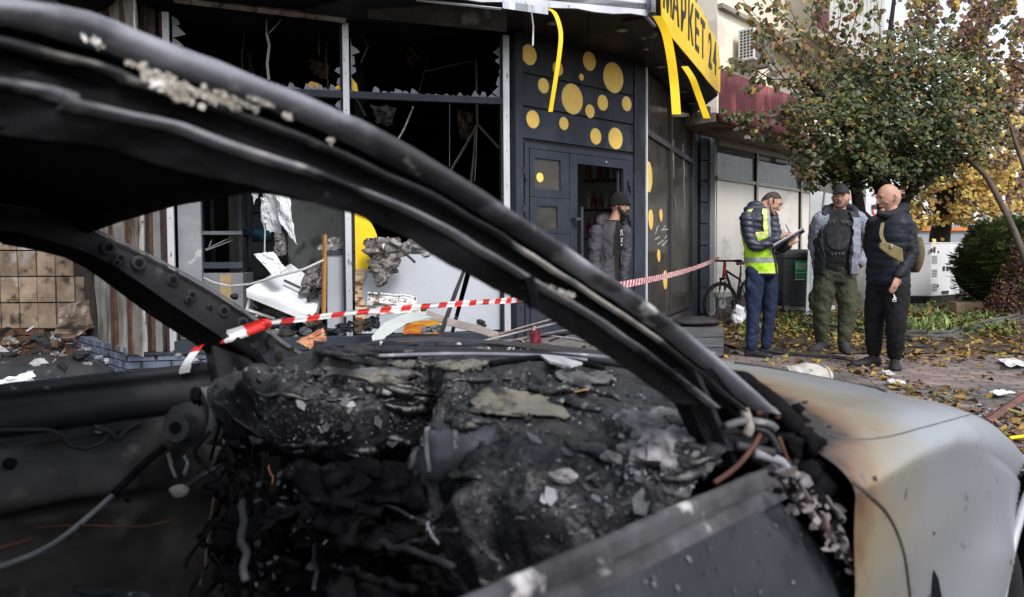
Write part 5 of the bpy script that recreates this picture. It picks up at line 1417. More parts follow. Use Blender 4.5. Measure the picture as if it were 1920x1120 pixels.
# waste container
bn = thing('waste_bin', 'black wheeled waste container with a green sticker behind the man in the vest', 'bin', G(1500, 592)); bn.location.z = 0
bA = G(1466, 590); bA.z = 0; FBN = Fr(bA, (1, .18)); wb = px_x(FBN, 1562, 520)
bm_ = M('bin_plastic', (.022, .023, .026), (.035, .036, .04), 6, .5, None, .05, c3=(.07, .07, .075), s3=20, t3=.68)
zr0, zr1 = FBN.hit(1500, 575)[1], FBN.hit(1500, 478)[1]
mb = MB(); v = []
for z, o in ((.14, .05), (zr1, 0)):
    for x, y in ((o, o), (wb - o, o), (wb - o, .75 - o), (o, .75 - o)): v.append(FBN.at(x, y, z))
mb.add(v, [(0, 1, 5, 4), (1, 2, 6, 5), (2, 3, 7, 6), (3, 0, 4, 7), (0, 3, 2, 1), (4, 5, 6, 7)]); mb.build('body', bm_, bn, bevel=.02)
mb = MB(); mb.box(FBN, -.02, wb + .02, -.03, .78, zr1 - .06, zr1 + .01); mb.build('rim', bm_, bn, bevel=.012)
mb = MB(); mb.grid(lambda a, b: FBN.at(-.02 + (wb + .04) * a, -.02 + .8 * b, zr1 + .02 + .07 * math.sin(math.pi * b) + .015 * math.sin(math.pi * a)), 14, 12); o = mb.build('lid', M('bin_lid', (.05, .052, .06), (.035, .036, .04), 5, .45, None, .05), bn, smooth=True); o.modifiers.new('s', 'SOLIDIFY').thickness = .03
sx0, sz1 = FBN.hit(1490, 489); sx1, sz0 = FBN.hit(1530, 521)
gst = M('green_sticker', (.03, .24, .08), None, 5, .4, None, 0)
mb = MB(); mb.box(FBN, sx0, sx1, -.012, -.0, sz0, sz1); stk = mb.build('sticker', gst, bn)
wh_ = M('sticker_white', (.65, .68, .65), None, 5, .5, None, 0)
for s_, py in (('ВОЛОГІ', 499), ('ВІДХОДИ', 505)):
    x, z = FBN.hit(1492, py); text_mesh(s_, .062, wh_, txt_m(FBN, x, -.016, z), 'lettering', stk, .001, 1.0, .001)
mb = MB(); mb.tube([FBN.at(px_x(FBN, a), -.016, FBN.hit(a, b)[1]) for a, b in ((1490, 512), (1505, 512), (1512, 511), (1515, 506), (1517, 499), (1521, 496), (1524, 496))], .004, 4); mb.build('line_mark', wh_, stk)
mb = MB(); mb.tube([FBN.at(px_x(FBN, a), -.016, FBN.hit(a, b)[1]) for a, b in ((1490, 514.5), (1506, 514.5), (1514, 513), (1517.5, 508), (1519, 501), (1522, 498.5))], .004, 4); mb.build('line_mark', M('sticker_black', (.02, .02, .02), None, 5, .5, None, 0), stk)
mb = MB(); mb.box(FBN, sx0, sx0 + (sx1 - sx0) * .45, -.012, -.005, sz0 - .035, sz0 - .02); mb.build('white_line', wh_, stk)
for x in (.12, wb - .12):
    mb = MB(); wcn = FBN.at(x, .08, .075); torus_c = wcn
    mb.tube([wcn - FBN.ey * .025, wcn + FBN.ey * .025], .075, 18); w_ = mb.build('wheel', rubber, bn)
    mb = MB(); mb.tube([wcn - FBN.ey * .032, wcn + FBN.ey * .032], .035, 12); mb.build('hub', M('bin_hub', (.2, .2, .21), None, 5, .5, None, 0), w_)
    mb = MB(); mb.prism(FBN, [(x - .06, .08), (x + .05, .08), (x + .06, .16), (x - .05, .16)], .03, .05); mb.build('fork', M('bin_fork', (.16, .16, .17), None, 5, .5, None, 0), bn)
# leaning white board, pole, stuff behind
bdA = P(1513, 470, 13.6)
mb = MB(); mb.slab([P(1513, 470, 13.3), P(1553, 472, 13.3), P(1562, 366, 13.7), P(1521, 354, 13.7)], .03, Vector((0, 1, 0)))
lb_ = [P(1511, 590, 13.1), P(1553, 590, 13.1), P(1566, 366, 13.7), P(1520, 354, 13.7)]
mb = MB(); mb.slab(lb_, .03, Vector((0, 1, 0)))
solo(mb, 'leaning_board', white_board, 'tall white board leaning on the glazed front behind the waste container', 'board')
mb = MB(); mb.tube([P(1519, 590, 12.6), P(1549, 336, 13.3)], .02, 8)
solo(mb, 'leaning_pole', M('steel_pole', (.28, .28, .30), (.2, .2, .21), 8, .5, None, 0, .3), 'slanting grey steel pole leaning beside the white board', 'pole')
ch = thing('chain', 'thin pale chain hanging in front of the waste container', 'chain', P(1520, 580, 12.4))
mb = MB()
for k in range(26):
    c = P(1524 - 4 * math.sin(k * .1), 440 + k * 5.4, 12.3)
    t_ = Vector((1, 0, 0)) if k % 2 else Vector((.2, 1, 0)).normalized()
    mb.tube([c + t_ * .012 + Vector((0, 0, -.02)), c - t_ * .012 + Vector((0, 0, -.02)), c - t_ * .012 + Vector((0, 0, .02)), c + t_ * .012 + Vector((0, 0, .02)), c + t_ * .012 + Vector((0, 0, -.02))], .0035, 4)
tag(mb.build('chain_links', M('chain_steel', (.25, .25, .28), None, 5, .5, None, 0, .3), ch), kind='stuff')
mb = MB(); mb.tube([G(1462, 574, .22), G(1498, 571, .24)], .018, 4, .4); solo(mb, 'black_plank', rubber, 'thin black plank projecting beside the wheel of the waste container', 'plank')
mb = MB(); mb.box(Fr(G(1480, 584), (1, .05)), 0, .9, 0, .3, .02, .10); solo(mb, 'foam_slab', white_plastic, 'white foam slab lying on the ground behind the waste container', 'foam')
# bicycle
bike = thing('bicycle', 'black and red mountain bicycle standing by the glazed front beside the corner column', 'bicycle', G(1362, 611)); bike.location.z = 0
wf = P(1349, 573, 12.0); wr = P(1384, 571, 12.9)
wf = G(1351, 611); wf.z = .34; 
dirb = (Vector((.62, .78, 0))).normalized(); wr = wf + dirb * 1.06
axb = Vector((-dirb.y, dirb.x, 0))
blackp = M('bike_black', (.016, .016, .018), None, 5, .4, None, 0); redp = M('bike_red', (.32, .02, .025), None, 5, .35, None, 0); silv = M('bike_silver', (.35, .35, .37), None, 5, .35, None, 0, .5)
# front wheel turned a little
axf = (axb + dirb * .45).normalized()
for c, ax in ((wf, axf), (wr, axb)):
    mb = MB(); torus(mb, c, ax, .315, .026, 40, 10); w_ = mb.build('wheel', rubber, bike, smooth=True)
    mb = MB(); torus(mb, c, ax, .285, .010, 36, 6); mb.build('rim', M('bike_rim', (.10, .10, .105), None, 5, .4, None, 0), w_, smooth=True)
    mb = MB(); a_ = ax.orthogonal().normalized(); b_ = ax.cross(a_)
    for k in range(14):
        th = k * 2 * math.pi / 14; mb.tube([c, c + (a_ * math.cos(th) + b_ * math.sin(th)) * .285], .0022, 3)
    tag(mb.build('spokes', silv, w_), kind='stuff')
    mb = MB(); mb.tube([c - ax * .05, c + ax * .05], .02, 10); mb.tube([c - ax * .045, c - ax * .042], .075, 18); mb.build('hub', silv, w_)
Z = lambda v, h: Vector((v.x, v.y, h))
head = Z(wf + dirb * .16, .86); headb = Z(wf + dirb * .10, .72); bbk = Z(wf + dirb * .62, .30); seat = Z(wf + dirb * .80, .80); 
for a_, b_, r_, m, nm in ((head, bbk, .022, blackp, 'down_tube'), (head, seat + Vector((0, 0, -.12)), .018, blackp, 'top_tube'), (bbk, seat, .017, blackp, 'seat_tube'), (bbk, wr, .011, redp, 'chain_stay'), (seat + Vector((0, 0, -.14)), wr, .010, blackp, 'seat_stay'), (head + Vector((0, 0, .10)), headb, .024, redp, 'head_tube')):
    mb = MB(); mb.tube([a_, b_], r_, 8); mb.build(nm, m, bike, smooth=True)
for s_ in (-1, 1):
    mb = MB(); mb.tube([headb + axf * .055 * s_, headb.lerp(wf, .45) + axf * .057 * s_], .018, 8); mb.build('fork_leg', blackp, bike, smooth=True)
    mb = MB(); mb.tube([headb.lerp(wf, .40) + axf * .057 * s_, wf + axf * .055 * s_], .013, 8); mb.build('fork_leg', silv, bike, smooth=True)
mb = MB(); mb.tube([headb - axf * .07, headb + axf * .07], .022, 8); mb.build('fork_crown', blackp, bike)
hb_ = head + Vector((0, 0, .14)) - dirb * .05
mb = MB(); mb.tube(path_([hb_ - axf * .33 + dirb * .05, hb_ - axf * .12, hb_, hb_ + axf * .12, hb_ + axf * .33 + dirb * .05], 14), .015, 8); mb.build('handlebar', blackp, bike, smooth=True)
for s_ in (-1, 1):
    mb = MB(); mb.tube([hb_ + axf * .22 * s_ + dirb * .03, hb_ + axf * .35 * s_ + dirb * .055], .021, 8); mb.build('grip', rubber, bike)
mb = MB(); mb.tube([head + Vector((0, 0, .1)), hb_], .016, 8); mb.build('stem', blackp, bike)
mb = MB(); mb.tube([seat, seat + Vector((0, 0, .12))], .013, 8); mb.build('seat_post', blackp, bike)
sc = seat + Vector((0, 0, .15))
mb = MB(); mb.grid(lambda u, v: sc + dirb * ((v - .5) * .28) + axb * (math.cos(2 * math.pi * u) * (.018 + .055 * max(0, v - .15)) * (1 if v < .97 else .3)) + Vector((0, 0, math.sin(2 * math.pi * u) * .022 + .02 * (v - .5) ** 2 * 4)), 14, 10, True); mb.build('saddle', blackp, bike, smooth=True)
mb = MB(); mb.blobs(sc - dirb * .12 + Vector((0, 0, -.0)), .03, .03, .03, 10, 8); mb.build('saddle_nose', redp, bike, smooth=True)
mb = MB(); mb.tube([bbk - axb * .05, bbk + axb * .06], .075, 18); mb.build('crankset', M('crank', (.05, .05, .055), None, 5, .4, None, 0, .3), bike)
mb = MB(); mb.tube([bbk - axb * .07, bbk - axb * .08 + Vector((0, 0, -.16)) + dirb * .04], .011, 6); mb.box(FrM(Matrix.Translation(bbk - axb * .12 + Vector((0, 0, -.17)) + dirb * .04)), -.05, .05, -.04, .04, -.01, .01); mb.build('pedal', blackp, bike)
mb = MB(); mb.tube([headb - axf * .06 - dirb * .03 + Vector((0, 0, -.02)), headb - axf * .06 - dirb * .05 + Vector((0, 0, -.02))], .022, 10); mb.build('headlight', M('bike_light', (.6, .6, .62), None, 5, .2, None, 0), bike)
mb = rock(G(1398, 585, .16), .10, 3, .5, (.9, .6, .9), 16, 12); solo(mb, 'white_bag', white_plastic, 'crumpled white plastic bag between the bicycle and the blue jeans', 'bag')
mb = rock(G(1386, 590, .26), .12, 7, .5, (.8, .6, 1.1), 16, 12); solo(mb, 'white_bag', white_plastic, 'crumpled white bag behind the bicycle rear wheel', 'bag')
# planter box with black bag
pbx = thing('plank_box', 'low grey weathered plank box right of the car pillar', 'box', G(1330, 668)); pbx.location.z = 0
pA = G(1357, 672); pA.z = 0; FPB = Fr(pA + Vector((-1.1, -.12, 0)), (1.1, .12))
zpb = FPB.hit(1340, 613)[1]
gw = M('grey_plank', (.10, .105, .11), (.05, .052, .056), 7, .85, None, .3, stretch=(.25, .25, 2), c3=(.2, .2, .2), s3=12, t3=.66)
for k in range(3):
    mb = MB(); h = zpb / 3; mb.box(FPB, 0, 1.107, 0, .025, k * h + .004, (k + 1) * h - .004); mb.build('plank', gw, pbx, bevel=.004)
for k in range(4):
    mb = MB(); mb.box(FPB, 0, 1.107, .026 + k * .1, .12 + k * .1, zpb - .03, zpb - .004); mb.build('plank', gw, pbx, bevel=.004)
mb = MB(); mb.box(FPB, 1.08, 1.104, .026, .42, .0, zpb - .032); mb.build('side_board', gw, pbx)
mb = MB(); c = FPB.at(.86, .16, zpb + .045)
mb.grid(lambda u, v: c + Vector((math.cos(2 * math.pi * u) * .25 * math.sin(math.pi * (.02 + .96 * v)), math.sin(2 * math.pi * u) * .15 * math.sin(math.pi * (.02 + .96 * v)), -.055 * math.cos(math.pi * v))) * (1 + .12 * noise.noise(Vector((u * 8, v * 8, 2)))), 30, 18, True)
solo(mb, 'black_bag', M('black_nylon', (.018, .018, .022), (.03, .03, .035), 12, .6, None, .6, bdist=.02), 'crumpled black nylon bag lying on the weathered plank box', 'bag', smooth=True)
# sack and scraps on the paving
sack = thing('white_sack', 'dirty white sack lying on the paving in front of the men', 'sack', G(1510, 705)); sack.location.z = 0
mb = MB(); c = G(1512, 720); c.z = .07
mb.grid(lambda u, v: c + Vector(((v - .5) * .40, 0, 0)) + Vector((0, math.cos(2 * math.pi * u) * .16, math.sin(2 * math.pi * u) * .10)) * (math.sin(math.pi * (.06 + .88 * v)) ** .5) * (1 + .15 * noise.noise(Vector((u * 6, v * 8, 1)))), 26, 24, True)
mb.build('cloth', M('sack_cloth', (.42, .40, .37), (.30, .28, .26), 8, .9, None, .5, c3=(.2, .19, .18), s3=14, t3=.64), sack, smooth=True)
for x in (-.17, .16):
    mb = MB(); mb.tube([c + Vector((x, .115 * math.cos(t), .0 + .078 * math.sin(t))) for t in [R(k) for k in range(-10, 200, 15)]], .008, 6); mb.build('hem', M('sack_hem', (.5, .49, .46), None, 8, .9, None, 0), sack)
paper = M('dirty_paper', (.60, .60, .61), (.48, .48, .48), 12, .8, None, .1, c3=(.3, .28, .26), s3=20, t3=.68)
def scrap(pix, label, mat=paper, amp=.02, name='paper_scrap', lift=.018, seed=0, grp='scraps of paper and card on the paving', cat='paper scrap'):
    g = [G(a, b, .01) for a, b in pix]
    def fn(u, v):
        p = g[0].lerp(g[1], u).lerp(g[3].lerp(g[2], u), v)
        return p + Vector((0, 0, lift + amp * (noise.noise(Vector((u * 4, v * 4, seed))) + .3)))
    mb = MB(); mb.grid(fn, 9, 9); o = solo(mb, name, mat, label, cat, group=grp); o.modifiers.new('s', 'SOLIDIFY').thickness = .003; return o
scrap([(1870, 678), (1900, 676), (1935, 690), (1890, 692)], 'large white paper scrap at the far right of the paving', seed=1)
scrap([(1855, 740), (1880, 738), (1905, 742), (1870, 748)], 'white paper scrap below the large one on the right of the paving', seed=2)
scrap([(1652, 700), (1668, 700), (1680, 708), (1664, 708)], 'small white scrap right of the black trainers', seed=3)
scrap([(1662, 718), (1690, 718), (1700, 724), (1670, 725)], 'small flattened white scrap near the bonnet edge', seed=4)
scrap([(1374, 628), (1392, 630), (1396, 640), (1380, 640)], 'white scrap beside the blue jeans', seed=5)
scrap([(1890, 900), (1935, 893), (1940, 905), (1895, 908)], 'pale strip at the right edge beside the wing', seed=6)
ybar = MB(); a, b = G(1893, 822, .03), G(1945, 816, .03); ybar.tube([a, b], .012, 4); solo(ybar, 'yellow_bar', yellow_board, 'yellow strip on the ground at the right edge above the wing', 'strip')
ybar = MB(); a, b = G(1882, 765, .03), G(1935, 782, .03); ybar.tube([a, b], .010, 4); solo(ybar, 'yellow_bar', M('pale_yellow', (.55, .5, .16), None, 5, .6, None, 0), 'thin pale yellow lath on the rubble at the right edge', 'lath')
mb = MB(); a, b = G(1850, 790, .03), G(1925, 738, .03); mb.tube([a, b], .035, 4, .5); solo(mb, 'kerb_piece', M('red_kerb', (.16, .075, .06), (.10, .05, .045), 8, .85, None, .2), 'broken red-brown kerb length at the right edge of the paving', 'kerb piece')
mb = MB(); q = random.Random(77)
for k in range(420):
    px, py = q.uniform(1820, 1960), q.uniform(760, 900)
    p = G(px, py); s = q.uniform(.006, .022); mb.cur = q.choices(range(4), (4, 3, .8, 1.5))[0]
    mb.blobs(p + Vector((0, 0, s * .3)), s, s * .8, s * .5, 7, 5, .5, 30, k)
tag(mb.build('grit', rub), 'dark grit and crumbs beside the paving at the right edge', 'grit', kind='stuff')
for k, (px, py, s) in enumerate(((1690, 716, .09), (1560, 706, .07), (1838, 728, .05), (1806, 748, .05), (1855, 700, .06), (1880, 690, .07), (1728, 690, .06), (1770, 684, .07), (1622, 704, .06), (1560, 690, .07))):
    mb = MB(); mb.cur = 0; leaf(mb, G(px, py, .02), s, tilt=.3, curl=.6)
    lab = ['curled brown', 'ochre', 'small brown', 'small tan', 'dull brown', 'dark red-brown', 'golden', 'orange', 'pale ochre', 'mustard'][k]
    solo(mb, 'maple_leaf', lc[(2, 1, 2, 1, 2, 2, 0, 0, 1, 1)[k]], lab + ' leaf lying singly on the paving', 'leaf', group='single leaves on the paving')
# sky backdrop is the world; a low far ring of ground haze is not needed
# ================================================================== people
def fuse(mb, name, mat, parent, vox=.010, amp=.0, fq=9., fn=None, smooth_it=2, sub=None):
    me = bpy.data.meshes.new('tmp'); me.from_pydata(mb.v, [], mb.f)
    o = bpy.data.objects.new('tmp', me); COL.objects.link(o)
    m = o.modifiers.new('r', 'REMESH'); m.mode = 'VOXEL'; m.voxel_size = vox
    if smooth_it:
        s = o.modifiers.new('s', 'SMOOTH'); s.factor = .5; s.iterations = smooth_it
    bpy.context.view_layer.update()
    dg = bpy.context.evaluated_depsgraph_get()
    r = bpy.data.meshes.new_from_object(o.evaluated_get(dg))
    bpy.data.objects.remove(o)
    base = wloc(parent)
    if amp or fn:
        ns = [v.normal.copy() for v in r.vertices]
        for v, n in zip(r.vertices, ns):
            d = 0
            if amp:
                d += amp * noise.fractal(Vector((v.co.x * fq, v.co.y * fq, v.co.z * fq * 1.5)), .7, 2, 3)
            if fn: d += fn(v.co)
            v.co += n * d
    r.transform(Matrix.Translation(-base))
    r.materials.clear(); r.materials.append(mat)
    r.polygons.foreach_set('use_smooth', [True] * len(r.polygons))
    r.name = name
    ob = bpy.data.objects.new(name, r); COL.objects.link(ob); ob.parent = parent
    return ob
def sausage(mb, pts, rs, seg=14, m=None, flat=1.0, up=None):
    """closed rounded limb through pts with radii rs"""
    pts = [Vector(p) for p in pts]; m = m or (len(pts) - 1) * 6 + 1
    L = [0]
    for a, b in zip(pts[:-1], pts[1:]): L.append(L[-1] + (b - a).length)
    tab = list(zip(L, rs)); fine = path_(pts, m); out = []; rr = []
    t0 = (fine[1] - fine[0]).normalized(); t1 = (fine[-1] - fine[-2]).normalized()
    for k in (1, .85, .5): out.append(fine[0] - t0 * rs[0] * k); rr.append(rs[0] * math.sqrt(max(0.004, 1 - k * k)))
    for i, p in enumerate(fine): out.append(p); rr.append(interp_(tab, L[-1] * i / (m - 1)))
    for k in (.5, .85, 1): out.append(fine[-1] + t1 * rs[-1] * k); rr.append(rs[-1] * math.sqrt(max(0.004, 1 - k * k)))
    mb.tube(out, rr, seg, flat, up)
def interp_(tab, x):
    if x <= tab[0][0]: return tab[0][1]
    for (a, b), (c, d) in zip(tab[:-1], tab[1:]):
        if x <= c: return b + (d - b) * (x - a) / max(c - a, 1e-9)
    return tab[-1][1]
def spine_at(sp, t):
    """sp: list of points evenly parameterised 0..1"""
    n = len(sp) - 1; x = max(0, min(n - 1e-6, t * n)); i = int(x)
    if t < 0: return sp[0] + (sp[1] - sp[0]) * t * n
    return sp[i].lerp(sp[i + 1], x - i)
def torso(mb, sp, rings, s, seg=28, expo=2.4):
    """rings: (t, half width, half depth[, forward offset]); s = lateral unit vector"""
    vs = []; n = 0
    fwd = Vector((s.y, -s.x, 0))
    for rg in rings:
        t, w, d = rg[:3]; off = rg[3] if len(rg) > 3 else 0
        c = spine_at(sp, t) + fwd * off
        for k in range(seg):
            th = 2 * math.pi * k / seg; ct, st_ = math.cos(th), math.sin(th)
            e = 2 / expo
            vs.append(c + s * (w * math.copysign(abs(ct) ** e, ct)) + fwd * (d * math.copysign(abs(st_) ** e, st_)))
        n += 1
    fs = []
    for i in range(n - 1):
        for k in range(seg): fs.append((i * seg + k, i * seg + (k + 1) % seg, (i + 1) * seg + (k + 1) % seg, (i + 1) * seg + k))
    fs.append(tuple(range(seg - 1, -1, -1))); fs.append(tuple((n - 1) * seg + k for k in range(seg)))
    mb.add(vs, fs)
def headm(mb, c, f, u, k=1.0):
    """skull, jaw, nose, brow, lips and ears; c centre, f forward, u up"""
    f = f.normalized(); u = (u - f * u.dot(f)).normalized(); r = f.cross(u)
    def W(x, y, z): return c + (r * x + f * y + u * z) * k
    def fn(a, b):
        th = 2 * math.pi * a; ph = math.pi * b
        x, y, z = math.cos(th) * math.sin(ph), math.sin(th) * math.sin(ph), math.cos(ph)
        rx_, ry_, rz_ = .078, .098, .122
        if z < -.05:
            t = min(1, (-.05 - z) / .95); rx_ *= 1 - .22 * t; 
            if y > 0: ry_ *= 1 - .06 * t
            else: ry_ *= 1 - .38 * t
        X, Y, Z_ = x * rx_, y * ry_, z * rz_
        if y < 0 and z > -.3: Y *= 1.07
        if y > .2: X *= 1.0; Y = Y * (.93 + .07 * (1 - abs(x)))
        return W(X, Y, Z_)
    mb.grid(fn, 28, 18, True)
    sausage(mb, [W(0, .086, .02), W(0, .102, -.012), W(0, .104, -.026)], [.008, .012, .014 * 1.0], 10, 7)      # nose
    sausage(mb, [W(-.04, .083, .030), W(0, .090, .028), W(.04, .083, .030)], [.010, .011, .010], 10, 7)       # brow
    sausage(mb, [W(-.022, .082, -.062), W(0, .089, -.060), W(.022, .082, -.062)], [.006, .008, .006], 8, 7)   # lips
    sausage(mb, [W(-.018, .076, -.098), W(.018, .076, -.098)], [.018, .018], 10, 5)                            # chin
    for s_ in (-1, 1):
        sausage(mb, [W(s_ * .077, -.012, .022), W(s_ * .086, -.022, .006), W(s_ * .079, -.008, -.026)], [.012, .015, .009], 10, 7)
        sausage(mb, [W(s_ * .038, .064, -.016), W(s_ * .050, .045, -.035)], [.018, .018], 10, 5)                # cheek
    return W
def hand(mb, w, d, palm_n, curl=.6, k=1.0, side=1):
    """wrist w, direction d, palm normal, curl; side +-1 puts the thumb"""
    d = d.normalized(); pn = (palm_n - d * palm_n.dot(d)).normalized(); sv = d.cross(pn) * side
    pc = w + d * .05 * k
    sausage(mb, [w, w + d * .03 * k, w + d * .085 * k], [.026 * k, .036 * k, .036 * k], 12, 9, .5, pn)
    for i, (off, ln) in enumerate(((-.030, .060), (-.010, .074), (.010, .078), (.029, .070))):
        b = w + d * .088 * k + sv * off * k
        a1 = curl * .7; a2 = curl * 1.5; a3 = curl * 2.0
        p1 = b + (d * math.cos(a1) + pn * math.sin(a1)) * ln * .45 * k
        p2 = p1 + (d * math.cos(a2) + pn * math.sin(a2)) * ln * .33 * k
        p3 = p2 + (d * math.cos(a3) + pn * math.sin(a3)) * ln * .25 * k
        sausage(mb, [b - d * .02 * k, p1, p2, p3], [.0095 * k, .0092 * k, .0085 * k, .0078 * k], 8, 10)
    tb = w + d * .025 * k + sv * .030 * k
    t1 = tb + (d * .7 + sv * .7 + pn * .3).normalized() * .040 * k
    t2 = t1 + (d * .85 + sv * .1 + pn * .5).normalized() * .032 * k
    sausage(mb, [tb - d * .01, t1, t2], [.013 * k, .011 * k, .009 * k], 8, 8)
def shoe(mb, an, dr, L=.29, w=.050, hh=.095):
    """foot from the heel behind the ankle an to the toe along dr; sole on the ground"""
    dr = Vector((dr[0], dr[1], 0)).normalized(); sv = Vector((-dr.y, dr.x, 0)); g = Vector((an.x, an.y, 0)) - dr * .07
    prof = [(0, .55, .75), (.06, .80, .95), (.2, .82, 1.05), (.34, .84, 1.0), (.5, .95, .78), (.7, 1.05, .62), (.88, .92, .50), (.97, .62, .38), (1.0, .3, .25)]
    vs = []; sg = 14
    for t, wf, hf in prof:
        for k in range(sg):
            th = 2 * math.pi * k / sg; x = math.cos(th); z = math.sin(th)
            X = math.copysign(abs(x) ** .8, x) * w * wf; Zz = (max(z, -.55) + .55) / 1.55
            vs.append(g + dr * L * t + sv * X * (1 if z < .2 else 1 - .35 * (z - .2)) + Vector((0, 0, .004 + Zz * hh * hf)))
    fs = []
    for i in range(len(prof) - 1):
        for k in range(sg): fs.append((i * sg + k, i * sg + (k + 1) % sg, (i + 1) * sg + (k + 1) % sg, (i + 1) * sg + k))
    fs.append(tuple(range(sg - 1, -1, -1))); fs.append(tuple((len(prof) - 1) * sg + k for k in range(sg)))
    mb.add(vs, fs)
def sole(mb, an, dr, L=.30, w=.052):
    dr = Vector((dr[0], dr[1], 0)).normalized(); sv = Vector((-dr.y, dr.x, 0)); g = Vector((an.x, an.y, 0)) - dr * .075
    pts = [(0, .0), (.03, .62), (.15, .8), (.35, .78), (.6, 1.0), (.8, 1.0), (.95, .65), (1, .0)]
    ring_ = [g + dr * L * t + sv * w * x for t, x in pts] + [g + dr * L * t - sv * w * x for t, x in reversed(pts[1:-1])]
    mb.slab([p + Vector((0, 0, .001)) for p in ring_], .024, Vector((0, 0, 1)))
SKIN = M('skin', (.46, .265, .195), (.38, .205, .15), 14, .5, None, .06, c3=(.36, .19, .14), s3=40, t3=.66)
HAIRD = M('dark_hair', (.035, .028, .024), (.07, .06, .052), 60, .8, None, .5, bumpscale=160)
EYE = M('eye_dark', (.015, .012, .012), None, 10, .2, None, 0)
LIP = M('lip', (.26, .115, .09), None, 10, .5, None, 0)
def face_bits(W, par, brow=HAIRD):
    for s_ in (-1, 1):
        mb = MB(); mb.blobs(W(s_ * .032, .083, .012), .011, .007, .0065, 10, 8); mb.build('eye', EYE, par, smooth=True)
        mb = MB(); sausage(mb, [W(s_ * .016, .098, .034), W(s_ * .034, .095, .037), W(s_ * .050, .084, .031)], [.004, .005, .003], 6, 6); mb.build('eyebrow', brow, par, smooth=True)
    mb = MB(); sausage(mb, [W(-.016, .089, -.063), W(0, .0945, -.061), W(.016, .089, -.063)], [.0025, .0035, .0025], 6, 6); mb.build('lips', LIP, par, smooth=True)
def cap_shell(W, par, mat, name, z0, rx=.086, ry=.106, rz=.132, back=-.02, nm=0.0, front_z=None, fq=40., th=.006):
    """shell over the skull above a hairline: z0 at the back, front_z at the forehead"""
    fz = front_z if front_z is not None else z0
    def fn(a, b):
        t_ = 2 * math.pi * a; y = math.sin(t_)
        zl = z0 + (fz - z0) * (y * .5 + .5)
        zz = zl + (rz - zl) * math.sin(b * math.pi / 2)
        k = math.sqrt(max(0, 1 - (zz / rz) ** 2)) if zz > 0 else 1.0
        if zz < 0: k = 1 - .25 * (zz / rz) ** 2
        d = 1 + nm * noise.noise(Vector((a * fq, b * fq * .4, 3)))
        return W(math.cos(t_) * rx * k * d, math.sin(t_) * ry * k * d + back * .3 * (1 - y * .5), zz * (1 + nm * .2 * noise.noise(Vector((a * 9, b * 9, 0)))))
    mb = MB(); mb.grid(fn, 36, 12, True); o = mb.build(name, mat, par, smooth=True)
    o.modifiers.new('s', 'SOLIDIFY').thickness = th
    return o
def shell(sp, rings, s, th0, th1, t0, t1, mats, pick, skip, name, par, grow=1.05, add=.012, nu=60, nv=50, th=.006, expo=2.4, wr=.004):
    """open garment round the torso: angle from th0 to th1 (0 = his left side, 90 = front), height t0..t1"""
    fwd = Vector((s.y, -s.x, 0))
    tw = [(r_[0], r_[1]) for r_ in rings]; td = [(r_[0], r_[2]) for r_ in rings]; to = [(r_[0], (r_[3] if len(r_) > 3 else 0)) for r_ in rings]
    mb = MB(); keep = []
    def pos(a, b):
        th_ = R(th0 + (th1 - th0) * a); t = t0 + (t1 - t0) * b
        w, d, of = interp_(tw, t) * grow + add, interp_(td, t) * grow + add, interp_(to, t)
        ct, st_ = math.cos(th_), math.sin(th_); e = 2 / expo
        p = spine_at(sp, t) + s * (w * math.copysign(abs(ct) ** e, ct)) + fwd * (of + d * math.copysign(abs(st_) ** e, st_))
        k = wr * noise.fractal(p * 14, .7, 2, 3)
        return p + (s * ct + fwd * st_) * k
    vs = [pos(i / (nu - 1), j / (nv - 1)) for i in range(nu) for j in range(nv)]
    mb.v = vs
    for i in range(nu - 1):
        for j in range(nv - 1):
            a, b = (i + .5) / (nu - 1), (j + .5) / (nv - 1)
            thd, t = th0 + (th1 - th0) * a, t0 + (t1 - t0) * b
            if skip and skip(thd, t): continue
            x = i * nv + j; mb.f.append((x, x + nv, x + nv + 1, x + 1)); mb.mi.append(pick(thd, t) if pick else 0)
    o = mb.build(name, mats, par, smooth=True); md = o.modifiers.new('s', 'SOLIDIFY'); md.thickness = th; md.offset = 1
    return o
BR = [(-.14, .125, .095), (-.05, .165, .115), (.10, .165, .115), (.35, .150, .105), (.6, .175, .120), (.80, .185, .110), (.92, .150, .085), (1.0, .065, .062)]
def grow_r(br, a, b=None): return [(r_[0], r_[1] + a, r_[2] + (b if b is not None else a)) + tuple(r_[3:]) for r_ in br]
def quilt(step, amp, ax=Vector((0, 0, 1))):
    return lambda co: amp * abs(math.sin(math.pi * (co.dot(ax)) / step)) - amp * .5

# ------------------------------------------------------------------ 1: the man in the yellow vest, writing
D1 = G(1430, 667).y
def J1(x, y, dd=0): return P(x, y, D1 + dd)
p1 = thing('person', 'man in yellow-green reflective vest and blue jeans writing on a clipboard', 'person', Vector((J1(1430, 600).x, D1, 0)))
f1 = Vector((.90, -.44, 0)).normalized(); s1 = Vector((-f1.y, f1.x, 0))       # s = his left
sp1 = [J1(1428, 500), J1(1424, 465), J1(1420, 425), J1(1424, 391)]
body = MB(); torso(body, sp1, BR, s1)
sp_neck = [J1(1424, 398), J1(1432, 388), J1(1440, 380)]
sausage(body, sp_neck, [.062, .056, .055], 14)
W1 = headm(body, J1(1446, 381), Vector((.72, -.28, -.42)), Vector((.42, 0, .9)), 1.02)
shR1, elR1, wrR1 = J1(1400, 410, -.14), J1(1414, 461, -.20), J1(1462, 445, -.26)
shL1, elL1, wrL1 = J1(1446, 408, .12), J1(1462, 463, .02), J1(1480, 458, -.20)
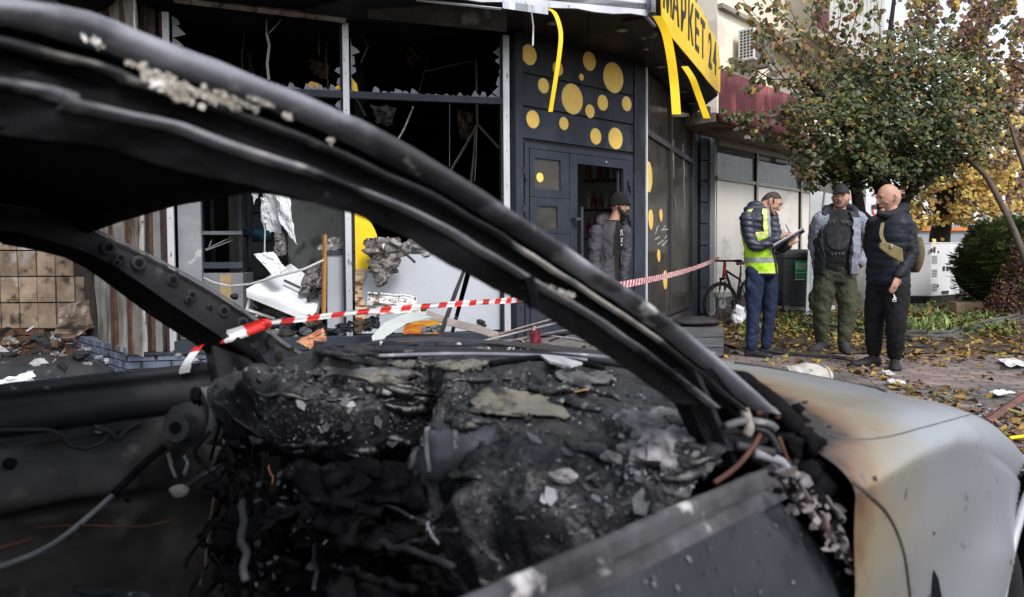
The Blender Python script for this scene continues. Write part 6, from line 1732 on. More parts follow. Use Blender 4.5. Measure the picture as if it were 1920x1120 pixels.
sausage(body, [shR1, elR1, wrR1], [.055, .042, .028]); sausage(body, [shL1, elL1, wrL1], [.055, .042, .028])
hand(body, wrR1 + Vector((.01, 0, .01)), Vector((.8, 0, .25)), Vector((.3, 0, -1)), .55, 1.0, 1)
hand(body, wrL1, Vector((.25, -.1, .6)), Vector((.6, .3, .5)), .75, 1.0, -1)
hpL, knL, anL = J1(1440, 508, .09), J1(1443, 578, .10), J1(1436, 650, .10)
hpR, knR, anR = J1(1416, 510, -.09), J1(1412, 580, -.09), J1(1409, 653, -.08)
for a, b, c in ((hpL, knL, anL), (hpR, knR, anR)): sausage(body, [a, b, c], [.085, .058, .040])
bo = fuse(body, 'body', SKIN, p1, .0065, smooth_it=1)
face_bits(W1, bo)
stub = M('stubble', (.20, .12, .095), (.30, .18, .14), 60, .8, None, .1)
mb = MB(); mb.blobs(W1(0, .030, -.078), .062, .062, .042, 18, 10); 
sausage(mb, [W1(-.062, .01, -.03), W1(-.045, .055, -.082), W1(0, .082, -.098), W1(.045, .055, -.082), W1(.062, .01, -.03)], [.012, .018, .020, .018, .012], 10, 17); mb.build('stubble', stub, bo, smooth=True)
cap_shell(W1, bo, M('grizzled_hair', (.028, .024, .022), (.07, .06, .055), 50, .8, None, .5, bumpscale=170), 'hair', -.03, .079, .1005, .1255, -.010, .02, .088)
mb = MB()
for s_ in (-1, 1): mb.blobs(W1(s_ * .074, .015, .015), .008, .022, .030, 10, 8)
mb.build('sideburn', bpy.data.materials['grizzled_hair'], bo, smooth=True)
navy = M('navy_puffer', (.014, .018, .034), (.022, .027, .045), 6, .4, .6, .15, spec=.5)
jk = MB(); rg1 = grow_r(BR, .022, .028); rg1[0] = (-.16, .185, .145); torso(jk, sp1, rg1, s1)
sausage(jk, [shR1, elR1, wrR1 - (wrR1 - elR1).normalized() * .02], [.077, .062, .043]); sausage(jk, [shL1, elL1, wrL1 - (wrL1 - elL1).normalized() * .02], [.077, .060, .043])
mb_c = [J1(1420, 398), J1(1428, 393)]
sausage(jk, [J1(1404, 396, .0), J1(1418, 388, .0), J1(1432, 396, -.03)], [.06, .075, .05])
fuse(jk, 'puffer_jacket', navy, p1, .010, .006, 8, quilt(.062, .009, Vector((.15, 0, 1)).normalized()))
limev = M('lime_vest', (.42, .72, .03), (.36, .62, .025), 5, .6, None, .15)
refl = M('reflective_grey', (.30, .31, .30), (.22, .23, .23), 9, .35, None, .1)
piping = M('vest_piping', (.58, .66, .20), None, 9, .6, None, 0)
def skip1(th, t):
    if t > .47:
        for c in (0, 180, 360):
            if abs(th - c) < 42 - (20 if t > .9 else 0) : return True
    if 60 < th < 122 and (t > -1): return abs(th - 90) < 30 - 14 * max(0, t - .3)
    return False
def pick1(th, t):
    if .06 < t < .17: return 1
    if t > .47 and (54 < abs(th - 180) < 64 or 116 < abs(th - 180) < 126): return 1
    a = abs(th - 90) if th < 270 else abs(th - 450)
    if t > .2 and 38 < a < 47: return 1
    if t < -.09 or (t > .47 and min(abs(th - c) for c in (0, 180, 360)) < 47): return 2
    return 0
shell(sp1, rg1, s1, 122 - 2, 418, -.12, .985, [limev, refl, piping], pick1, lambda th, t: (t > .58 and min(abs(th - c) for c in (0, 180, 360)) < 28 - (8 if t > .88 else 0)), 'reflective_vest', p1, 1.03, .020, 90, 60, wr=.010)
denim = M('dark_denim', (.009, .016, .042), (.017, .027, .062), 10, .8, None, .25, c3=(.05, .07, .13), s3=9, t3=.64, w3=.1)
tr = MB()
for a, b, c in ((hpL, knL, anL), (hpR, knR, anR)): sausage(tr, [a, a.lerp(b, .4), b, b.lerp(c, .5), c + Vector((0, 0, .02))], [.105, .098, .076, .066, .060])
torso(tr, sp1, [(-.20, .13, .10), (-.10, .165, .125), (.0, .17, .125), (.14, .16, .115)], s1)
def leg_wr(co): return .008 * noise.fractal(Vector((co.x * 7, co.y * 7, co.z * 9 + co.x * 8)), .7, 2, 3)
fuse(tr, 'jeans', denim, p1, .010, .004, 12, leg_wr)
shoe_blk = M('black_leather', (.012, .012, .013), (.02, .02, .021), 12, .35, None, .1)
for an, dr in ((anL, (.95, -.25)), (anR, (.9, -.45))):
    mb = MB(); shoe(mb, an, dr, .29, .045, .09); o = fuse(mb, 'shoe', shoe_blk, p1, .009)
    mb = MB(); sole(mb, an, dr, .295, .047); mb.build('sole', rubber, o)
# clipboard and pen are things of their own
cbq = [J1(1449, 462, -.36), J1(1505, 430, -.30), J1(1509, 434, -.12), J1(1453, 468, -.14)]
clip = thing('clipboard', 'dark clipboard with white papers held by the man in the vest', 'clipboard', cbq[0])
mb = MB(); mb.slab(cbq, -.008); mb.build('board', M('clip_board', (.05, .05, .08), None, 9, .4, None, 0), clip)
nrm = (cbq[1] - cbq[0]).cross(cbq[2] - cbq[0]).normalized(); nrm = nrm if nrm.z > 0 else -nrm
mb = MB(); c_ = sum(cbq, Vector()) / 4; mb.slab([c_ + (p - c_) * .93 + nrm * .009 for p in cbq], .006, nrm); mb.build('paper', M('clip_paper', (.65, .65, .68), None, 9, .7, None, 0), clip)
mb = MB(); a = cbq[1].lerp(cbq[2], .25); b = cbq[1].lerp(cbq[2], .75); mb.tube([a + nrm * .018, b + nrm * .018], .010, 6); mb.build('clip', alu, clip)
mb = MB(); a = wrR1 + Vector((.10, -.03, .03)); mb.tube([a, a + Vector((-.05, .0, .10))], .005, 6); solo(mb, 'pen', M('blue_pen', (.02, .05, .35), None, 9, .3, None, 0), 'blue pen in the hand of the man in the vest', 'pen')

# ------------------------------------------------------------------ 2: the heavy man in cap and open grey jacket
D2 = G(1562, 660).y
def J2(x, y, dd=0): return P(x, y, D2 + dd)
p2 = thing('person', 'heavy man in black cap, open grey jacket, black printed shirt and olive cargo trousers', 'person', Vector((J2(1562, 600).x, D2, 0)))
f2 = Vector((-.28, -.96, 0)).normalized(); s2 = Vector((-f2.y, f2.x, 0))       # s = his left = viewer's right
sp2 = [J2(1566, 503), J2(1567, 465), J2(1568, 425), J2(1572, 393)]
B2 = [(-.16, .15, .12), (-.05, .195, .145), (.10, .20, .155, .02), (.30, .205, .165, .035), (.55, .205, .150, .02), (.80, .205, .120), (.92, .165, .09), (1.0, .07, .068)]
body = MB(); torso(body, sp2, B2, s2)
sausage(body, [J2(1572, 400), J2(1574, 390), J2(1576, 380)], [.072, .068, .062])
W2 = headm(body, J2(1577, 371), Vector((-.50, -.85, .05)), Vector((0, 0, 1)), 1.08)
shL2, elL2, wrL2 = J2(1610, 408, -.02), J2(1630, 455, .02), J2(1610, 497, -.12)
shR2, elR2, wrR2 = J2(1535, 410, -.05), J2(1528, 462, .05), J2(1540, 503, -.05)
sausage(body, [shL2, elL2, wrL2], [.062, .050, .032]); sausage(body, [shR2, elR2, wrR2], [.062, .05, .032])
hand(body, wrL2, Vector((-.45, -.12, -.75)), Vector((-.2, .6, 0)), .35, 1.05, 1)
hand(body, wrR2, Vector((.3, 0, -.8)), Vector((.2, .6, 0)), .3, 1.05, -1)
hL2, kL2, aL2 = J2(1583, 515, 0), J2(1590, 580, -.04), J2(1582, 642, -.04)
hR2, kR2, aR2 = J2(1549, 515, 0), J2(1540, 580, .03), J2(1541, 642, .08)
for a, b, c in ((hL2, kL2, aL2), (hR2, kR2, aR2)): sausage(body, [a, b, c], [.095, .065, .045])
bo = fuse(body, 'body', SKIN, p2, .0065, smooth_it=1); face_bits(W2, bo)
mb = MB(); sausage(mb, [W2(-.070, .01, -.02), W2(-.052, .055, -.075), W2(0, .082, -.102), W2(.052, .055, -.075), W2(.070, .01, -.02)], [.010, .017, .020, .017, .010], 10, 17)
sausage(mb, [W2(-.024, .090, -.052), W2(0, .098, -.047), W2(.024, .090, -.052)], [.005, .006, .005], 8, 8); mb.build('stubble', M('stubble_dark', (.085, .055, .045), (.14, .09, .075), 60, .8, None, .1), bo, smooth=True)
capm = M('black_cap', (.014, .014, .017), (.022, .022, .026), 9, .75, None, .15)
cp_ = cap_shell(W2, p2, capm, 'cap', .030, .088, .108, .148, -.01, 0, .045, th=.008)
mb = MB()
mb.grid(lambda a, b: W2(-.070 + .14 * a, .080 + (.075 * math.sin(math.pi * (.12 + .76 * a)) ** .6) * b, .047 + .012 * math.sin(math.pi * a) - .020 * b), 16, 6)
o = mb.build('cap_peak', capm, cp_, smooth=True); o.modifiers.new('s', 'SOLIDIFY').thickness = .006
ts = MB(); rg = grow_r(B2, .008, .010); torso(ts, sp2, rg, s2); sausage(ts, [shL2, shL2.lerp(elL2, .3)], [.06, .055]); sausage(ts, [shR2, shR2.lerp(elR2, .3)], [.06, .055])
tsm = M('black_cotton', (.012, .012, .013), (.018, .018, .019), 9, .9, None, .2)
fuse(ts, 't_shirt', tsm, p2, .010, .006, 10)
# print on the shirt: an arc of pale letters and a blotchy oval motif
prm = M('faded_print', (.036, .036, .04), (.014, .014, .015), 22, .8, None, 0, c3=(.012, .012, .013), s3=20, t3=.46, w3=.08)
fwd2 = Vector((s2.y, -s2.x, 0))
def on_chest(th, t, out=.030):
    tw = [(r_[0], r_[1]) for r_ in rg]; td = [(r_[0], r_[2]) for r_ in rg]; to = [(r_[0], (r_[3] if len(r_) > 3 else 0)) for r_ in rg]
    w, d, of = interp_(tw, t) + out, interp_(td, t) + out, interp_(to, t); e = 2 / 2.4
    ct, st_ = math.cos(R(th)), math.sin(R(th))
    return spine_at(sp2, t) + s2 * (w * math.copysign(abs(ct) ** e, ct)) + fwd2 * (of + d * abs(st_) ** e)
pr = MB()
n_ = 0
vs = [on_chest(90 + 27 * math.cos(2 * math.pi * i / 24) * r_, .48 + .18 * math.sin(2 * math.pi * i / 24) * r_, .011) for r_ in (.01, .35, .7, 1) for i in range(24)]
pr.add(vs, [(j * 24 + i, j * 24 + (i + 1) % 24, (j + 1) * 24 + (i + 1) % 24, (j + 1) * 24 + i) for j in range(3) for i in range(24)])
pr.build('shirt_print', prm, p2)
txt = 'ARTY VADE'
lm = M('print_letters', (.10, .10, .105), None, 9, .8, None, 0)
for i, chh in enumerate(txt):
    if chh == ' ': continue
    a = (i - 4) / 4; th = 90 - 34 * a; t = .72 - .05 * a * a
    p = on_chest(th, t, .013); dx = (on_chest(th - 2, t, .013) - on_chest(th + 2, t, .013)).normalized()
    m4 = Matrix.Translation(p - dx * .018) @ Matrix((dx, Vector((0, 0, 1)), dx.cross(Vector((0, 0, 1))))).transposed().to_4x4()
    text_mesh(chh, .058, lm, m4, 'shirt_letter', p2, .001, 1.0, .001)
for i, chh in enumerate('LESM'):
    th = 90 + 10 - 6.5 * i; p = on_chest(th, .22, .013); dx = (on_chest(th - 2, .22, .013) - on_chest(th + 2, .22, .013)).normalized()
    m4 = Matrix.Translation(p - dx * .015) @ Matrix((dx, Vector((0, 0, 1)), dx.cross(Vector((0, 0, 1))))).transposed().to_4x4()
    text_mesh(chh, .04, lm, m4, 'shirt_letter', p2, .001, 1.0, .001)
greyj = M('grey_lavender_jacket', (.20, .215, .265), (.165, .18, .225), 5, .65, None, .15)
navyj = M('jacket_lining', (.016, .018, .026), (.026, .028, .036), 7, .6, None, .15)
rgj = grow_r(B2, .030, .035); rgj[0] = (-.20, .215, .175); rgj[1] = (-.08, .225, .18)
shell(sp2, rgj, s2, 118, 180, -.10, .96, [greyj, navyj], lambda th, t: 1 if th < 168 else 0, lambda th, t: (th < 128 and t > .2 and th < 118 + 22 * t) , 'jacket_front', p2, 1.0, .006, 30, 50, th=.016, wr=.014)
shell(sp2, rgj, s2, 180, 360, -.12, .97, [greyj], None, None, 'jacket_back', p2, 1.0, .006, 50, 40, th=.014, wr=.012)
shell(sp2, rgj, s2, 0, 66, -.10, .96, [greyj, navyj], lambda th, t: 1 if th > 58 or (t > .84) else 0, lambda th, t: th > 66 - 20 * max(0, t - .3) + 6 * math.sin(t * 9), 'jacket_front', p2, 1.0, .010, 30, 50, th=.016, wr=.014)
sl = MB(); sausage(sl, [shL2 + Vector((-.03, 0, .0)), shL2.lerp(elL2, .3), elL2, wrL2 - (wrL2 - elL2).normalized() * .02], [.085, .088, .076, .052])
fuse(sl, 'sleeve', greyj, p2, .010, .012, 12)
sl = MB(); sausage(sl, [shR2 + Vector((.03, 0, 0)), shR2.lerp(elR2, .3), elR2, wrR2], [.085, .085, .072, .052])
fuse(sl, 'sleeve', greyj, p2, .010, .012, 12)
hd2 = MB(); sausage(hd2, [J2(1545, 402, -.10), J2(1552, 393, .02), J2(1575, 389, .10), J2(1598, 392, .02), J2(1604, 404, -.10)], [.035, .048, .055, .05, .035], 12, 25)
fuse(hd2, 'hood', navyj, p2, .010, .010, 12)
cargo = M('olive_cargo', (.038, .042, .026), (.052, .055, .034), 8, .85, None, .25)
tr = MB()
for a, b, c in ((hL2, kL2, aL2), (hR2, kR2, aR2)): sausage(tr, [a, a.lerp(b, .4), b, b.lerp(c, .5), c + Vector((0, 0, .03))], [.125, .122, .100, .088, .072])
torso(tr, sp2, [(-.24, .16, .13), (-.10, .20, .155), (.0, .205, .16), (.08, .20, .155)], s2)
for k_, a in ((kL2, s2), (kR2, -s2)):
    c = k_ + Vector((0, 0, .10)) + a * .08
    sausage(tr, [c + Vector((0, 0, .07)), c - Vector((0, 0, .07))], [.055, .055], 10, 5)
fuse(tr, 'cargo_trousers', cargo, p2, .011, .006, 12, lambda co: 1.6 * leg_wr(co))
boot = M('boot_suede', (.022, .023, .026), (.04, .042, .046), 16, .8, None, .4)
for an, dr in ((aL2, (-.15, -1)), (aR2, (-.85, -.55))):
    mb = MB(); shoe(mb, an, dr, .31, .055, .11); sausage(mb, [Vector((an.x, an.y, .08)), Vector((an.x, an.y, .16))], [.062, .060]); o = fuse(mb, 'boot', boot, p2, .009, .003, 30)
    mb = MB(); sole(mb, an, dr, .315, .058); mb.build('sole', rubber, o)
mb = MB(); a = wrL2; d_ = (wrL2 - elL2).normalized(); mb.tube([a - d_ * .01, a + d_ * .018], .040, 16); solo(mb, 'wrist_watch', rubber, 'dark wrist watch on the heavy man at his pocket', 'watch')

# ------------------------------------------------------------------ 3: the bald man in black, seen from behind and the side
D3 = G(1655, 690).y
def J3(x, y, dd=0): return P(x, y, D3 + dd)
p3 = thing('person', 'bald man in black jacket and black trousers with a khaki sling bag', 'person', Vector((J3(1655, 600).x, D3, 0)))
f3 = Vector((-.86, -.50, 0)).normalized(); s3 = Vector((-f3.y, f3.x, 0))
sp3 = [J3(1665, 520), J3(1664, 478), J3(1666, 436), J3(1672, 398)]
body = MB(); torso(body, sp3, BR, s3)
sausage(body, [J3(1672, 404), J3(1671, 394), J3(1669, 384)], [.066, .062, .060])
W3 = headm(body, J3(1666, 372), Vector((-.95, -.05, -.14)), Vector((0, 0, 1)), 1.10)
# arms: his left arm is nearer the viewer
shL3, elL3, wrL3 = J3(1698, 424, -.06), J3(1706, 480, -.12), J3(1684, 518, -.22)
shR3, elR3, wrR3 = J3(1640, 420, .04), J3(1634, 470, .12), J3(1655, 508, .16)
# choose the nearer side by the lateral axis
sausage(body, [shL3, elL3, wrL3], [.058, .046, .030]); sausage(body, [shR3, elR3, wrR3], [.058, .046, .030])
hand(body, wrL3, Vector((-.30, -.05, -.85)), Vector((-.3, .8, 0)), .25, 1.0, 1)
hand(body, wrR3, Vector((-.1, 0, -1)), Vector((-.3, .6, 0)), .4, 1.0, -1)
hA, kA, aA = J3(1681, 535, -.08), J3(1680, 605, -.10), J3(1678, 672, -.02)
hB, kB, aB = J3(1650, 533, .08), J3(1640, 602, .12), J3(1638, 664, .15)
for a, b, c in ((hA, kA, aA), (hB, kB, aB)): sausage(body, [a, b, c], [.088, .060, .042])
bo = fuse(body, 'body', SKIN, p3, .0065, smooth_it=1); face_bits(W3, bo, M('fair_brow', (.22, .13, .09), None, 9, .8, None, 0))
bj = M('black_jacket', (.006, .0065, .009), (.012, .013, .018), 6, .5, .7, .12)
jk = MB(); rg3 = grow_r(BR, .030, .040); rg3[0] = (-.12, .19, .15); rg3[1] = (-.03, .195, .155); torso(jk, sp3, rg3, s3)
fuse(jk, 'puffer_vest', M('navy_vest', (.008, .010, .017), (.014, .017, .027), 6, .45, .6, .12), p3, .010, .006, 8, quilt(.080, .005))
jk = MB(); sausage(jk, [shL3, shL3.lerp(elL3, .5), elL3, wrL3 + Vector((0, 0, .015))], [.088, .088, .074, .046]); sausage(jk, [shR3, elR3, wrR3], [.082, .068, .046])
sausage(jk, [shL3 + Vector((-.02, .04, .02)), shL3.lerp(shR3, .3) + Vector((0, .06, .05))], [.085, .085])
fuse(jk, 'sleeves', bj, p3, .010, .010, 10)
hdm = MB(); sausage(hdm, [J3(1650, 400, -.12), J3(1668, 404, -.09), J3(1690, 396, .0), J3(1694, 390, .08), J3(1668, 398, .12)], [.030, .045, .06, .055, .035], 12, 25)
fuse(hdm, 'hood', bj, p3, .010, .010, 12)
tr = MB(); bt = M('black_jersey', (.006, .006, .007), (.011, .011, .012), 8, .85, None, .2)
for a, b, c in ((hA, kA, aA), (hB, kB, aB)): sausage(tr, [a, a.lerp(b, .4), b, b.lerp(c, .5), c + Vector((0, 0, .03))], [.118, .115, .092, .084, .068])
torso(tr, sp3, [(-.22, .14, .115), (-.10, .175, .135), (.0, .175, .135), (.10, .165, .125)], s3)
fuse(tr, 'trousers', bt, p3, .010, .005, 12, lambda co: leg_wr(co))
for an, dr in ((aA, (-.45, -.9)), (aB, (-.98, -.1))):
    mb = MB(); shoe(mb, an, dr, .31, .054, .10); o = fuse(mb, 'trainer', M('black_trainer', (.014, .014, .015), (.03, .03, .032), 20, .6, None, .3), p3, .009, .004, 40)
    mb = MB(); sole(mb, an, dr, .32, .057); mb.build('sole', rubber, o)
# little white leaping emblem on the trousers and a button on the vest
em = MB(); q0 = hA.lerp(kA, .26); base_e = J3(1677, 558, -.245)
pl = lambda pts: em.slab([base_e + Vector((x, 0, z)) for x, z in pts], .003, Vector((0, 1, 0)))
pl([(-.006, -.012), (.006, -.012), (.008, .012), (-.004, .014)]); pl([(-.004, .012), (.002, .012), (-.006, .034), (-.010, .034)]); pl([(.006, .004), (.022, -.004), (.020, -.010), (.004, -.004)]); pl([(-.004, -.010), (-.020, -.020), (-.018, -.026), (.000, -.016)]); pl([(.004, -.010), (.020, -.024), (.016, -.028), (-.001, -.016)])
em.slab([base_e + Vector((.004 * math.cos(k) + .002, 0, .004 * math.sin(k) + .018)) for k in [i * .9 for i in range(7)]], .003, Vector((0, 1, 0)))
for k in range(4): em.slab([base_e + Vector((-.018 + k * .010, 0, -.038)), base_e + Vector((-.012 + k * .010, 0, -.038)), base_e + Vector((-.012 + k * .010, 0, -.032)), base_e + Vector((-.018 + k * .010, 0, -.032))], .003, Vector((0, 1, 0)))
em.build('emblem', M('emblem_white', (.75, .75, .75), None, 9, .6, None, 0), p3)
mb = MB(); mb.blobs(J3(1674, 482, -.24), .006, .004, .006, 8, 6); mb.build('button', white_plastic, p3)
# sling bag: strap, front pocket, back pouch
khaki = M('khaki_canvas', (.20, .165, .075), (.15, .12, .055), 16, .85, None, .3)
bag = thing('sling_bag', 'khaki sling bag with front pocket and rear pouch worn by the bald man', 'bag', J3(1690, 500, -.1))
stp = path_([J3(1655, 418, -.19), J3(1652, 440, -.215), J3(1658, 455, -.225)], 8)
mb = MB(); mb.ribbon(stp, Vector((.034, .0, .004)), .004); mb.build('strap', khaki, bag)
mb = MB(); mb.prism(FrM(Matrix.Translation(J3(1675, 470, -.262)) @ Matrix.Rotation(R(-12), 4, 'Z')), [(-.125, .055), (-.10, .085), (-.02, .065), (.075, .015), (.085, -.105), (.055, -.105), (-.04, -.045), (-.12, .02)], -.018, .03); mb.build('front_pocket', khaki, bag, bevel=.010)
mb = MB(); mb.blobs(J3(1672, 462, -.285), .014, .006, .022, 10, 8); mb.build('buckle', M('buckle', (.3, .28, .25), None, 9, .4, None, 0), bag)
mb = MB(); c = J3(1716, 478, .02)
mb.grid(lambda u, v: c + Vector((math.cos(2 * math.pi * u) * .062 * (math.sin(math.pi * (.05 + .9 * v)) ** .45) + .02 * v, math.sin(2 * math.pi * u) * .10 * (math.sin(math.pi * (.05 + .9 * v)) ** .45), (v - .5) * .34)), 24, 18, True)
mb.build('pouch', M('brown_khaki', (.13, .10, .055), (.09, .07, .04), 16, .85, None, .4), bag, smooth=True)
mb = MB(); mb.tube([J3(1728, 465, .0), J3(1733, 470, -.02), J3(1729, 476, -.02)], .005, 5); mb.build('zip_pull', rubber, bag)

# ------------------------------------------------------------------ 4: the bearded man in the doorway
D4 = 8.75
def J4(x, y, dd=0): return P(x, y, D4 + dd)
p4 = thing('person', 'bearded man in black beanie and dark jacket stepping out of the shop doorway', 'person', Vector((J4(1143, 600).x, D4, ZF)))
f4 = Vector((.80, -.60, 0)).normalized(); s4 = Vector((-f4.y, f4.x, 0))
sp4 = [J4(1140, 525), J4(1139, 490), J4(1142, 450), J4(1150, 413)]
body = MB(); torso(body, sp4, BR, s4)
sausage(body, [J4(1150, 418), J4(1155, 405), J4(1158, 396)], [.064, .060, .058])
W4 = headm(body, J4(1161, 386), Vector((.88, -.30, -.12)), Vector((.1, 0, 1)), 1.05)
sA, eA, wA = J4(1118, 436, -.12), J4(1114, 492, -.16), J4(1128, 532, -.20)
sB, eB, wB = J4(1172, 434, .06), J4(1172, 485, .05), J4(1168, 525, .0)
for a, b, c in ((sA, eA, wA), (sB, eB, wB)): sausage(body, [a, b, c], [.056, .044, .030])
hand(body, wA, Vector((.3, -.1, -.7)), Vector((.5, .5, 0)), .4, 1.0, 1); hand(body, wB, Vector((0, 0, -1)), Vector((.5, -.4, 0)), .4, 1.0, -1)
gy = ZF
for a, b in (((1128, 538), (-.07)), ((1152, 538), (.09))):
    h_ = J4(a[0], a[1], b); k_ = Vector((h_.x + .04, h_.y - .05, gy + .47)); n_ = Vector((h_.x, h_.y, gy + .09))
    sausage(body, [h_, k_, n_], [.086, .058, .040])
    tr = MB(); sausage(tr, [h_, h_.lerp(k_, .4), k_, n_ + Vector((0, 0, .03))], [.11, .105, .082, .062]); fuse(tr, 'trouser_leg', bt, p4, .012, .005, 12)
    mb = MB(); shoe(mb, Vector((n_.x, n_.y, 0)), (.8, -.6), .29, .048, .09)
    for v in mb.v: v.z += gy
    mb.build('shoe', shoe_blk, p4, smooth=True)
bo = fuse(body, 'body', SKIN, p4, .0065, smooth_it=1); face_bits(W4, bo)
mb = MB(); sausage(mb, [W4(-.068, .005, -.02), W4(-.050, .050, -.070), W4(0, .078, -.100), W4(.050, .050, -.070), W4(.068, .005, -.02)], [.014, .026, .036, .026, .014], 12, 17); mb.blobs(W4(0, .060, -.125), .042, .038, .045, 16, 12)
sausage(mb, [W4(-.026, .090, -.050), W4(0, .098, -.044), W4(.026, .090, -.050)], [.007, .008, .007], 8, 8); mb.build('beard', M('black_beard', (.016, .013, .012), (.03, .025, .022), 60, .9, None, .6, bumpscale=120), bo, smooth=True)
bean = M('black_knit', (.010, .010, .011), (.016, .016, .017), 90, .95, None, .5, bumpscale=200)
cap_shell(W4, p4, bean, 'beanie', -.02, .096, .116, .160, -.02, .02, .035, th=.010)
mb = MB(); mb.tube([W4(math.cos(t) * .094, math.sin(t) * .112, .008 + .024 * math.sin(t)) for t in [R(k) for k in range(0, 361, 15)]], .014, 8); mb.build('beanie_cuff', bean, p4, smooth=True)
dj = M('charcoal_jacket', (.042, .039, .048), (.06, .056, .07), 7, .6, .75, .15)
rg4 = grow_r(BR, .030, .036); rg4[0] = (-.20, .20, .155)
shell(sp4, rg4, s4, 112, 424, -.20, .98, [dj], None, lambda th, t: (th < 122 and t > .4) or (th > 412 and t > .5), 'jacket', p4, 1.0, .004, 80, 50, th=.014, wr=.014)
jk = MB(); sausage(jk, [sA, sA.lerp(eA, .4), eA, wA], [.088, .086, .072, .050]); sausage(jk, [sB, eB, wB], [.080, .068, .048]); 
fuse(jk, 'sleeves', dj, p4, .010, .012, 11)
jk = MB(); sausage(jk, [J4(1128, 424, -.06), J4(1126, 414, .02), J4(1142, 408, .08), J4(1162, 416, .05)], [.045, .058, .06, .04]); fuse(jk, 'hood', dj, p4, .010, .012, 12)
ts = MB(); torso(ts, sp4, grow_r(BR, .008, .010), s4); fuse(ts, 't_shirt', tsm, p4, .011, .004, 9)
fw4 = Vector((s4.y, -s4.x, 0))
mb = MB(); c = spine_at(sp4, .78) + fw4 * .150 + s4 * -.01
for a, b in (((-.03, -.03), (-.01, .035)), ((-.01, .035), (.012, .03)), ((.012, .03), (.02, -.035)), ((-.02, -.06), (.015, -.11)), ((.015, -.06), (-.02, -.11)), ((-.01, -.13), (.01, -.15))):
    mb.tube([c + s4 * -a[0] + Vector((0, 0, a[1])), c + s4 * -b[0] + Vector((0, 0, b[1]))], .005, 5)
mb.build('shirt_print', M('white_print', (.5, .5, .5), None, 9, .8, None, 0), p4)
mb = MB(); mb.tube([J4(1127, 505, -.245), J4(1134, 488, -.25)], .004, 5); mb.build('pocket_seam', rubber, p4)
# ================================================================== the burnt car (u forward, n to the far side, z up)
from mathutils.bvhtree import BVHTree
CF = Fr((0, 0, 0), (.711, .703))
def cp(u, n, z): return CF.at(u, n, z)
def N_(px, py, n):
    u, z = CF.hit(px, py, n); return CF.at(u, n, z)
def interp(tab, x):
    if x <= tab[0][0]: return tab[0][1]
    for (a, b), (c, d) in zip(tab[:-1], tab[1:]):
        if x <= c: return b + (d - b) * (x - a) / (c - a)
    return tab[-1][1]
def path(pts, m):
    """resample a polyline to m points, smoothly"""
    n = len(pts); out = []
    L = [0]
    for a, b in zip(pts[:-1], pts[1:]): L.append(L[-1] + (b - a).length)
    for k in range(m):
        s = L[-1] * k / (m - 1)
        i = 0
        while i < n - 2 and L[i + 1] < s: i += 1
        t = (s - L[i]) / max(L[i + 1] - L[i], 1e-9)
        p0, p1, p2, p3 = pts[max(i - 1, 0)], pts[i], pts[i + 1], pts[min(i + 2, n - 1)]
        out.append(.5 * ((2 * p1) + (p2 - p0) * t + (2 * p0 - 5 * p1 + 4 * p2 - p3) * t * t + (3 * p1 - p0 - 3 * p2 + p3) * t ** 3))
    return out
car = thing('burnt_car', 'burnt-out silver car shell with charred dashboard, roof pillars and bare doors in the foreground', 'car', cp(.9, 1.05, 0))
ash_metal = M('ash_coated_steel', (.24, .24, .275), (.12, .12, .14), 9, .5, .75, .25, .0, c3=(.36, .355, .36), s3=26, t3=.64, w3=.08, c4=(.035, .035, .04), s4=5, t4=.55)
dark_sheet = M('burnt_steel', (.030, .030, .036), (.010, .010, .013), 7, .45, .8, .3, .15, spec=.3, c3=(.11, .105, .105), s3=36, t3=.66, w3=.06)
blk = M('charred_black', (.0030, .0030, .0035), (.008, .008, .009), 12, .7, None, .6, bdist=.01, c3=(.035, .035, .04), s3=40, t3=.71, spec=.05)
flange_m = M('flaky_flange', (.03, .029, .032), (.008, .008, .009), 11, .7, None, .4, 0, c3=(.30, .28, .26), s3=10, t3=.57, w3=.10)
# ---- near pillar and roof rail
Tn = [cp(-1.1, .62, 1.27), cp(-.5, .62, 1.285), N_(-160, -60, .61), N_(0, -14, .605), N_(131, 8, .60), N_(213, 34, .60), N_(350, 88, .59), N_(480, 138, .575), N_(700, 232, .55), N_(850, 320, .53), N_(940, 380, .515), N_(1100, 488, .49), N_(1240, 586, .46), N_(1360, 685, .44), N_(1460, 775, .42)]
Ln = [cp(-1.1, .60, 1.15), cp(-.5, .60, 1.16), N_(-160, 215, .60), N_(0, 248, .595), N_(131, 262, .59), N_(213, 276, .59), N_(340, 318, .58), N_(470, 344, .57), N_(640, 390, .55), N_(760, 438, .535), N_(827, 480, .52), N_(952, 549, .51), N_(1046, 600, .49), N_(1171, 682, .47), N_(1275, 757, .45)]
m_ = 110
Tp, Lp = path(Tn, m_), path(Ln, m_)
def band(s0, s1, prof, ns, nz_=0.0, seed=0):
    def fn(a, b):
        i = min(int(round(a * (m_ - 1))), m_ - 1)
        s = s0 + (s1 - s0) * b
        p = Tp[i].lerp(Lp[i], s) + CF.ey * prof(b)
        if nz_: p = p + CF.ey * nz_ * noise.fractal(p * 22 + Vector((seed, 0, 0)), .8, 2, 3) + CF.ez * nz_ * noise.noise(p * 30)
        return p
    mb = MB(); mb.grid(fn, m_, ns); return mb
o = band(0, .25, lambda b: -.014 * math.sin(math.pi * min(1, b * 1.0)) + .012 * (1 if b > .99 else 0) + (.02 * max(0, .25 - b)), 12, .0012).build('roof_rail', ash_metal, car, smooth=True)
band(.235, .36, lambda b: .004 + .016 * math.sin(math.pi * b), 7, .001, 2).build('seal_channel', blk, car, smooth=True)
band(.35, .43, lambda b: -.006 * math.sin(math.pi * b), 5, .0022, 3).build('flange', flange_m, car, smooth=True)
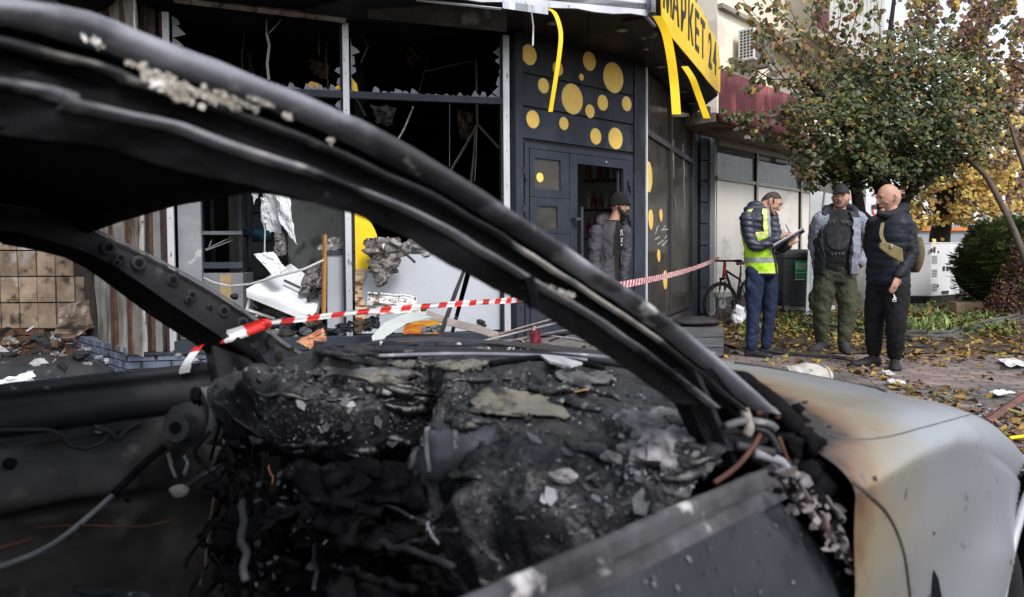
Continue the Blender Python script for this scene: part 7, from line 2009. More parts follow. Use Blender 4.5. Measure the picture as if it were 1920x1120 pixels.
band(.42, .64, lambda b: .004 + .008 * math.sin(math.pi * b), 8, .0012, 4).build('inner_channel', blk, car, smooth=True)
band(.63, .74, lambda b: -.009 * math.sin(math.pi * b), 6, .0018, 5).build('flange', M('pale_flange', (.19, .19, .21), (.03, .03, .036), 9, .6, None, .3, 0, c3=(.46, .43, .40), s3=12, t3=.62, w3=.1, c4=(.01, .01, .012), s4=9, t4=.52), car, smooth=True)
band(.73, 1.0, lambda b: .002 + .008 * b, 8, .002, 6).build('inner_trim', blk, car, smooth=True)
# back of the pillar (seen through the far side)
band(0, .80, lambda b: .032 - .004 * b, 6).build('pillar_back', blk, car, smooth=True)
# crusts of melted trim on the flanges
crust = M('pale_crust', (.36, .33, .29), (.16, .145, .13), 16, .85, None, .5, c3=(.62, .6, .58), s3=20, t3=.6)
q = random.Random(21)
def flake(mb, c, nn, s, aspect=None):
    t = nn.orthogonal().normalized(); t.rotate(Matrix.Rotation(q.uniform(0, 6.28), 3, nn)); b = nn.cross(t)
    t = (t + nn * q.uniform(-.7, .7)).normalized(); b = (b + nn * q.uniform(-.7, .7)).normalized()
    asp = aspect or q.uniform(.4, .9)
    pts = []
    k = 5
    for i in range(k):
        th = 2 * math.pi * i / k + q.uniform(-.3, .3); r_ = s * q.uniform(.6, 1.2)
        pts.append(c + t * math.cos(th) * r_ + b * math.sin(th) * r_ * asp + nn * .002)
    mb.slab(pts, s * .12, nn)
def on(bvh, px, py):
    r = ray(px, py).normalized(); h = bvh.ray_cast(CAM, r)
    return h[0], h[1]
rail_all = band(0, 1.0, lambda b: 0.0, 20)
bvh_r = BVHTree.FromPolygons(rail_all.v, rail_all.f)
mb = MB()
for (px, py, sx, sy, n) in ((318, 172, 30, 12, 260), (372, 182, 34, 4, 70), (430, 190, 40, 2, 34), (180, 88, 24, 2, 10), (272, 142, 22, 4, 22), (485, 196, 30, 2, 16), (436, 203, 10, 5, 14), (535, 224, 8, 3, 6), (612, 268, 7, 4, 8), (1030, 540, 40, 2, 10), (950, 408, 6, 4, 8)):
    for k in range(n):
        x = px + q.gauss(0, sx * .55); y = py + (x - px) * .42 + q.gauss(0, sy * .55)
        h, nn = on(bvh_r, x, y)
        if h is None: continue
        if nn.dot(CAM - h) < 0: nn = -nn
        flake(mb, h + nn * q.uniform(.003, .007), nn, q.uniform(.0015, .0052), .7)
tag(mb.build('crust', crust, car), kind='stuff')
mb = MB(); mb.tube([N_(990, 520, .49), N_(998, 550, .488), N_(1000, 575, .49)], .006, 6); mb.build('clip', blk, car)
# quarter strut and pillar foot
def slat(pix0, pix1, n0, n1, mat, name, t=.02, nrm=None):
    a = [N_(*p, n0) for p in pix0]; b = [N_(*p, n1) for p in pix1]
    m = len(a)
    mb = MB()
    for off in (0,):
        vs = a + b + [x + CF.ey * t for x in a] + [x + CF.ey * t for x in b]
        fs = []
        for i in range(m - 1):
            fs += [(i, i + 1, m + i + 1, m + i), (2 * m + i, 3 * m + i, 3 * m + i + 1, 2 * m + i + 1), (i, 2 * m + i, 2 * m + i + 1, i + 1), (m + i, m + i + 1, 3 * m + i + 1, 3 * m + i)]
        mb.add(vs, fs)
    return mb.build(name, mat, car)
slat([(1262, 690), (1285, 745), (1310, 800), (1345, 880)], [(1300, 690), (1325, 745), (1350, 800), (1385, 872)], .46, .455, blk, 'quarter_strut')
slat([(1300, 690), (1324, 745), (1347, 800), (1376, 868)], [(1308, 690), (1333, 745), (1356, 800), (1385, 866)], .447, .445, dark_sheet, 'strut_edge', .01)
slat([(1310, 700), (1345, 745), (1395, 800)], [(1335, 690), (1380, 735), (1440, 785)], .445, .44, blk, 'pillar_foot', .03)
# ---- roof
def roof(a, b, dz=0):
    i = int(round(a * (m_ - 1) * .62))
    u = (Tp[i] - Vector((0, 0, 0))).dot(CF.ex); z = Tp[i].z; n0 = Tp[i].dot(CF.ey)
    uh = u + (.06 * math.sin(math.pi * b) if a > .98 else .06 * math.sin(math.pi * b) * a)
    n = n0 + .01 + (2.06 - 2 * n0) * b
    return cp(uh, n, z - .02 + .045 * math.sin(math.pi * b) + dz)
i_h = int(round((m_ - 1) * .62))
def roof2(dz):
    def fn(a, b):
        # u from -1.1 to the header
        uh = .40 + .06 * math.sin(math.pi * b)
        u = -1.1 + (uh + 1.1) * a
        z = interp([(-1.1, 1.25), (-.3, 1.27), (0, 1.262), (.15, 1.245), (.3, 1.20), (.42, 1.155), (.5, 1.12)], u - .06 * math.sin(math.pi * b) * a)
        n = .60 + .92 * b
        return cp(u, n, z + .045 * math.sin(math.pi * b) + dz + .004 * noise.noise(Vector((u * 6, n * 6, 0))))
    mb = MB(); mb.grid(fn, 40, 30); return mb
roof2(.012).build('roof', ash_metal, car, smooth=True)
roof2(-.012).build('roof_lining', M('burnt_lining', (.008, .008, .009), (.003, .003, .0035), 5, .75, None, .3, c3=(.018, .018, .02), s3=8, t3=.62, w3=.1, spec=.05), car, smooth=True)
hd = [roof2(-.004).v[39 * 30 + j] for j in range(30)]
mb = MB(); mb.tube(hd, .022, 10, .8); mb.build('windscreen_header', blk, car, smooth=True)
for uu in (.12, -.25):
    r2 = roof2(-.03)
    i = int(round((uu + 1.1) / 1.5 * 39)); mb = MB(); mb.tube([r2.v[i * 30 + j] for j in range(30)], .02, 6, .5); mb.build('roof_bow', blk, car, smooth=True)
# ---- far pillar
Tf = path([cp(-1.1, 1.53, 1.24), cp(-.3, 1.53, 1.26), cp(.15, 1.52, 1.21), N_(100, 398, 1.50), N_(165, 424, 1.50), N_(300, 488, 1.53), N_(400, 543, 1.56), N_(480, 597, 1.59), N_(530, 640, 1.61), N_(585, 672, 1.63)], 60)
Lf = path([cp(-1.1, 1.53, 1.12), cp(-.3, 1.53, 1.13), N_(-60, 452, 1.50), N_(0, 456, 1.50), N_(100, 475, 1.50), N_(170, 503, 1.51), N_(300, 598, 1.55), N_(380, 650, 1.58), N_(430, 690, 1.60), N_(470, 740, 1.62)], 60)
def fband(s0, s1, y0, y1, mat, name, ns=6, bul=0):
    mb = MB(); mb.grid(lambda a, b: Tf[int(round(a * 59))].lerp(Lf[int(round(a * 59))], s0 + (s1 - s0) * b) + CF.ey * (y0 + (y1 - y0) * b - bul * math.sin(math.pi * b)), 60, ns)
    return mb.build(name, mat, car, smooth=True)
inner_steel = M('inner_pillar_steel', (.032, .032, .035), (.012, .012, .014), 6, .6, .8, .2, 0, spec=.25, c3=(.06, .06, .06), s3=14, t3=.64, w3=.1)
fband(.0, .07, -.01, -.012, M('pale_lip', (.13, .13, .14), (.07, .07, .075), 12, .6, None, .3), 'pillar_lip')
fband(.06, .68, 0.0, -.004, inner_steel, 'far_pillar', 8, .004)
fband(.66, 1.0, -.004, .03, blk, 'far_pillar_edge')
fband(0.0, 1.0, .035, .035, blk, 'pillar_back')
for (px, py, r_) in ((205, 464, 7), (227, 484, 5), (220, 492, 4), (261, 493, 7), (325, 525, 6), (361, 553, 5), (355, 562, 4), (421, 583, 6), (456, 606, 6), (395, 575, 3)):
    n_ = 1.505 + .10 * (px - 200) / 300 - .012
    c = N_(px, py, n_ - .004); rr = r_ / 1400 * (c.y)
    mb = MB(); fr = Fr((c.x, c.y, 0), (CF.ex.x, CF.ex.y))
    mb.disc(fr, 0, c.z, rr * 1.9, rr * 1.9, .0, .006, 18); o = mb.build('dimple', dark_sheet, car, bevel=.002)
    mb = MB(); mb.disc(fr, 0, c.z, rr, rr, -.002, .0, 16); mb.build('hole', M('hole_black', (.003, .003, .003), None, 5, 1, None, 0), o)
# gusset at the foot of the far pillar
mb = MB(); g = [N_(395, 640, 1.60), N_(470, 612, 1.60), N_(585, 668, 1.62), N_(560, 690, 1.60), N_(500, 720, 1.58), N_(420, 760, 1.60)]
mb.slab(g, .05, CF.ey); mb.build('pillar_gusset', dark_sheet, car, bevel=.006)
mb = MB(); mb.tube([N_(440, 640, 1.56), N_(478, 668, 1.55), N_(505, 705, 1.55), N_(512, 740, 1.55)], .012, 8); mb.build('gusset_rib', blk, car, smooth=True)
for (px, py, r_) in ((525, 665, 7), (510, 642, 9), (548, 655, 5)):
    c = N_(px, py, 1.588); fr = Fr((c.x, c.y, 0), (CF.ex.x, CF.ex.y)); rr = r_ / 1400 * c.y
    mb = MB(); mb.disc(fr, 0, c.z, rr, rr, 0, .004, 14); mb.build('hole', M('hole_black2', (.02, .018, .015), None, 5, 1, None, 0), car)
# ---- far door, seen from inside
fd_m = M('scorched_door_inner', (.060, .057, .056), (.013, .013, .014), 3.5, .55, .8, .3, .0, spec=.3, c3=(.13, .12, .11), s3=9, t3=.62, w3=.12, c4=(.008, .008, .009), s4=3, t4=.56)
fard = thing('x', 'x', 'x') if False else None
un0 = CF.hit(-300, 700, 1.66)[0]
def uz(px, py, n=1.66): return CF.hit(px, py, n)
zb = uz(190, 712)[1]
# rolled top rail
uE = uz(392, 700)[0]
prof = [(-.0, .012), (.012, .014), (.022, .004), (.020, -.008), (.012, -.018), (.020, -.030), (.030, -.045), (.030, -.075), (.02, -.085), (.012, -.088), (.02, -.095), (.024, -.105)]
mb = MB()
mb.grid(lambda a, b: cp(-.6 + (uE + .6) * a, 1.665 - prof[int(round(b * 11))][0], zb + prof[int(round(b * 11))][1] + .002 * noise.noise(Vector((a * 30, b * 4, 0)))), 50, 12)
door_f = mb.build('far_door', M('door_rail_steel', (.022, .022, .028), (.008, .008, .010), 6, .4, .7, .15, .2, c3=(.13, .12, .12), s3=30, t3=.68), car, smooth=True)
def dent(u, z):
    d = 0
    for (px, py, ru, rz_, h) in ((170, 818, .09, .035, .04), (120, 905, .16, .06, -.03), (300, 820, .05, .045, -.022), (60, 985, .2, .04, .035), (350, 980, .12, .06, .03), (130, 960, .14, .03, .03), (250, 900, .08, .05, -.02)):
        a, b = uz(px, py); q_ = ((u - a) / ru) ** 2 + ((z - b) / rz_) ** 2
        d += h * math.exp(-q_ ** 2)
    return d
mb = MB(); u0, u1, z0, z1 = -.6, uE + .16, .15, zb - .10
def fdp(a, b):
    u = u0 + (u1 - u0) * a; z = z1 + (z0 - z1) * b
    return cp(u, 1.645 + dent(u, z) + .006 * noise.fractal(Vector((u * 7, z * 7, 0)), .8, 2, 4), z)
mb.grid(fdp, 110, 70); mb.build('inner_panel', fd_m, door_f, smooth=True)
mb = MB(); mb.tube([N_(175, 800, 1.625), N_(205, 808, 1.625), N_(215, 822, 1.62), N_(226, 822, 1.62), N_(236, 806, 1.625), N_(262, 793, 1.625)], .006, 8); mb.build('latch_loop', dark_sheet, door_f, smooth=True)
mb = MB(); mb.tube([N_(0, 806, 1.625), N_(90, 806, 1.625), N_(115, 815, 1.625), N_(128, 836, 1.625), N_(160, 842, 1.625), N_(190, 832, 1.625), N_(205, 812, 1.625)], .004, 8); mb.build('pressed_rib', dark_sheet, door_f, smooth=True)
for (px, py, r_) in ((18, 870, 12), (128, 905, 5), (168, 925, 5), (85, 952, 5), (60, 920, 4), (240, 940, 4)):
    u, z = uz(px, py, 1.62); fr = Fr(cp(u, 1.622 if r_ > 10 else 1.625, 0), (CF.ex.x, CF.ex.y)); rr = r_ / 1400 * cp(u, 1.62, z).y
    fr.o.z = 0
    mb = MB(); mb.disc(fr, 0, z, rr, rr, -.006, .0, 16); mb.build('hole', M('hole_black3', (.003, .003, .003), None, 5, 1, None, 0), door_f)
# ---- cabin floor, tunnel, firewall
mb = MB()
def floor_f(a, b):
    u = -.9 + 2.1 * a; n = .40 + 1.27 * b
    z = .22 + .22 * math.exp(-((n - 1.03) / .14) ** 2) + .05 * noise.fractal(Vector((u * 5, n * 5, 3)), .8, 2, 4)
    return cp(u, n, z)
mb.grid(floor_f, 80, 60); mb.build('cabin_floor', blk, car, smooth=True)
mb = MB(); mb.grid(lambda a, b: cp(.95 + .05 * noise.noise(Vector((a * 6, b * 6, 1))), .42 + 1.25 * a, .2 + .62 * b), 30, 20); mb.build('firewall', blk, car, smooth=True)
mb = MB(); mb.grid(lambda a, b: cp(.66 + .64 * a, 1.70 + .02 * noise.noise(Vector((a * 9, b * 9, 4))), .1 + .75 * b), 30, 24); mb.build('kick_panel', blk, car, smooth=True)
mb = MB(); mb.box(CF, -1.1, 1.3, .42, 1.68, .12, .16); mb.build('floor_pan', blk, car)
# ---- charred dashboard
char_m = M('charred_plastic', (.006, .006, .007), (.018, .018, .022), 18, .25, .7, .7, 0, bdist=.010, bumpscale=38, c3=(.22, .22, .25), s3=55, t3=.67, w3=.05, c4=(.032, .031, .031), s4=6, t4=.58, spec=.45)
ufr = [(.40, .86), (.55, .95), (.75, 1.07), (1.0, 1.15), (1.2, 1.17), (1.45, 1.08), (1.65, .90)]
ure = [(.40, .70), (.52, .66), (.70, .64), (.86, .68), (.94, .82), (1.02, .84), (1.08, .68), (1.2, .60), (1.35, .58), (1.5, .62), (1.65, .72)]
def dash(a, b):
    n = .43 + 1.05 * a
    f, r_ = interp(ufr, n), interp(ure, n)
    if b < .55:
        t = b / .55; u = f + (r_ - f) * t
        z = .872 + .018 * math.sin(math.pi * t) - .02 * t
        if n < .9: z -= .03 * t * t
        # hood of the instrument binnacle
        z += .03 * math.exp(-((n - 1.32) / .16) ** 2 - ((u - .78) / .13) ** 2)
    else:
        t = (b - .55) / .45
        dz = .34 if n < .95 else .18
        u = r_ - .05 * math.sin(math.pi * min(1, t * 1.2)) + .10 * t * t + (.0 if n < .95 else .12 * t)
        z = .852 - (.03 if n < .9 else 0) - dz * t
    z -= .035 * max(0, (a - .86) / .14) ** 1.5
    if b < .6: z += .022 * math.exp(-((n - 1.0) / .12) ** 2)
    p = Vector((u * 9, n * 9, z * 9))
    k = min(1, b / .12)
    wq = p + Vector((noise.noise(p * .7), noise.noise(p * .7 + Vector((7, 0, 0))), 0)) * 1.6
    big = noise.fractal(p, .9, 2, 5) + 2.6 * (.30 - abs(noise.noise(wq * .42)) * 1.7); fine = noise.fractal(p * 5, .8, 2, 3)
    rough_ = .75 if b < .45 else 1.45
    return cp(u - .018 * big * rough_ * k, n, z + (.024 * big + .0025 * fine) * rough_ * k)
mb = MB(); mb.grid(dash, 230, 170)
dashb = mb.build('dashboard', char_m, car, smooth=True)
bvh_dash = BVHTree.FromPolygons(mb.v, mb.f)
def on(bvh, px, py):
    r = ray(px, py).normalized(); h = bvh.ray_cast(CAM, r)
    return h[0], h[1]
# melted olive-grey patches on top
def mpatch(bvh, pix, mat, name, parent, lift=.006, n=22, wav=.004):
    """patch draped on a surface; pix = quad in picture measure (tl,tr,br,bl)"""
    def fn(u, v):
        x = (pix[0][0] * (1 - u) + pix[1][0] * u) * (1 - v) + (pix[3][0] * (1 - u) + pix[2][0] * u) * v
        y = (pix[0][1] * (1 - u) + pix[1][1] * u) * (1 - v) + (pix[3][1] * (1 - u) + pix[2][1] * u) * v
        e = noise.noise(Vector((u * 4, v * 4, pix[0][0])))
        x += 22 * noise.noise(Vector((u * 3.5, v * 3.5, pix[0][1]))) ; y += 9 * e
        h, nn = on(bvh, x, y)
        if h is None: h = P(x, y, 1.2)
        return h + Vector((0, 0, lift + wav * noise.noise(h * 30)))
    mb = MB(); mb.grid(fn, n, n)
    o = mb.build(name, mat, parent, smooth=True); o.modifiers.new('s', 'SOLIDIFY').thickness = .004
    return o
olive = M('melted_olive_skin', (.155, .145, .115), (.10, .095, .09), 9, .6, .8, .3, c3=(.20, .12, .08), s3=7, t3=.62, w3=.12, c4=(.03, .03, .03), s4=12, t4=.56)
greysk = M('melted_grey_skin', (.13, .13, .135), (.06, .06, .065), 10, .55, .8, .3, c3=(.22, .22, .21), s3=12, t3=.6, w3=.1, c4=(.02, .02, .02), s4=9, t4=.56)
for px, m in (([(895, 748), (1030, 752), (1062, 792), (880, 782)], olive), ([(905, 738), (985, 745), (1000, 765), (900, 765)], olive), ([(605, 695), (765, 700), (790, 712), (620, 712)], greysk), ([(660, 703), (775, 706), (770, 730), (690, 728)], olive),
              ([(812, 686), (918, 686), (905, 700), (820, 699)], olive), ([(1040, 708), (1150, 706), (1160, 724), (1060, 726)], greysk), ([(740, 688), (800, 688), (800, 694), (745, 695)], olive)):
    mpatch(bvh_dash, px, m, 'melted_skin', dashb)
# ash and char flakes
q = random.Random(31)
fl = MB()
fmats = [M('flake_dark', (.014, .014, .016), (.035, .035, .04), 20, .5, None, .2), M('flake_grey', (.11, .11, .125), (.055, .055, .065), 30, .6, None, .3), M('flake_pale', (.32, .31, .34), (.18, .175, .19), 30, .7, None, .3)]
regions = [((480, 690, 640, 830), 480, (5, 4, 1.1), .0065), ((560, 690, 1000, 760), 520, (6, 3.4, .5), .0055), ((860, 800, 1330, 980), 420, (6, 3.2, .3), .006), ((1150, 770, 1300, 900), 420, (3, 4, 2), .011), ((620, 700, 900, 830), 420, (6, 3.6, .8), .0065), ((1020, 690, 1300, 790), 380, (6, 3, .1), .005), ((1000, 900, 1240, 1010), 110, (7, 2, .1), .008)]
for (x0, y0, x1, y1), n, wts, s in regions:
    for k in range(n):
        h, nn = on(bvh_dash, q.uniform(x0, x1), q.uniform(y0, y1))
        if h is None: continue
        if nn.dot(CAM - h) < 0: nn = -nn
        fl.cur = q.choices(range(3), wts)[0]
        flake(fl, h, nn, s * .62 * q.uniform(.35, 1.25) * (1.0 if fl.cur < 2 else .8))
tag(fl.build('ash_flakes', fmats, dashb), kind='stuff')
# larger peeling plates
for k in range(60):
    x, y = q.uniform(880, 1330), q.uniform(790, 960)
    if k < 34: x, y = q.uniform(480, 900), q.uniform(690, 830)
    h, nn = on(bvh_dash, x, y)
    if h is None: continue
    if nn.dot(CAM - h) < 0: nn = -nn
    mb = MB(); flake(mb, h + nn * .004, (nn + Vector((q.uniform(-.5, .5), q.uniform(-.5, .5), .3))).normalized(), q.uniform(.006, .015), .7)
    mb.build('peeling_plate', fmats[q.choices(range(3), (5, 3, .7))[0]], dashb)
# white ash clump near the pillar foot
for (x, y, s) in ((1205, 805, .026), (1225, 835, .022), (1240, 795, .02), (1250, 868, .026), (1272, 832, .02), (1190, 850, .018), (1150, 870, .014), (1060, 905, .014)):
    h, nn = on(bvh_dash, x, y)
    if h is None: continue
    mb = MB(); mb.blobs(h + Vector((0, 0, .006)), s * 1.2, s, s * .6, 16, 10, .9, 40, x); mb.build('ash_lump', M('white_ash', (.26, .25, .27), (.08, .078, .085), 40, .9, None, .6), dashb)
# airbag canister / duct
duct = M('heat_blued_duct', (.09, .09, .11), (.025, .025, .032), 8, .35, .6, .3, .4, c3=(.16, .14, .11), s3=8, t3=.6, w3=.12)
def at_d(px, py, d): return P(px, py, d)
a, b = P(818, 842, 1.02), P(905, 812, 1.16)
b2 = P(960, 860, 1.04)
mb = MB(); mb.tube([P(806, 852, 1.02), P(830, 848, 1.02), P(880, 842, 1.02), P(930, 848, 1.01)], [.034, .036, .038, .036], 24); mb.v = [v + Vector((1, 1, 1)) * .007 * noise.noise(v * 28) for v in mb.v]; cyl = mb.build('air_duct', duct, car, smooth=True)
mb = MB(); mb.tube([P(805, 852, 1.02), P(812, 851, 1.02)], .0375, 24); mb.build('duct_collar', ash_metal, cyl)
mb = MB(); mb.tube([P(858, 845, 1.02), P(866, 844, 1.02)], .0395, 24); mb.build('duct_clamp', ash_metal, cyl)
# tangled remains under the dashboard
def wob(p0, p1, k, amp, seed):
    return [p0.lerp(p1, i / (k - 1)) + Vector((noise.noise(Vector((i * .6, seed, 0))), noise.noise(Vector((i * .6, seed, 5))), noise.noise(Vector((i * .6, seed, 9))))) * amp for i in range(k)]
wires = [((640, 900, 1.05), (800, 985, .9), .004, dark_sheet), ((800, 985, .9), (820, 1020, .88), .003, ash_metal), ((500, 850, 1.3), (470, 1000, 1.1), .004, blk), ((455, 940, 1.15), (458, 1090, 1.0), .010, M('pale_hose', (.08, .08, .09), (.03, .03, .035), 6, .6, None, .1)),
         ((410, 905, 1.35), (375, 1100, 1.2), .003, M('brown_wire', (.14, .09, .06), None, 8, .7, None, 0)), ((600, 960, 1.1), (590, 1110, 1.0), .006, dark_sheet), ((680, 1000, 1.0), (850, 1060, .85), .008, dark_sheet), ((700, 1040, 1.0), (860, 990, .9), .006, dark_sheet),
         ((850, 980, .95), (900, 1030, .85), .006, dark_sheet), ((1070, 930, .95), (1190, 975, .85), .0035, ash_metal), ((1070, 930, .95), (1060, 955, .95), .0035, ash_metal), ((620, 1060, 1.0), (780, 1110, .9), .01, blk), ((540, 900, 1.2), (620, 1010, 1.05), .009, blk),
         ((505, 870, 1.25), (515, 950, 1.2), .0025, M('rust_wire', (.18, .07, .04), None, 8, .7, None, 0)), ((140, 1110, 1.3), (280, 1120, 1.15), .012, dark_sheet), ((430, 1000, 1.25), (560, 1060, 1.1), .008, blk)]
for i, (a, b, r_, m) in enumerate(wires):
    mb = MB(); mb.tube(wob(P(*a), P(*b), 14, .007, i * 3.1), r_ * .6, 6); mb.build('wire', m, car, smooth=True)
rem = MB()
for k in range(110):
    x, y = q.uniform(520, 960), q.uniform(880, 1130); d = q.uniform(.95, 1.2)
    if x < 620: d += .1
    p = P(x, y, d); rem.blobs(p, q.uniform(.012, .035), q.uniform(.012, .03), q.uniform(.01, .02), 14, 11, 1.6, 45, k)
tag(rem.build('charred_remains', blk, car, smooth=True), kind='stuff')
rem = MB(); rem.cur = 0
for k in range(160):
    x, y = q.uniform(480, 960), q.uniform(870, 1130); p = P(x, y, q.uniform(.96, 1.2))
    rem.cur = q.choices(range(3), (8, 1.5, .3))[0]; flake(rem, p, Vector((q.uniform(-.5, .5), -1, .6)).normalized(), q.uniform(.002, .007))
tag(rem.build('char_flakes', fmats, car), kind='stuff')
# end of the dashboard at the far door: ringed motor and bent brackets
mot = MB(); c0, c1 = P(332, 802, 1.44), P(382, 790, 1.55)
mot.tube([c0, c0.lerp(c1, .25), c0.lerp(c1, .26), c1], [.030, .030, .044, .046], 24); motor = mot.build('motor', dark_sheet, car, smooth=True)
mb = MB(); mb.tube([c0 - (c1 - c0) * .06, c0], .027, 24); mb.build('motor_cap', M('cap_grey', (.04, .04, .047), (.02, .02, .023), 9, .5, None, .1), motor)
mb = MB(); mb.tube([c0 - (c1 - c0) * .08, c0 - (c1 - c0) * .05], .012, 16); mb.build('hub', blk, motor)
brk = M('bent_bracket', (.17, .165, .17), (.06, .06, .065), 9, .6, None, .2, .2, c3=(.3, .28, .26), s3=20, t3=.64)
for pts, r_, m in (([(385, 728, 1.5), (402, 760, 1.46), (400, 800, 1.44), (388, 832, 1.44)], .011, brk), ([(418, 745, 1.5), (436, 770, 1.48), (440, 800, 1.46), (428, 835, 1.45), (414, 850, 1.45)], .007, dark_sheet), ([(404, 782, 1.45), (418, 790, 1.45), (414, 820, 1.45), (408, 835, 1.45)], .008, brk),
                   ([(404, 762, 1.45), (430, 760, 1.46)], .005, brk), ([(370, 735, 1.5), (385, 728, 1.5), (345, 775, 1.5)], .008, blk), ([(325, 925, 1.35), (345, 915, 1.36), (380, 890, 1.4), (420, 868, 1.42)], .010, dark_sheet), ([(316, 850, 1.4), (322, 875, 1.4), (330, 895, 1.38)], .006, brk), ([(345, 855, 1.4), (352, 870, 1.4), (346, 890, 1.38)], .006, M('bluish_strap', (.14, .17, .21), None, 9, .5, None, .1))):
    mb = MB(); mb.tube(path([P(*p) for p in pts], 12), r_, 8, .5); mb.build('bracket', m, car, smooth=True)
mb = MB(); mb.blobs(P(336, 921, 1.33), .018, .012, .012, 14, 10, .2, 40, 3); mb.build('connector', M('pale_connector', (.22, .2, .19), None, 12, .6, None, .1), car, smooth=True)
# corrugated conduit
cpts = path([P(-40, 1075, 1.30), P(60, 1040, 1.33), P(130, 998, 1.37), P(212, 928, 1.44)], 240)
mb = MB(); mb.tube(cpts, [.0056 if (i // 2) % 2 else .0040 for i in range(240)], 8); mb.build('corrugated_conduit', M('pale_conduit', (.26, .28, .30), (.15, .16, .17), 8, .6, None, .1), car)
mb = MB(); mb.tube(path([P(212, 928, 1.44), P(270, 870, 1.48), P(310, 838, 1.5)], 10), .008, 8); mb.build('cable', blk, car, smooth=True)
cop = M('oxidised_copper', (.085, .036, .026), (.03, .015, .012), 14, .7, None, .2)
for pts, r_ in (([(-10, 1032, 1.3), (30, 1020, 1.32), (60, 1012, 1.34)], .005), ([(60, 990, 1.4), (150, 985, 1.38), (260, 988, 1.36), (330, 975, 1.36)], .0025), ([(440, 690, 1.5), (442, 715, 1.49), (440, 745, 1.48)], .003), ([(488, 706, 1.45), (465, 730, 1.44), (450, 775, 1.42)], .0022), ([(1340, 905, .80), (1365, 888, .82), (1388, 868, .84), (1412, 838, .86), (1425, 815, .88)], .0032), ([(1460, 820, .9), (1475, 860, .9), (1490, 890, .9)], .003)):
    mb = MB(); mb.tube(path([P(*p) for p in pts], 12), r_, 6); mb.build('wire', cop, car, smooth=True)
# glossy melted folds across the dashboard
gloss = M('molten_black', (.004, .004, .005), (.012, .012, .014), 14, .18, .5, .7, 0, bdist=.008, spec=.7, c3=(.10, .10, .115), s3=34, t3=.66)
for k in range(34):
    x, y = q.uniform(480, 1260), q.uniform(700, 900)
    if k % 3 == 0: x, y = q.uniform(480, 860), q.uniform(710, 840)
    ln = q.uniform(40, 130); dy = q.uniform(-.12, .35)
    pts = []
    for i in range(12):
        t = i / 11; xx = x + ln * t; yy = y + ln * t * dy + 10 * noise.noise(Vector((t * 3, k, 0)))
        h, nn = on(bvh_dash, xx, yy)
        if h is not None and (not pts or (h - pts[-1]).length < .09): pts.append(h + Vector((0, 0, .002 + .004 * noise.noise(Vector((t * 5, k, 3))))))
    if len(pts) < 5: continue
    r0 = q.uniform(.005, .013); n_ = len(pts)
    mb = MB(); mb.tube(pts, [r0 * (.25 + math.sin(math.pi * (i + .5) / n_)) * (1 + .5 * noise.noise(Vector((i * .8, k, 1)))) for i in range(n_)], 10, .7)
    mb.build('melted_fold', gloss, dashb, smooth=True)
# clutter hanging between the far door and the dashboard
jm = MB()
for k in range(90):
    x, y = q.gauss(445, 34), q.uniform(720, 1110); d = 1.45 - (y - 720) / 400 * .32 + q.uniform(-.05, .05)
    c = P(x, y, d)
    if k % 3 == 0: jm.blobs(c, q.uniform(.006, .022), q.uniform(.006, .02), q.uniform(.008, .022), 9, 7, 1.3, 60, k)
    else:
        pts = path([c, c + Vector((q.uniform(-.04, .04), q.uniform(-.02, .02), q.uniform(-.07, -.02))), c + Vector((q.uniform(-.06, .06), q.uniform(-.02, .02), q.uniform(-.14, -.05)))], 8)
        jm.tube(pts, q.uniform(.0012, .0045), 5)
tag(jm.build('charred_wiring', blk, car, smooth=True), kind='stuff')
# small things on the dash: a leaf
h, nn = on(bvh_dash, 1090, 744)
mb = MB(); mb.slab([h + Vector((-.012, -.006, .008)), h + Vector((.004, -.010, .012)), h + Vector((.014, .004, .010)), h + Vector((0, .008, .006))], .002)
solo(mb, 'fallen_leaf', M('tan_leaf', (.42, .24, .10), None, 9, .7, None, 0), 'single tan leaf lying on the charred dashboard', 'leaf')
# ---- cowl, wipers and scorched bonnet
ztop_t = [(.9, .885), (1.15, .893), (1.3, .885), (1.45, .865), (1.6, .835), (1.8, .785), (2.0, .72), (2.2, .60)]
zsh_t = [(.8, .862), (1.1, .862), (1.3, .848), (1.45, .81), (1.6, .752), (1.8, .66), (2.0, .50), (2.2, .34)]
ust_t = [(0, .97), (.28, .97), (.36, 1.01), (.6, 1.05), (1.0, 1.10)]
def body(a, s):
    """s 0..1 : from the far edge over the top to the near sill"""
    if s < .45:
        t = s / .45; n = 1.62 - (1.62 - .46) * t
        us = interp([(.46, .965), (.6, 1.06), (.75, 1.16), (1.0, 1.22), (1.3, 1.23), (1.62, 1.08)], n)
        u = us + (2.2 - us) * a
        z = interp(ztop_t, u) - .025 * math.exp(-((n - .42) / .16) ** 2) + .01 * math.exp(-((n - .8) / .06) ** 2) * .6 - .03 * max(0, (n - 1.35)) 
        return cp(u, n, z)
    if s < .62:
        t = (s - .45) / .17
        us = interp([(0, .965), (.35, .915), (1, .885)], t)
        u = us + (2.2 - us) * a
        z0 = interp(ztop_t, u) - .025 * .94; z1 = interp(zsh_t, u) - .05
        th = t * math.pi / 2
        return cp(u, .46 - .13 * math.sin(th), z1 + (z0 - z1) * math.cos(th))
    t = (s - .62) / .38
    z1 = None
    us = interp([(0, .885), (.3, .885), (.6, .90), (1, .92)], t)
    u = us + (2.2 - us) * a
    z1 = interp(zsh_t, u) - .05
    z = z1 + (.16 - z1) * t
    arch = math.hypot(u - 1.74, z - .30)
    bul = .045 * math.exp(-((arch - .36) / .13) ** 2)
    crease = -.012 * math.exp(-((z - .70) / .05) ** 2)
    n = .33 + .02 * t - bul * min(1, t * 3 + .15) + crease * .4
    return cp(u, n, z)
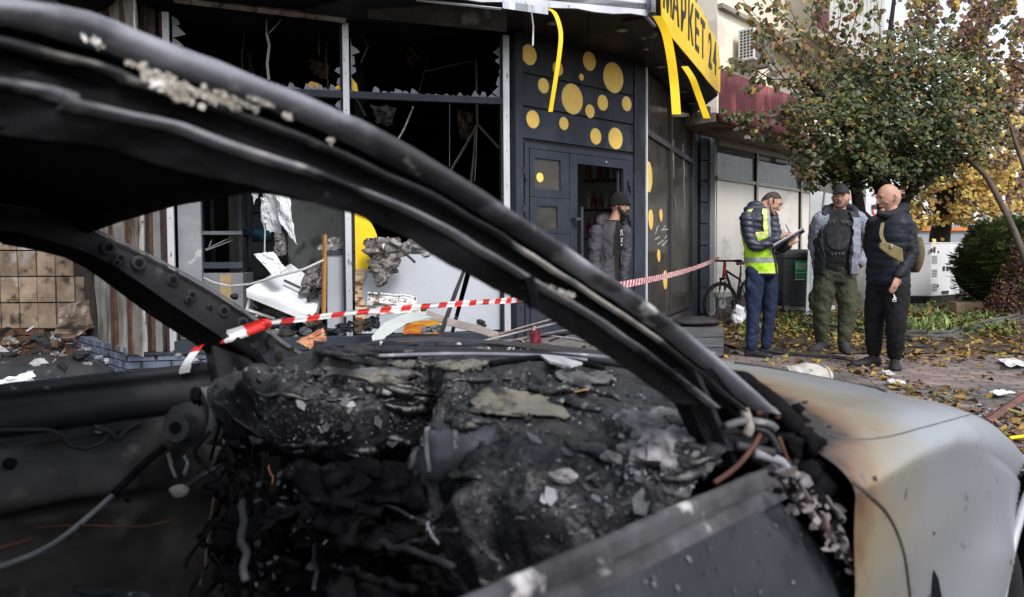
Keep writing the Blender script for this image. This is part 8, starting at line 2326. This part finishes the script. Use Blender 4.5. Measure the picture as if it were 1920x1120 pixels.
mb = MB(); mb.grid(body, 120, 110)
nf = []
for f in mb.f:
    c = sum((mb.v[i] for i in f), Vector()) / 4
    u, n = c.dot(CF.ex), c.dot(CF.ey)
    if n < .42 and math.hypot(u - 1.74, c.z - .30) < .37: continue
    nf.append(f)
mb.f = nf; mb.mi = [0] * len(nf)
# paint that burned: black by the windscreen, brown and yellow halo, bare silver further out
def burnt_paint():
    m = bpy.data.materials.new('heat_stained_silver'); m.use_nodes = True
    t = m.node_tree; N = t.nodes; L = t.links; bs = N['Principled BSDF']
    geo = N.new('ShaderNodeNewGeometry')
    def vsub(loc, sc):
        v = N.new('ShaderNodeVectorMath'); v.operation = 'SUBTRACT'; L.new(geo.outputs['Position'], v.inputs[0]); v.inputs[1].default_value = loc
        w_ = N.new('ShaderNodeVectorMath'); w_.operation = 'MULTIPLY'; L.new(v.outputs[0], w_.inputs[0]); w_.inputs[1].default_value = sc
        l = N.new('ShaderNodeVectorMath'); l.operation = 'LENGTH'; L.new(w_.outputs[0], l.inputs[0]); return l.outputs['Value']
    d1 = vsub(cp(.84, .66, .86), (1, 1, 1))
    nz = N.new('ShaderNodeTexNoise'); nz.inputs['Scale'].default_value = 7; nz.inputs['Detail'].default_value = 6; L.new(geo.outputs['Position'], nz.inputs['Vector'])
    ad = N.new('ShaderNodeMath'); ad.operation = 'MULTIPLY_ADD'; L.new(nz.outputs['Fac'], ad.inputs[0]); ad.inputs[1].default_value = .22; L.new(d1, ad.inputs[2])
    rp = N.new('ShaderNodeValToRGB'); L.new(ad.outputs[0], rp.inputs[0])
    cr = rp.color_ramp
    stops = [(.30, (.012, .012, .013)), (.41, (.025, .022, .022)), (.44, (.20, .11, .065)), (.48, (.31, .25, .17)), (.53, (.31, .29, .25)), (.60, (.315, .325, .35)), (1.0, (.275, .29, .33))]
    cr.elements[0].position = stops[0][0]; cr.elements[0].color = (*stops[0][1], 1)
    cr.elements[1].position = stops[-1][0]; cr.elements[1].color = (*stops[-1][1], 1)
    for p_, c_ in stops[1:-1]:
        e = cr.elements.new(p_); e.color = (*c_, 1)
    # the far half of the bonnet stays sooted black
    dt = N.new('ShaderNodeVectorMath'); dt.operation = 'DOT_PRODUCT'; L.new(geo.outputs['Position'], dt.inputs[0]); dt.inputs[1].default_value = tuple(CF.ey)
    a2 = N.new('ShaderNodeMath'); a2.operation = 'MULTIPLY_ADD'; L.new(nz.outputs['Fac'], a2.inputs[0]); a2.inputs[1].default_value = .25; L.new(dt.outputs['Value'], a2.inputs[2])
    r2 = N.new('ShaderNodeMapRange'); r2.inputs['From Min'].default_value = .88; r2.inputs['From Max'].default_value = 1.0; L.new(a2.outputs[0], r2.inputs['Value'])
    mx = N.new('ShaderNodeMix'); mx.data_type = 'RGBA'; L.new(r2.outputs[0], mx.inputs[0]); L.new(rp.outputs[0], mx.inputs[6]); mx.inputs[7].default_value = (.05, .05, .055, 1)
    # soot specks and brown smears
    n3 = N.new('ShaderNodeTexNoise'); n3.inputs['Scale'].default_value = 34; n3.inputs['Detail'].default_value = 3; L.new(geo.outputs['Position'], n3.inputs['Vector'])
    r3 = N.new('ShaderNodeMapRange'); r3.inputs['From Min'].default_value = .655; r3.inputs['From Max'].default_value = .74; L.new(n3.outputs['Fac'], r3.inputs['Value'])
    m3 = N.new('ShaderNodeMix'); m3.data_type = 'RGBA'; L.new(r3.outputs[0], m3.inputs[0]); L.new(mx.outputs[2], m3.inputs[6]); m3.inputs[7].default_value = (.12, .12, .13, 1)
    n4 = N.new('ShaderNodeTexNoise'); n4.inputs['Scale'].default_value = 3.2; n4.inputs['Detail'].default_value = 6; L.new(geo.outputs['Position'], n4.inputs['Vector'])
    r4 = N.new('ShaderNodeMapRange'); r4.inputs['From Min'].default_value = .54; r4.inputs['From Max'].default_value = .74; r4.inputs['To Max'].default_value = .3; L.new(n4.outputs['Fac'], r4.inputs['Value'])
    m4 = N.new('ShaderNodeMix'); m4.data_type = 'RGBA'; L.new(r4.outputs[0], m4.inputs[0]); L.new(m3.outputs[2], m4.inputs[6]); m4.inputs[7].default_value = (.20, .16, .12, 1)
    L.new(m4.outputs[2], bs.inputs['Base Color'])
    bs.inputs['Metallic'].default_value = .55; bs.inputs['Roughness'].default_value = .36
    nb = N.new('ShaderNodeTexNoise'); nb.inputs['Scale'].default_value = 60; nb.inputs['Detail'].default_value = 5; L.new(geo.outputs['Position'], nb.inputs['Vector'])
    bp = N.new('ShaderNodeBump'); bp.inputs['Strength'].default_value = .12; bp.inputs['Distance'].default_value = .004; L.new(nb.outputs['Fac'], bp.inputs['Height']); L.new(bp.outputs[0], bs.inputs['Normal'])
    return m
paint = burnt_paint()
wing = mb.build('front_wing', paint, car, smooth=True)
bvh_w = BVHTree.FromPolygons(mb.v, mb.f)
def line_on(bvh, pix, r_, mat, name, parent, m=30, lift=0.0, flat=1.0):
    pts = []
    pp = path([Vector((a, b, 0)) for a, b in pix], m)
    for v in pp:
        h, nn = on(bvh, v.x, v.y)
        if h is not None: pts.append(h + (CAM - h).normalized() * lift)
    if len(pts) < 3: return None
    mb = MB(); mb.tube(pts, r_, 6, flat); return mb.build(name, mat, parent, smooth=True)
gapm = M('panel_gap', (.09, .09, .10), None, 9, .8, None, 0)
line_on(bvh_w, [(1545, 812), (1600, 824), (1660, 820), (1730, 802), (1822, 777)], .0012, gapm, 'panel_gap', wing)
line_on(bvh_w, [(1578, 892), (1625, 925), (1666, 968), (1692, 1030), (1702, 1090), (1706, 1130)], .0028, M('door_gap', (.06, .055, .05), None, 9, .8, None, 0), 'panel_gap', wing)
line_on(bvh_w, [(1378, 682), (1460, 692), (1551, 701), (1600, 712), (1660, 736)], .004, M('bonnet_gap', (.03, .03, .035), None, 9, .8, None, 0), 'panel_gap', wing)
mb = MB(); mb.tube([cp(1.74 + .37 * math.cos(t), .30, .30 + .37 * math.sin(t)) for t in [R(k) for k in range(20, 200, 8)]], .008, 8); mb.build('arch_lip', M('arch_lip', (.4, .41, .44), None, 9, .5, None, .05, .3), wing, smooth=True)
for (px, py, rx_, ry_) in ((1509, 755, 8, 4), (1555, 800, 5, 4), (1640, 898, 5, 4), (1480, 832, 4, 3), (1750, 1000, 3, 3)):
    h, nn = on(bvh_w, px, py)
    if h is None: continue
    if nn.dot(CAM - h) < 0: nn = -nn
    t = nn.orthogonal().normalized(); b = nn.cross(t)
    mb = MB(); mb.slab([h + nn * .0008 + (t * math.cos(k) * rx_ + b * math.sin(k) * ry_) / 1400 * h.y * 1.2 for k in [i * .52 for i in range(12)]], .001, nn); mb.build('soot_spot', M('soot_spot', (.05, .045, .04), None, 9, .9, None, 0), wing)
# badge slot low on the wing
h, nn = on(bvh_w, 1752, 1100)
if h is not None:
    if nn.dot(CAM - h) < 0: nn = -nn
    mb = MB(); mb.slab([P(1733, 1118, h.y - .01), P(1752, 1070, h.y - .01), P(1760, 1085, h.y - .01), P(1768, 1130, h.y - .01), P(1738, 1135, h.y - .01)], .004, -nn); mb.build('repeater_hole', M('hole_black4', (.004, .004, .004), None, 5, 1, None, 0), wing)
# wheel
wc = cp(1.74, .46, .27)
mb = MB()
torus(mb, wc, CF.ey, .22, .085); wh = mb.build('wheel', rubber, car, smooth=True)
mb = MB(); mb.tube([wc - CF.ey * .06, wc + CF.ey * .06], .15, 28); mb.build('rim', dark_sheet, wh)
mb = MB(); mb.grid(lambda a, b: cp(1.74 + .36 * math.cos(math.pi * a), .33 + .3 * b, .30 + .36 * math.sin(math.pi * a)), 24, 3); mb.build('wheel_housing', blk, car, smooth=True)
# cowl strip, wiper arms, pale shard
mb = MB()
mb.grid(lambda a, b: cp(interp(ufr, .46 + 1.14 * a) + .13 * b - .02, .46 + 1.14 * a, .868 + .012 * math.sin(math.pi * b) + .006 * noise.fractal(Vector((a * 20, b * 3, 7)), .8, 2, 3)), 90, 8)
cowl = mb.build('cowl', dark_sheet, car, smooth=True)
for pts, r_, m in (([(640, 656), (760, 660), (900, 660), (1050, 668), (1200, 690)], .006, dark_sheet), ([(700, 668), (850, 664), (1000, 667), (1100, 676)], .004, ash_metal), ([(920, 683), (1000, 672), (1060, 676), (1130, 690)], .006, blk), ([(1000, 664), (1100, 668), (1190, 680), (1260, 700)], .005, ash_metal)):
    mb = MB(); mb.tube(path([G(a, b, .905) for a, b in pts], 16), r_, 6); mb.build('wiper_arm', m, car, smooth=True)
mb = MB(); mb.slab([G(1012, 668, .91), G(1050, 672, .915), G(1092, 684, .91), G(1070, 690, .908), G(1030, 682, .91)], .004, Vector((0, 0, 1))); mb.build('pale_shard', M('pale_shard', (.42, .41, .44), (.3, .3, .32), 14, .5, None, .1), cowl)
mb = MB(); mb.grid(lambda a, b: G(590 + 120 * a, 640 + 22 * b + 8 * math.sin(a * 3), .915 + .02 * math.sin(a * 3.1) + .008 * noise.noise(Vector((a * 6, b * 6, 0)))), 20, 8); o = mb.build('curled_cowl_sheet', dark_sheet, car, smooth=True); o.modifiers.new('s', 'SOLIDIFY').thickness = .004
# ---- black jumble at the pillar foot
jm = MB()
for k in range(150):
    x, y = q.uniform(1395, 1565), q.uniform(755, 945)
    if x > 1500 and y < 790 + (x - 1500): continue
    h, nn = on(bvh_w, x, y)
    d = min((h.y - .02) if h is not None else .93, .98)
    c = P(x, y, d + q.uniform(-.01, .08))
    if k % 3: jm.blobs(c, q.uniform(.005, .014), q.uniform(.005, .014), q.uniform(.004, .012), 9, 7, 1.2, 80, k)
    else: jm.tube([c, c + Vector((q.uniform(-.03, .03), q.uniform(-.01, .02), q.uniform(-.03, .01))), c + Vector((q.uniform(-.05, .05), q.uniform(0, .03), q.uniform(-.06, .0)))], q.uniform(.0015, .004), 5)
tag(jm.build('charred_wiring', blk, car, smooth=True), kind='stuff')
edge = [(1380, 690), (1425, 712), (1462, 740), (1500, 775), (1535, 820), (1562, 868), (1578, 915), (1580, 955)]
mb = MB()
ep = path([P(a, b, .93 + .05 * k / 7 if k > 3 else 1.02 - .02 * k) for k, (a, b) in enumerate(edge)], 40)
mb.tube([p + Vector((-.012, 0, -.01)) for p in ep], [.014 + .006 * noise.noise(p * 60) for p in ep], 10); mb.build('burnt_edge', blk, car, smooth=True)
for pts, r_, m in (([(1360, 800, .86), (1395, 790, .87), (1440, 795, .88), (1455, 806, .88)], .005, brk), ([(1395, 768, .88), (1405, 800, .87), (1400, 815, .87)], .006, crust), ([(1418, 775, .89), (1450, 768, .9), (1458, 785, .9)], .004, cop), ([(1400, 800, .88), (1440, 812, .88), (1462, 850, .88)], .004, dark_sheet), ([(1380, 835, .86), (1450, 850, .87)], .006, dark_sheet), ([(1415, 850, .86), (1470, 870, .88), (1472, 900, .88)], .006, ash_metal), ([(1290, 835, .87), (1320, 845, .86), (1350, 870, .85)], .005, dark_sheet), ([(1480, 865, .92), (1510, 880, .92), (1540, 870, .93)], .008, dark_sheet)):
    mb = MB(); mb.tube(path([P(*p) for p in pts], 10), r_, 7); mb.build('bracket', m, car, smooth=True)
# ---- near door: rolled rail and outer skin
A0, A1 = N_(820, 1148, .425), N_(1440, 872, .425)
skin = M('burnt_door_skin', (.018, .020, .026), (.045, .047, .056), 5, .38, .6, .12, .15, c3=(.20, .20, .22), s3=55, t3=.71, w3=.05, c4=(.085, .085, .095), s4=4, t4=.58)
railm = M('burnt_door_rail', (.10, .098, .108), (.025, .025, .029), 8, .5, .8, .3, .2, c3=(.40, .39, .39), s3=22, t3=.62, w3=.1, c4=(.035, .033, .035), s4=7, t4=.58)
zA = A0.z; uA0, uA1 = -1.0, A1.dot(CF.ex)
zr = A1.z
nd_prof = [(.425, -.03), (.425, -.004), (.422, .002), (.414, .004), (.410, -.003), (.403, -.030), (.394, -.032), (.388, -.006), (.383, .001), (.374, -.002), (.368, -.012)]
def nrail(a, b):
    u = uA0 + (uA1 - uA0) * a; k = nd_prof[int(round(b * 10))]
    return cp(u, k[0] + .0015 * noise.noise(Vector((u * 40, b * 5, 0))), zr + k[1] + .0015 * noise.noise(Vector((u * 50, b * 3, 4))))
mb = MB(); mb.grid(nrail, 130, 11)
near_d = mb.build('near_door', railm, car, smooth=True)
print('near rail z', zA, zr)
fe = [(1462, 890), (1490, 925), (1530, 975), (1575, 1045), (1620, 1100), (1660, 1160)]
fe3 = [N_(a, b, .355) for a, b in fe]
fz = sorted([(p.z, p.dot(CF.ex)) for p in fe3])
def nskin(a, b):
    z = zr - .010 - (zr - .2) * b
    ue = interp(fz, z)
    u = -1.0 + (ue + 1.0) * a
    n = .368 - .03 * math.sin(min(1, b * 2.2) * math.pi / 2) + .004 * noise.noise(Vector((u * 4, z * 4, 0))) 
    if a > .96: n += .02 * (a - .96) / .04
    return cp(u, n, z)
mb = MB(); mb.grid(nskin, 100, 50); mb.build('door_skin', skin, near_d, smooth=True)
bvh_d = BVHTree.FromPolygons(mb.v, mb.f)
mb = MB(); mb.grid(lambda a, b: cp(-1.0 + (uA1 + 1.0) * a, .425 + .02 * b, zr - .03 - (zr - .3) * b), 30, 4); mb.build('door_inner', blk, near_d, smooth=True)
# flaked paint and melted trim along the door's front edge
pink = M('pinkish_flake', (.21, .185, .19), (.07, .06, .065), 18, .8, None, .4, c3=(.22, .07, .06), s3=16, t3=.63, w3=.08)
fk = MB(); fk2 = MB()
for k in range(170):
    t = q.uniform(0, 1); i = min(int(t * 5), 4); tt = t * 5 - i
    x = fe[i][0] + (fe[i + 1][0] - fe[i][0]) * tt + q.gauss(12, 16); y = fe[i][1] + (fe[i + 1][1] - fe[i][1]) * tt + q.gauss(0, 8)
    p = N_(x, y, .345 + q.uniform(-.01, .02)); 
    flake(fk if q.random() < .6 else fk2, p, Vector((-.2, -1, .3)).normalized(), q.uniform(.003, .010), .6)
fkm = tag(fk.build('paint_flakes', pink, near_d), kind='stuff'); tag(fk2.build('charred_flakes', blk, near_d), kind='stuff')
for (a, b, c, e) in ((1485, 900, 1500, 960), (1500, 905, 1530, 985), (1540, 960, 1560, 1020), (1550, 930, 1580, 1000), (1575, 1000, 1605, 1070)):
    mb = MB(); mb.tube(wob(N_(a, b, .34), N_(c, e, .345), 6, .008, a), [.002, .005, .006, .004, .006, .002], 7, .4); mb.build('melted_strip', pink, near_d, smooth=True)
jm = MB()
for k in range(46):
    t = q.uniform(0, 1); x = 1520 + 130 * t + q.gauss(0, 12); y = 905 + 250 * t + q.gauss(0, 12)
    jm.blobs(N_(x, y, .38 + q.uniform(-.01, .03)), q.uniform(.010, .022), q.uniform(.01, .02), q.uniform(.01, .02), 9, 7, .8, 40, k)
tag(jm.build('charred_hinge_area', blk, near_d, smooth=True), kind='stuff')
mb = MB()
for k in range(40):
    h, nn = on(bvh_d, q.uniform(1150, 1500), q.uniform(930, 1110))
    if h is None: continue
    if nn.dot(CAM - h) < 0: nn = -nn
    flake(mb, h + nn * .001, nn, q.uniform(.0012, .0035), .9)
tag(mb.build('ash_specks', fmats[1], near_d), kind='stuff')
# sill/underbody so that nothing shows through
mb = MB(); mb.box(CF, -1.1, 2.05, .36, 1.7, .12, .2); mb.build('underbody', blk, car)
mb = MB(); mb.box(CF, 2.0, 2.1, .5, 1.6, .2, .62); mb.build('bumper', dark_sheet, car, bevel=.03)
# ================================================================== barrier tape
def TAPE():
    r_ = M('tape_red', (.60, .035, .03), (.52, .03, .028), 9, .35, None, .05)
    w_ = M('tape_white', (.72, .72, .74), (.62, .62, .65), 9, .35, None, .05)
    return [w_, r_]
tmats = TAPE()
tape = thing('barrier_tape', 'red and white barrier tape tied to the far car pillar and stretched to the shop', 'tape', P(500, 605, 1.70))
def tape_seg(pts, widths, seg, name, skew=.6, ph=0, twist=0.0):
    """pts centre line, widths vertical width; alternate slanted stripes of length seg"""
    L = [0]
    for a, b in zip(pts[:-1], pts[1:]): L.append(L[-1] + (b - a).length)
    def at(s):
        s = max(0, min(L[-1] - 1e-6, s)); i = 0
        while L[i + 1] < s: i += 1
        t = (s - L[i]) / (L[i + 1] - L[i]); return pts[i].lerp(pts[i + 1], t), widths[i] + (widths[i + 1] - widths[i]) * t
    mb = MB(); s = 0; k = ph
    rows = 4
    while s < L[-1]:
        e = min(s + seg, L[-1]); sub = 4
        for j in range(sub):
            sa, sb = s + (e - s) * j / sub, s + (e - s) * (j + 1) / sub
            mb.cur = k % 2
            vs = []
            for r_ in range(rows + 1):
                f = r_ / rows - .5
                for ss in (sa, sb):
                    c, wd = at(ss + f * wd_skew(ss, at, skew))
                    ang = twist * math.sin(ss * 2.1)
                    vs.append(c + Vector((0, math.sin(ang), math.cos(ang))) * wd * f + Vector((0, .006 * math.sin(f * 9 + ss * 14), 0)))
            mb.add(vs, [(2 * r_, 2 * r_ + 1, 2 * r_ + 3, 2 * r_ + 2) for r_ in range(rows)])
        s = e; k += 1
    return mb.build(name, tmats, tape, smooth=True)
def wd_skew(ss, at, skew): return at(ss)[1] * skew
tp = [(500, 606, 1.70), (555, 600, 1.83), (610, 593, 1.98), (680, 585, 2.15), (743, 579, 2.33), (870, 569, 2.78), (985, 561, 3.4), (1080, 548, 4.2), (1180, 532, 5.7), (1260, 515, 7.9), (1310, 500, 9.9), (1349, 484, 12.4)]
pts = path([P(*t) for t in tp], 70)
wd = [interp([(1.7, .016), (2.3, .024), (2.9, .030), (3.6, .036), (5.7, .06), (13, .07)], p.y) for p in pts]
wd = [x * (.72 if x < .05 else .9) for x in wd]
tape_seg(pts, wd, .063, 'tape_run', .8, 0, .25)
grey_tape = M('tape_shade_side', (.42, .43, .46), (.3, .3, .33), 9, .4, None, .1)
t2 = path([P(500, 606, 1.66), P(478, 614, 1.64), P(450, 624, 1.62), P(424, 632, 1.61), P(395, 632, 1.63), P(383, 628, 1.68)], 24)
tape_seg(t2, [.028] * 24, .050, 'tape_loop', .4, 1)
t3 = path([P(388, 634, 1.62), P(374, 648, 1.60), P(362, 664, 1.59), P(350, 682, 1.59), P(345, 700, 1.6)], 20)
mb = MB()
for i in range(19):
    mb.cur = 1 if i < 8 else 0
    wv = Vector((.022, -.004, .004)) * (1 if i < 15 else 1.2)
    mb.add([t3[i] - wv / 2, t3[i] + wv / 2, t3[i + 1] + wv / 2, t3[i + 1] - wv / 2], [(0, 1, 2, 3)])
mb.build('tape_tail', tmats, tape, smooth=True)
mb = MB(); mb.cur = 1; mb.blobs(P(497, 607, 1.66), .016, .012, .010, 14, 10, .6, 60, 3); mb.build('knot', tmats, tape)
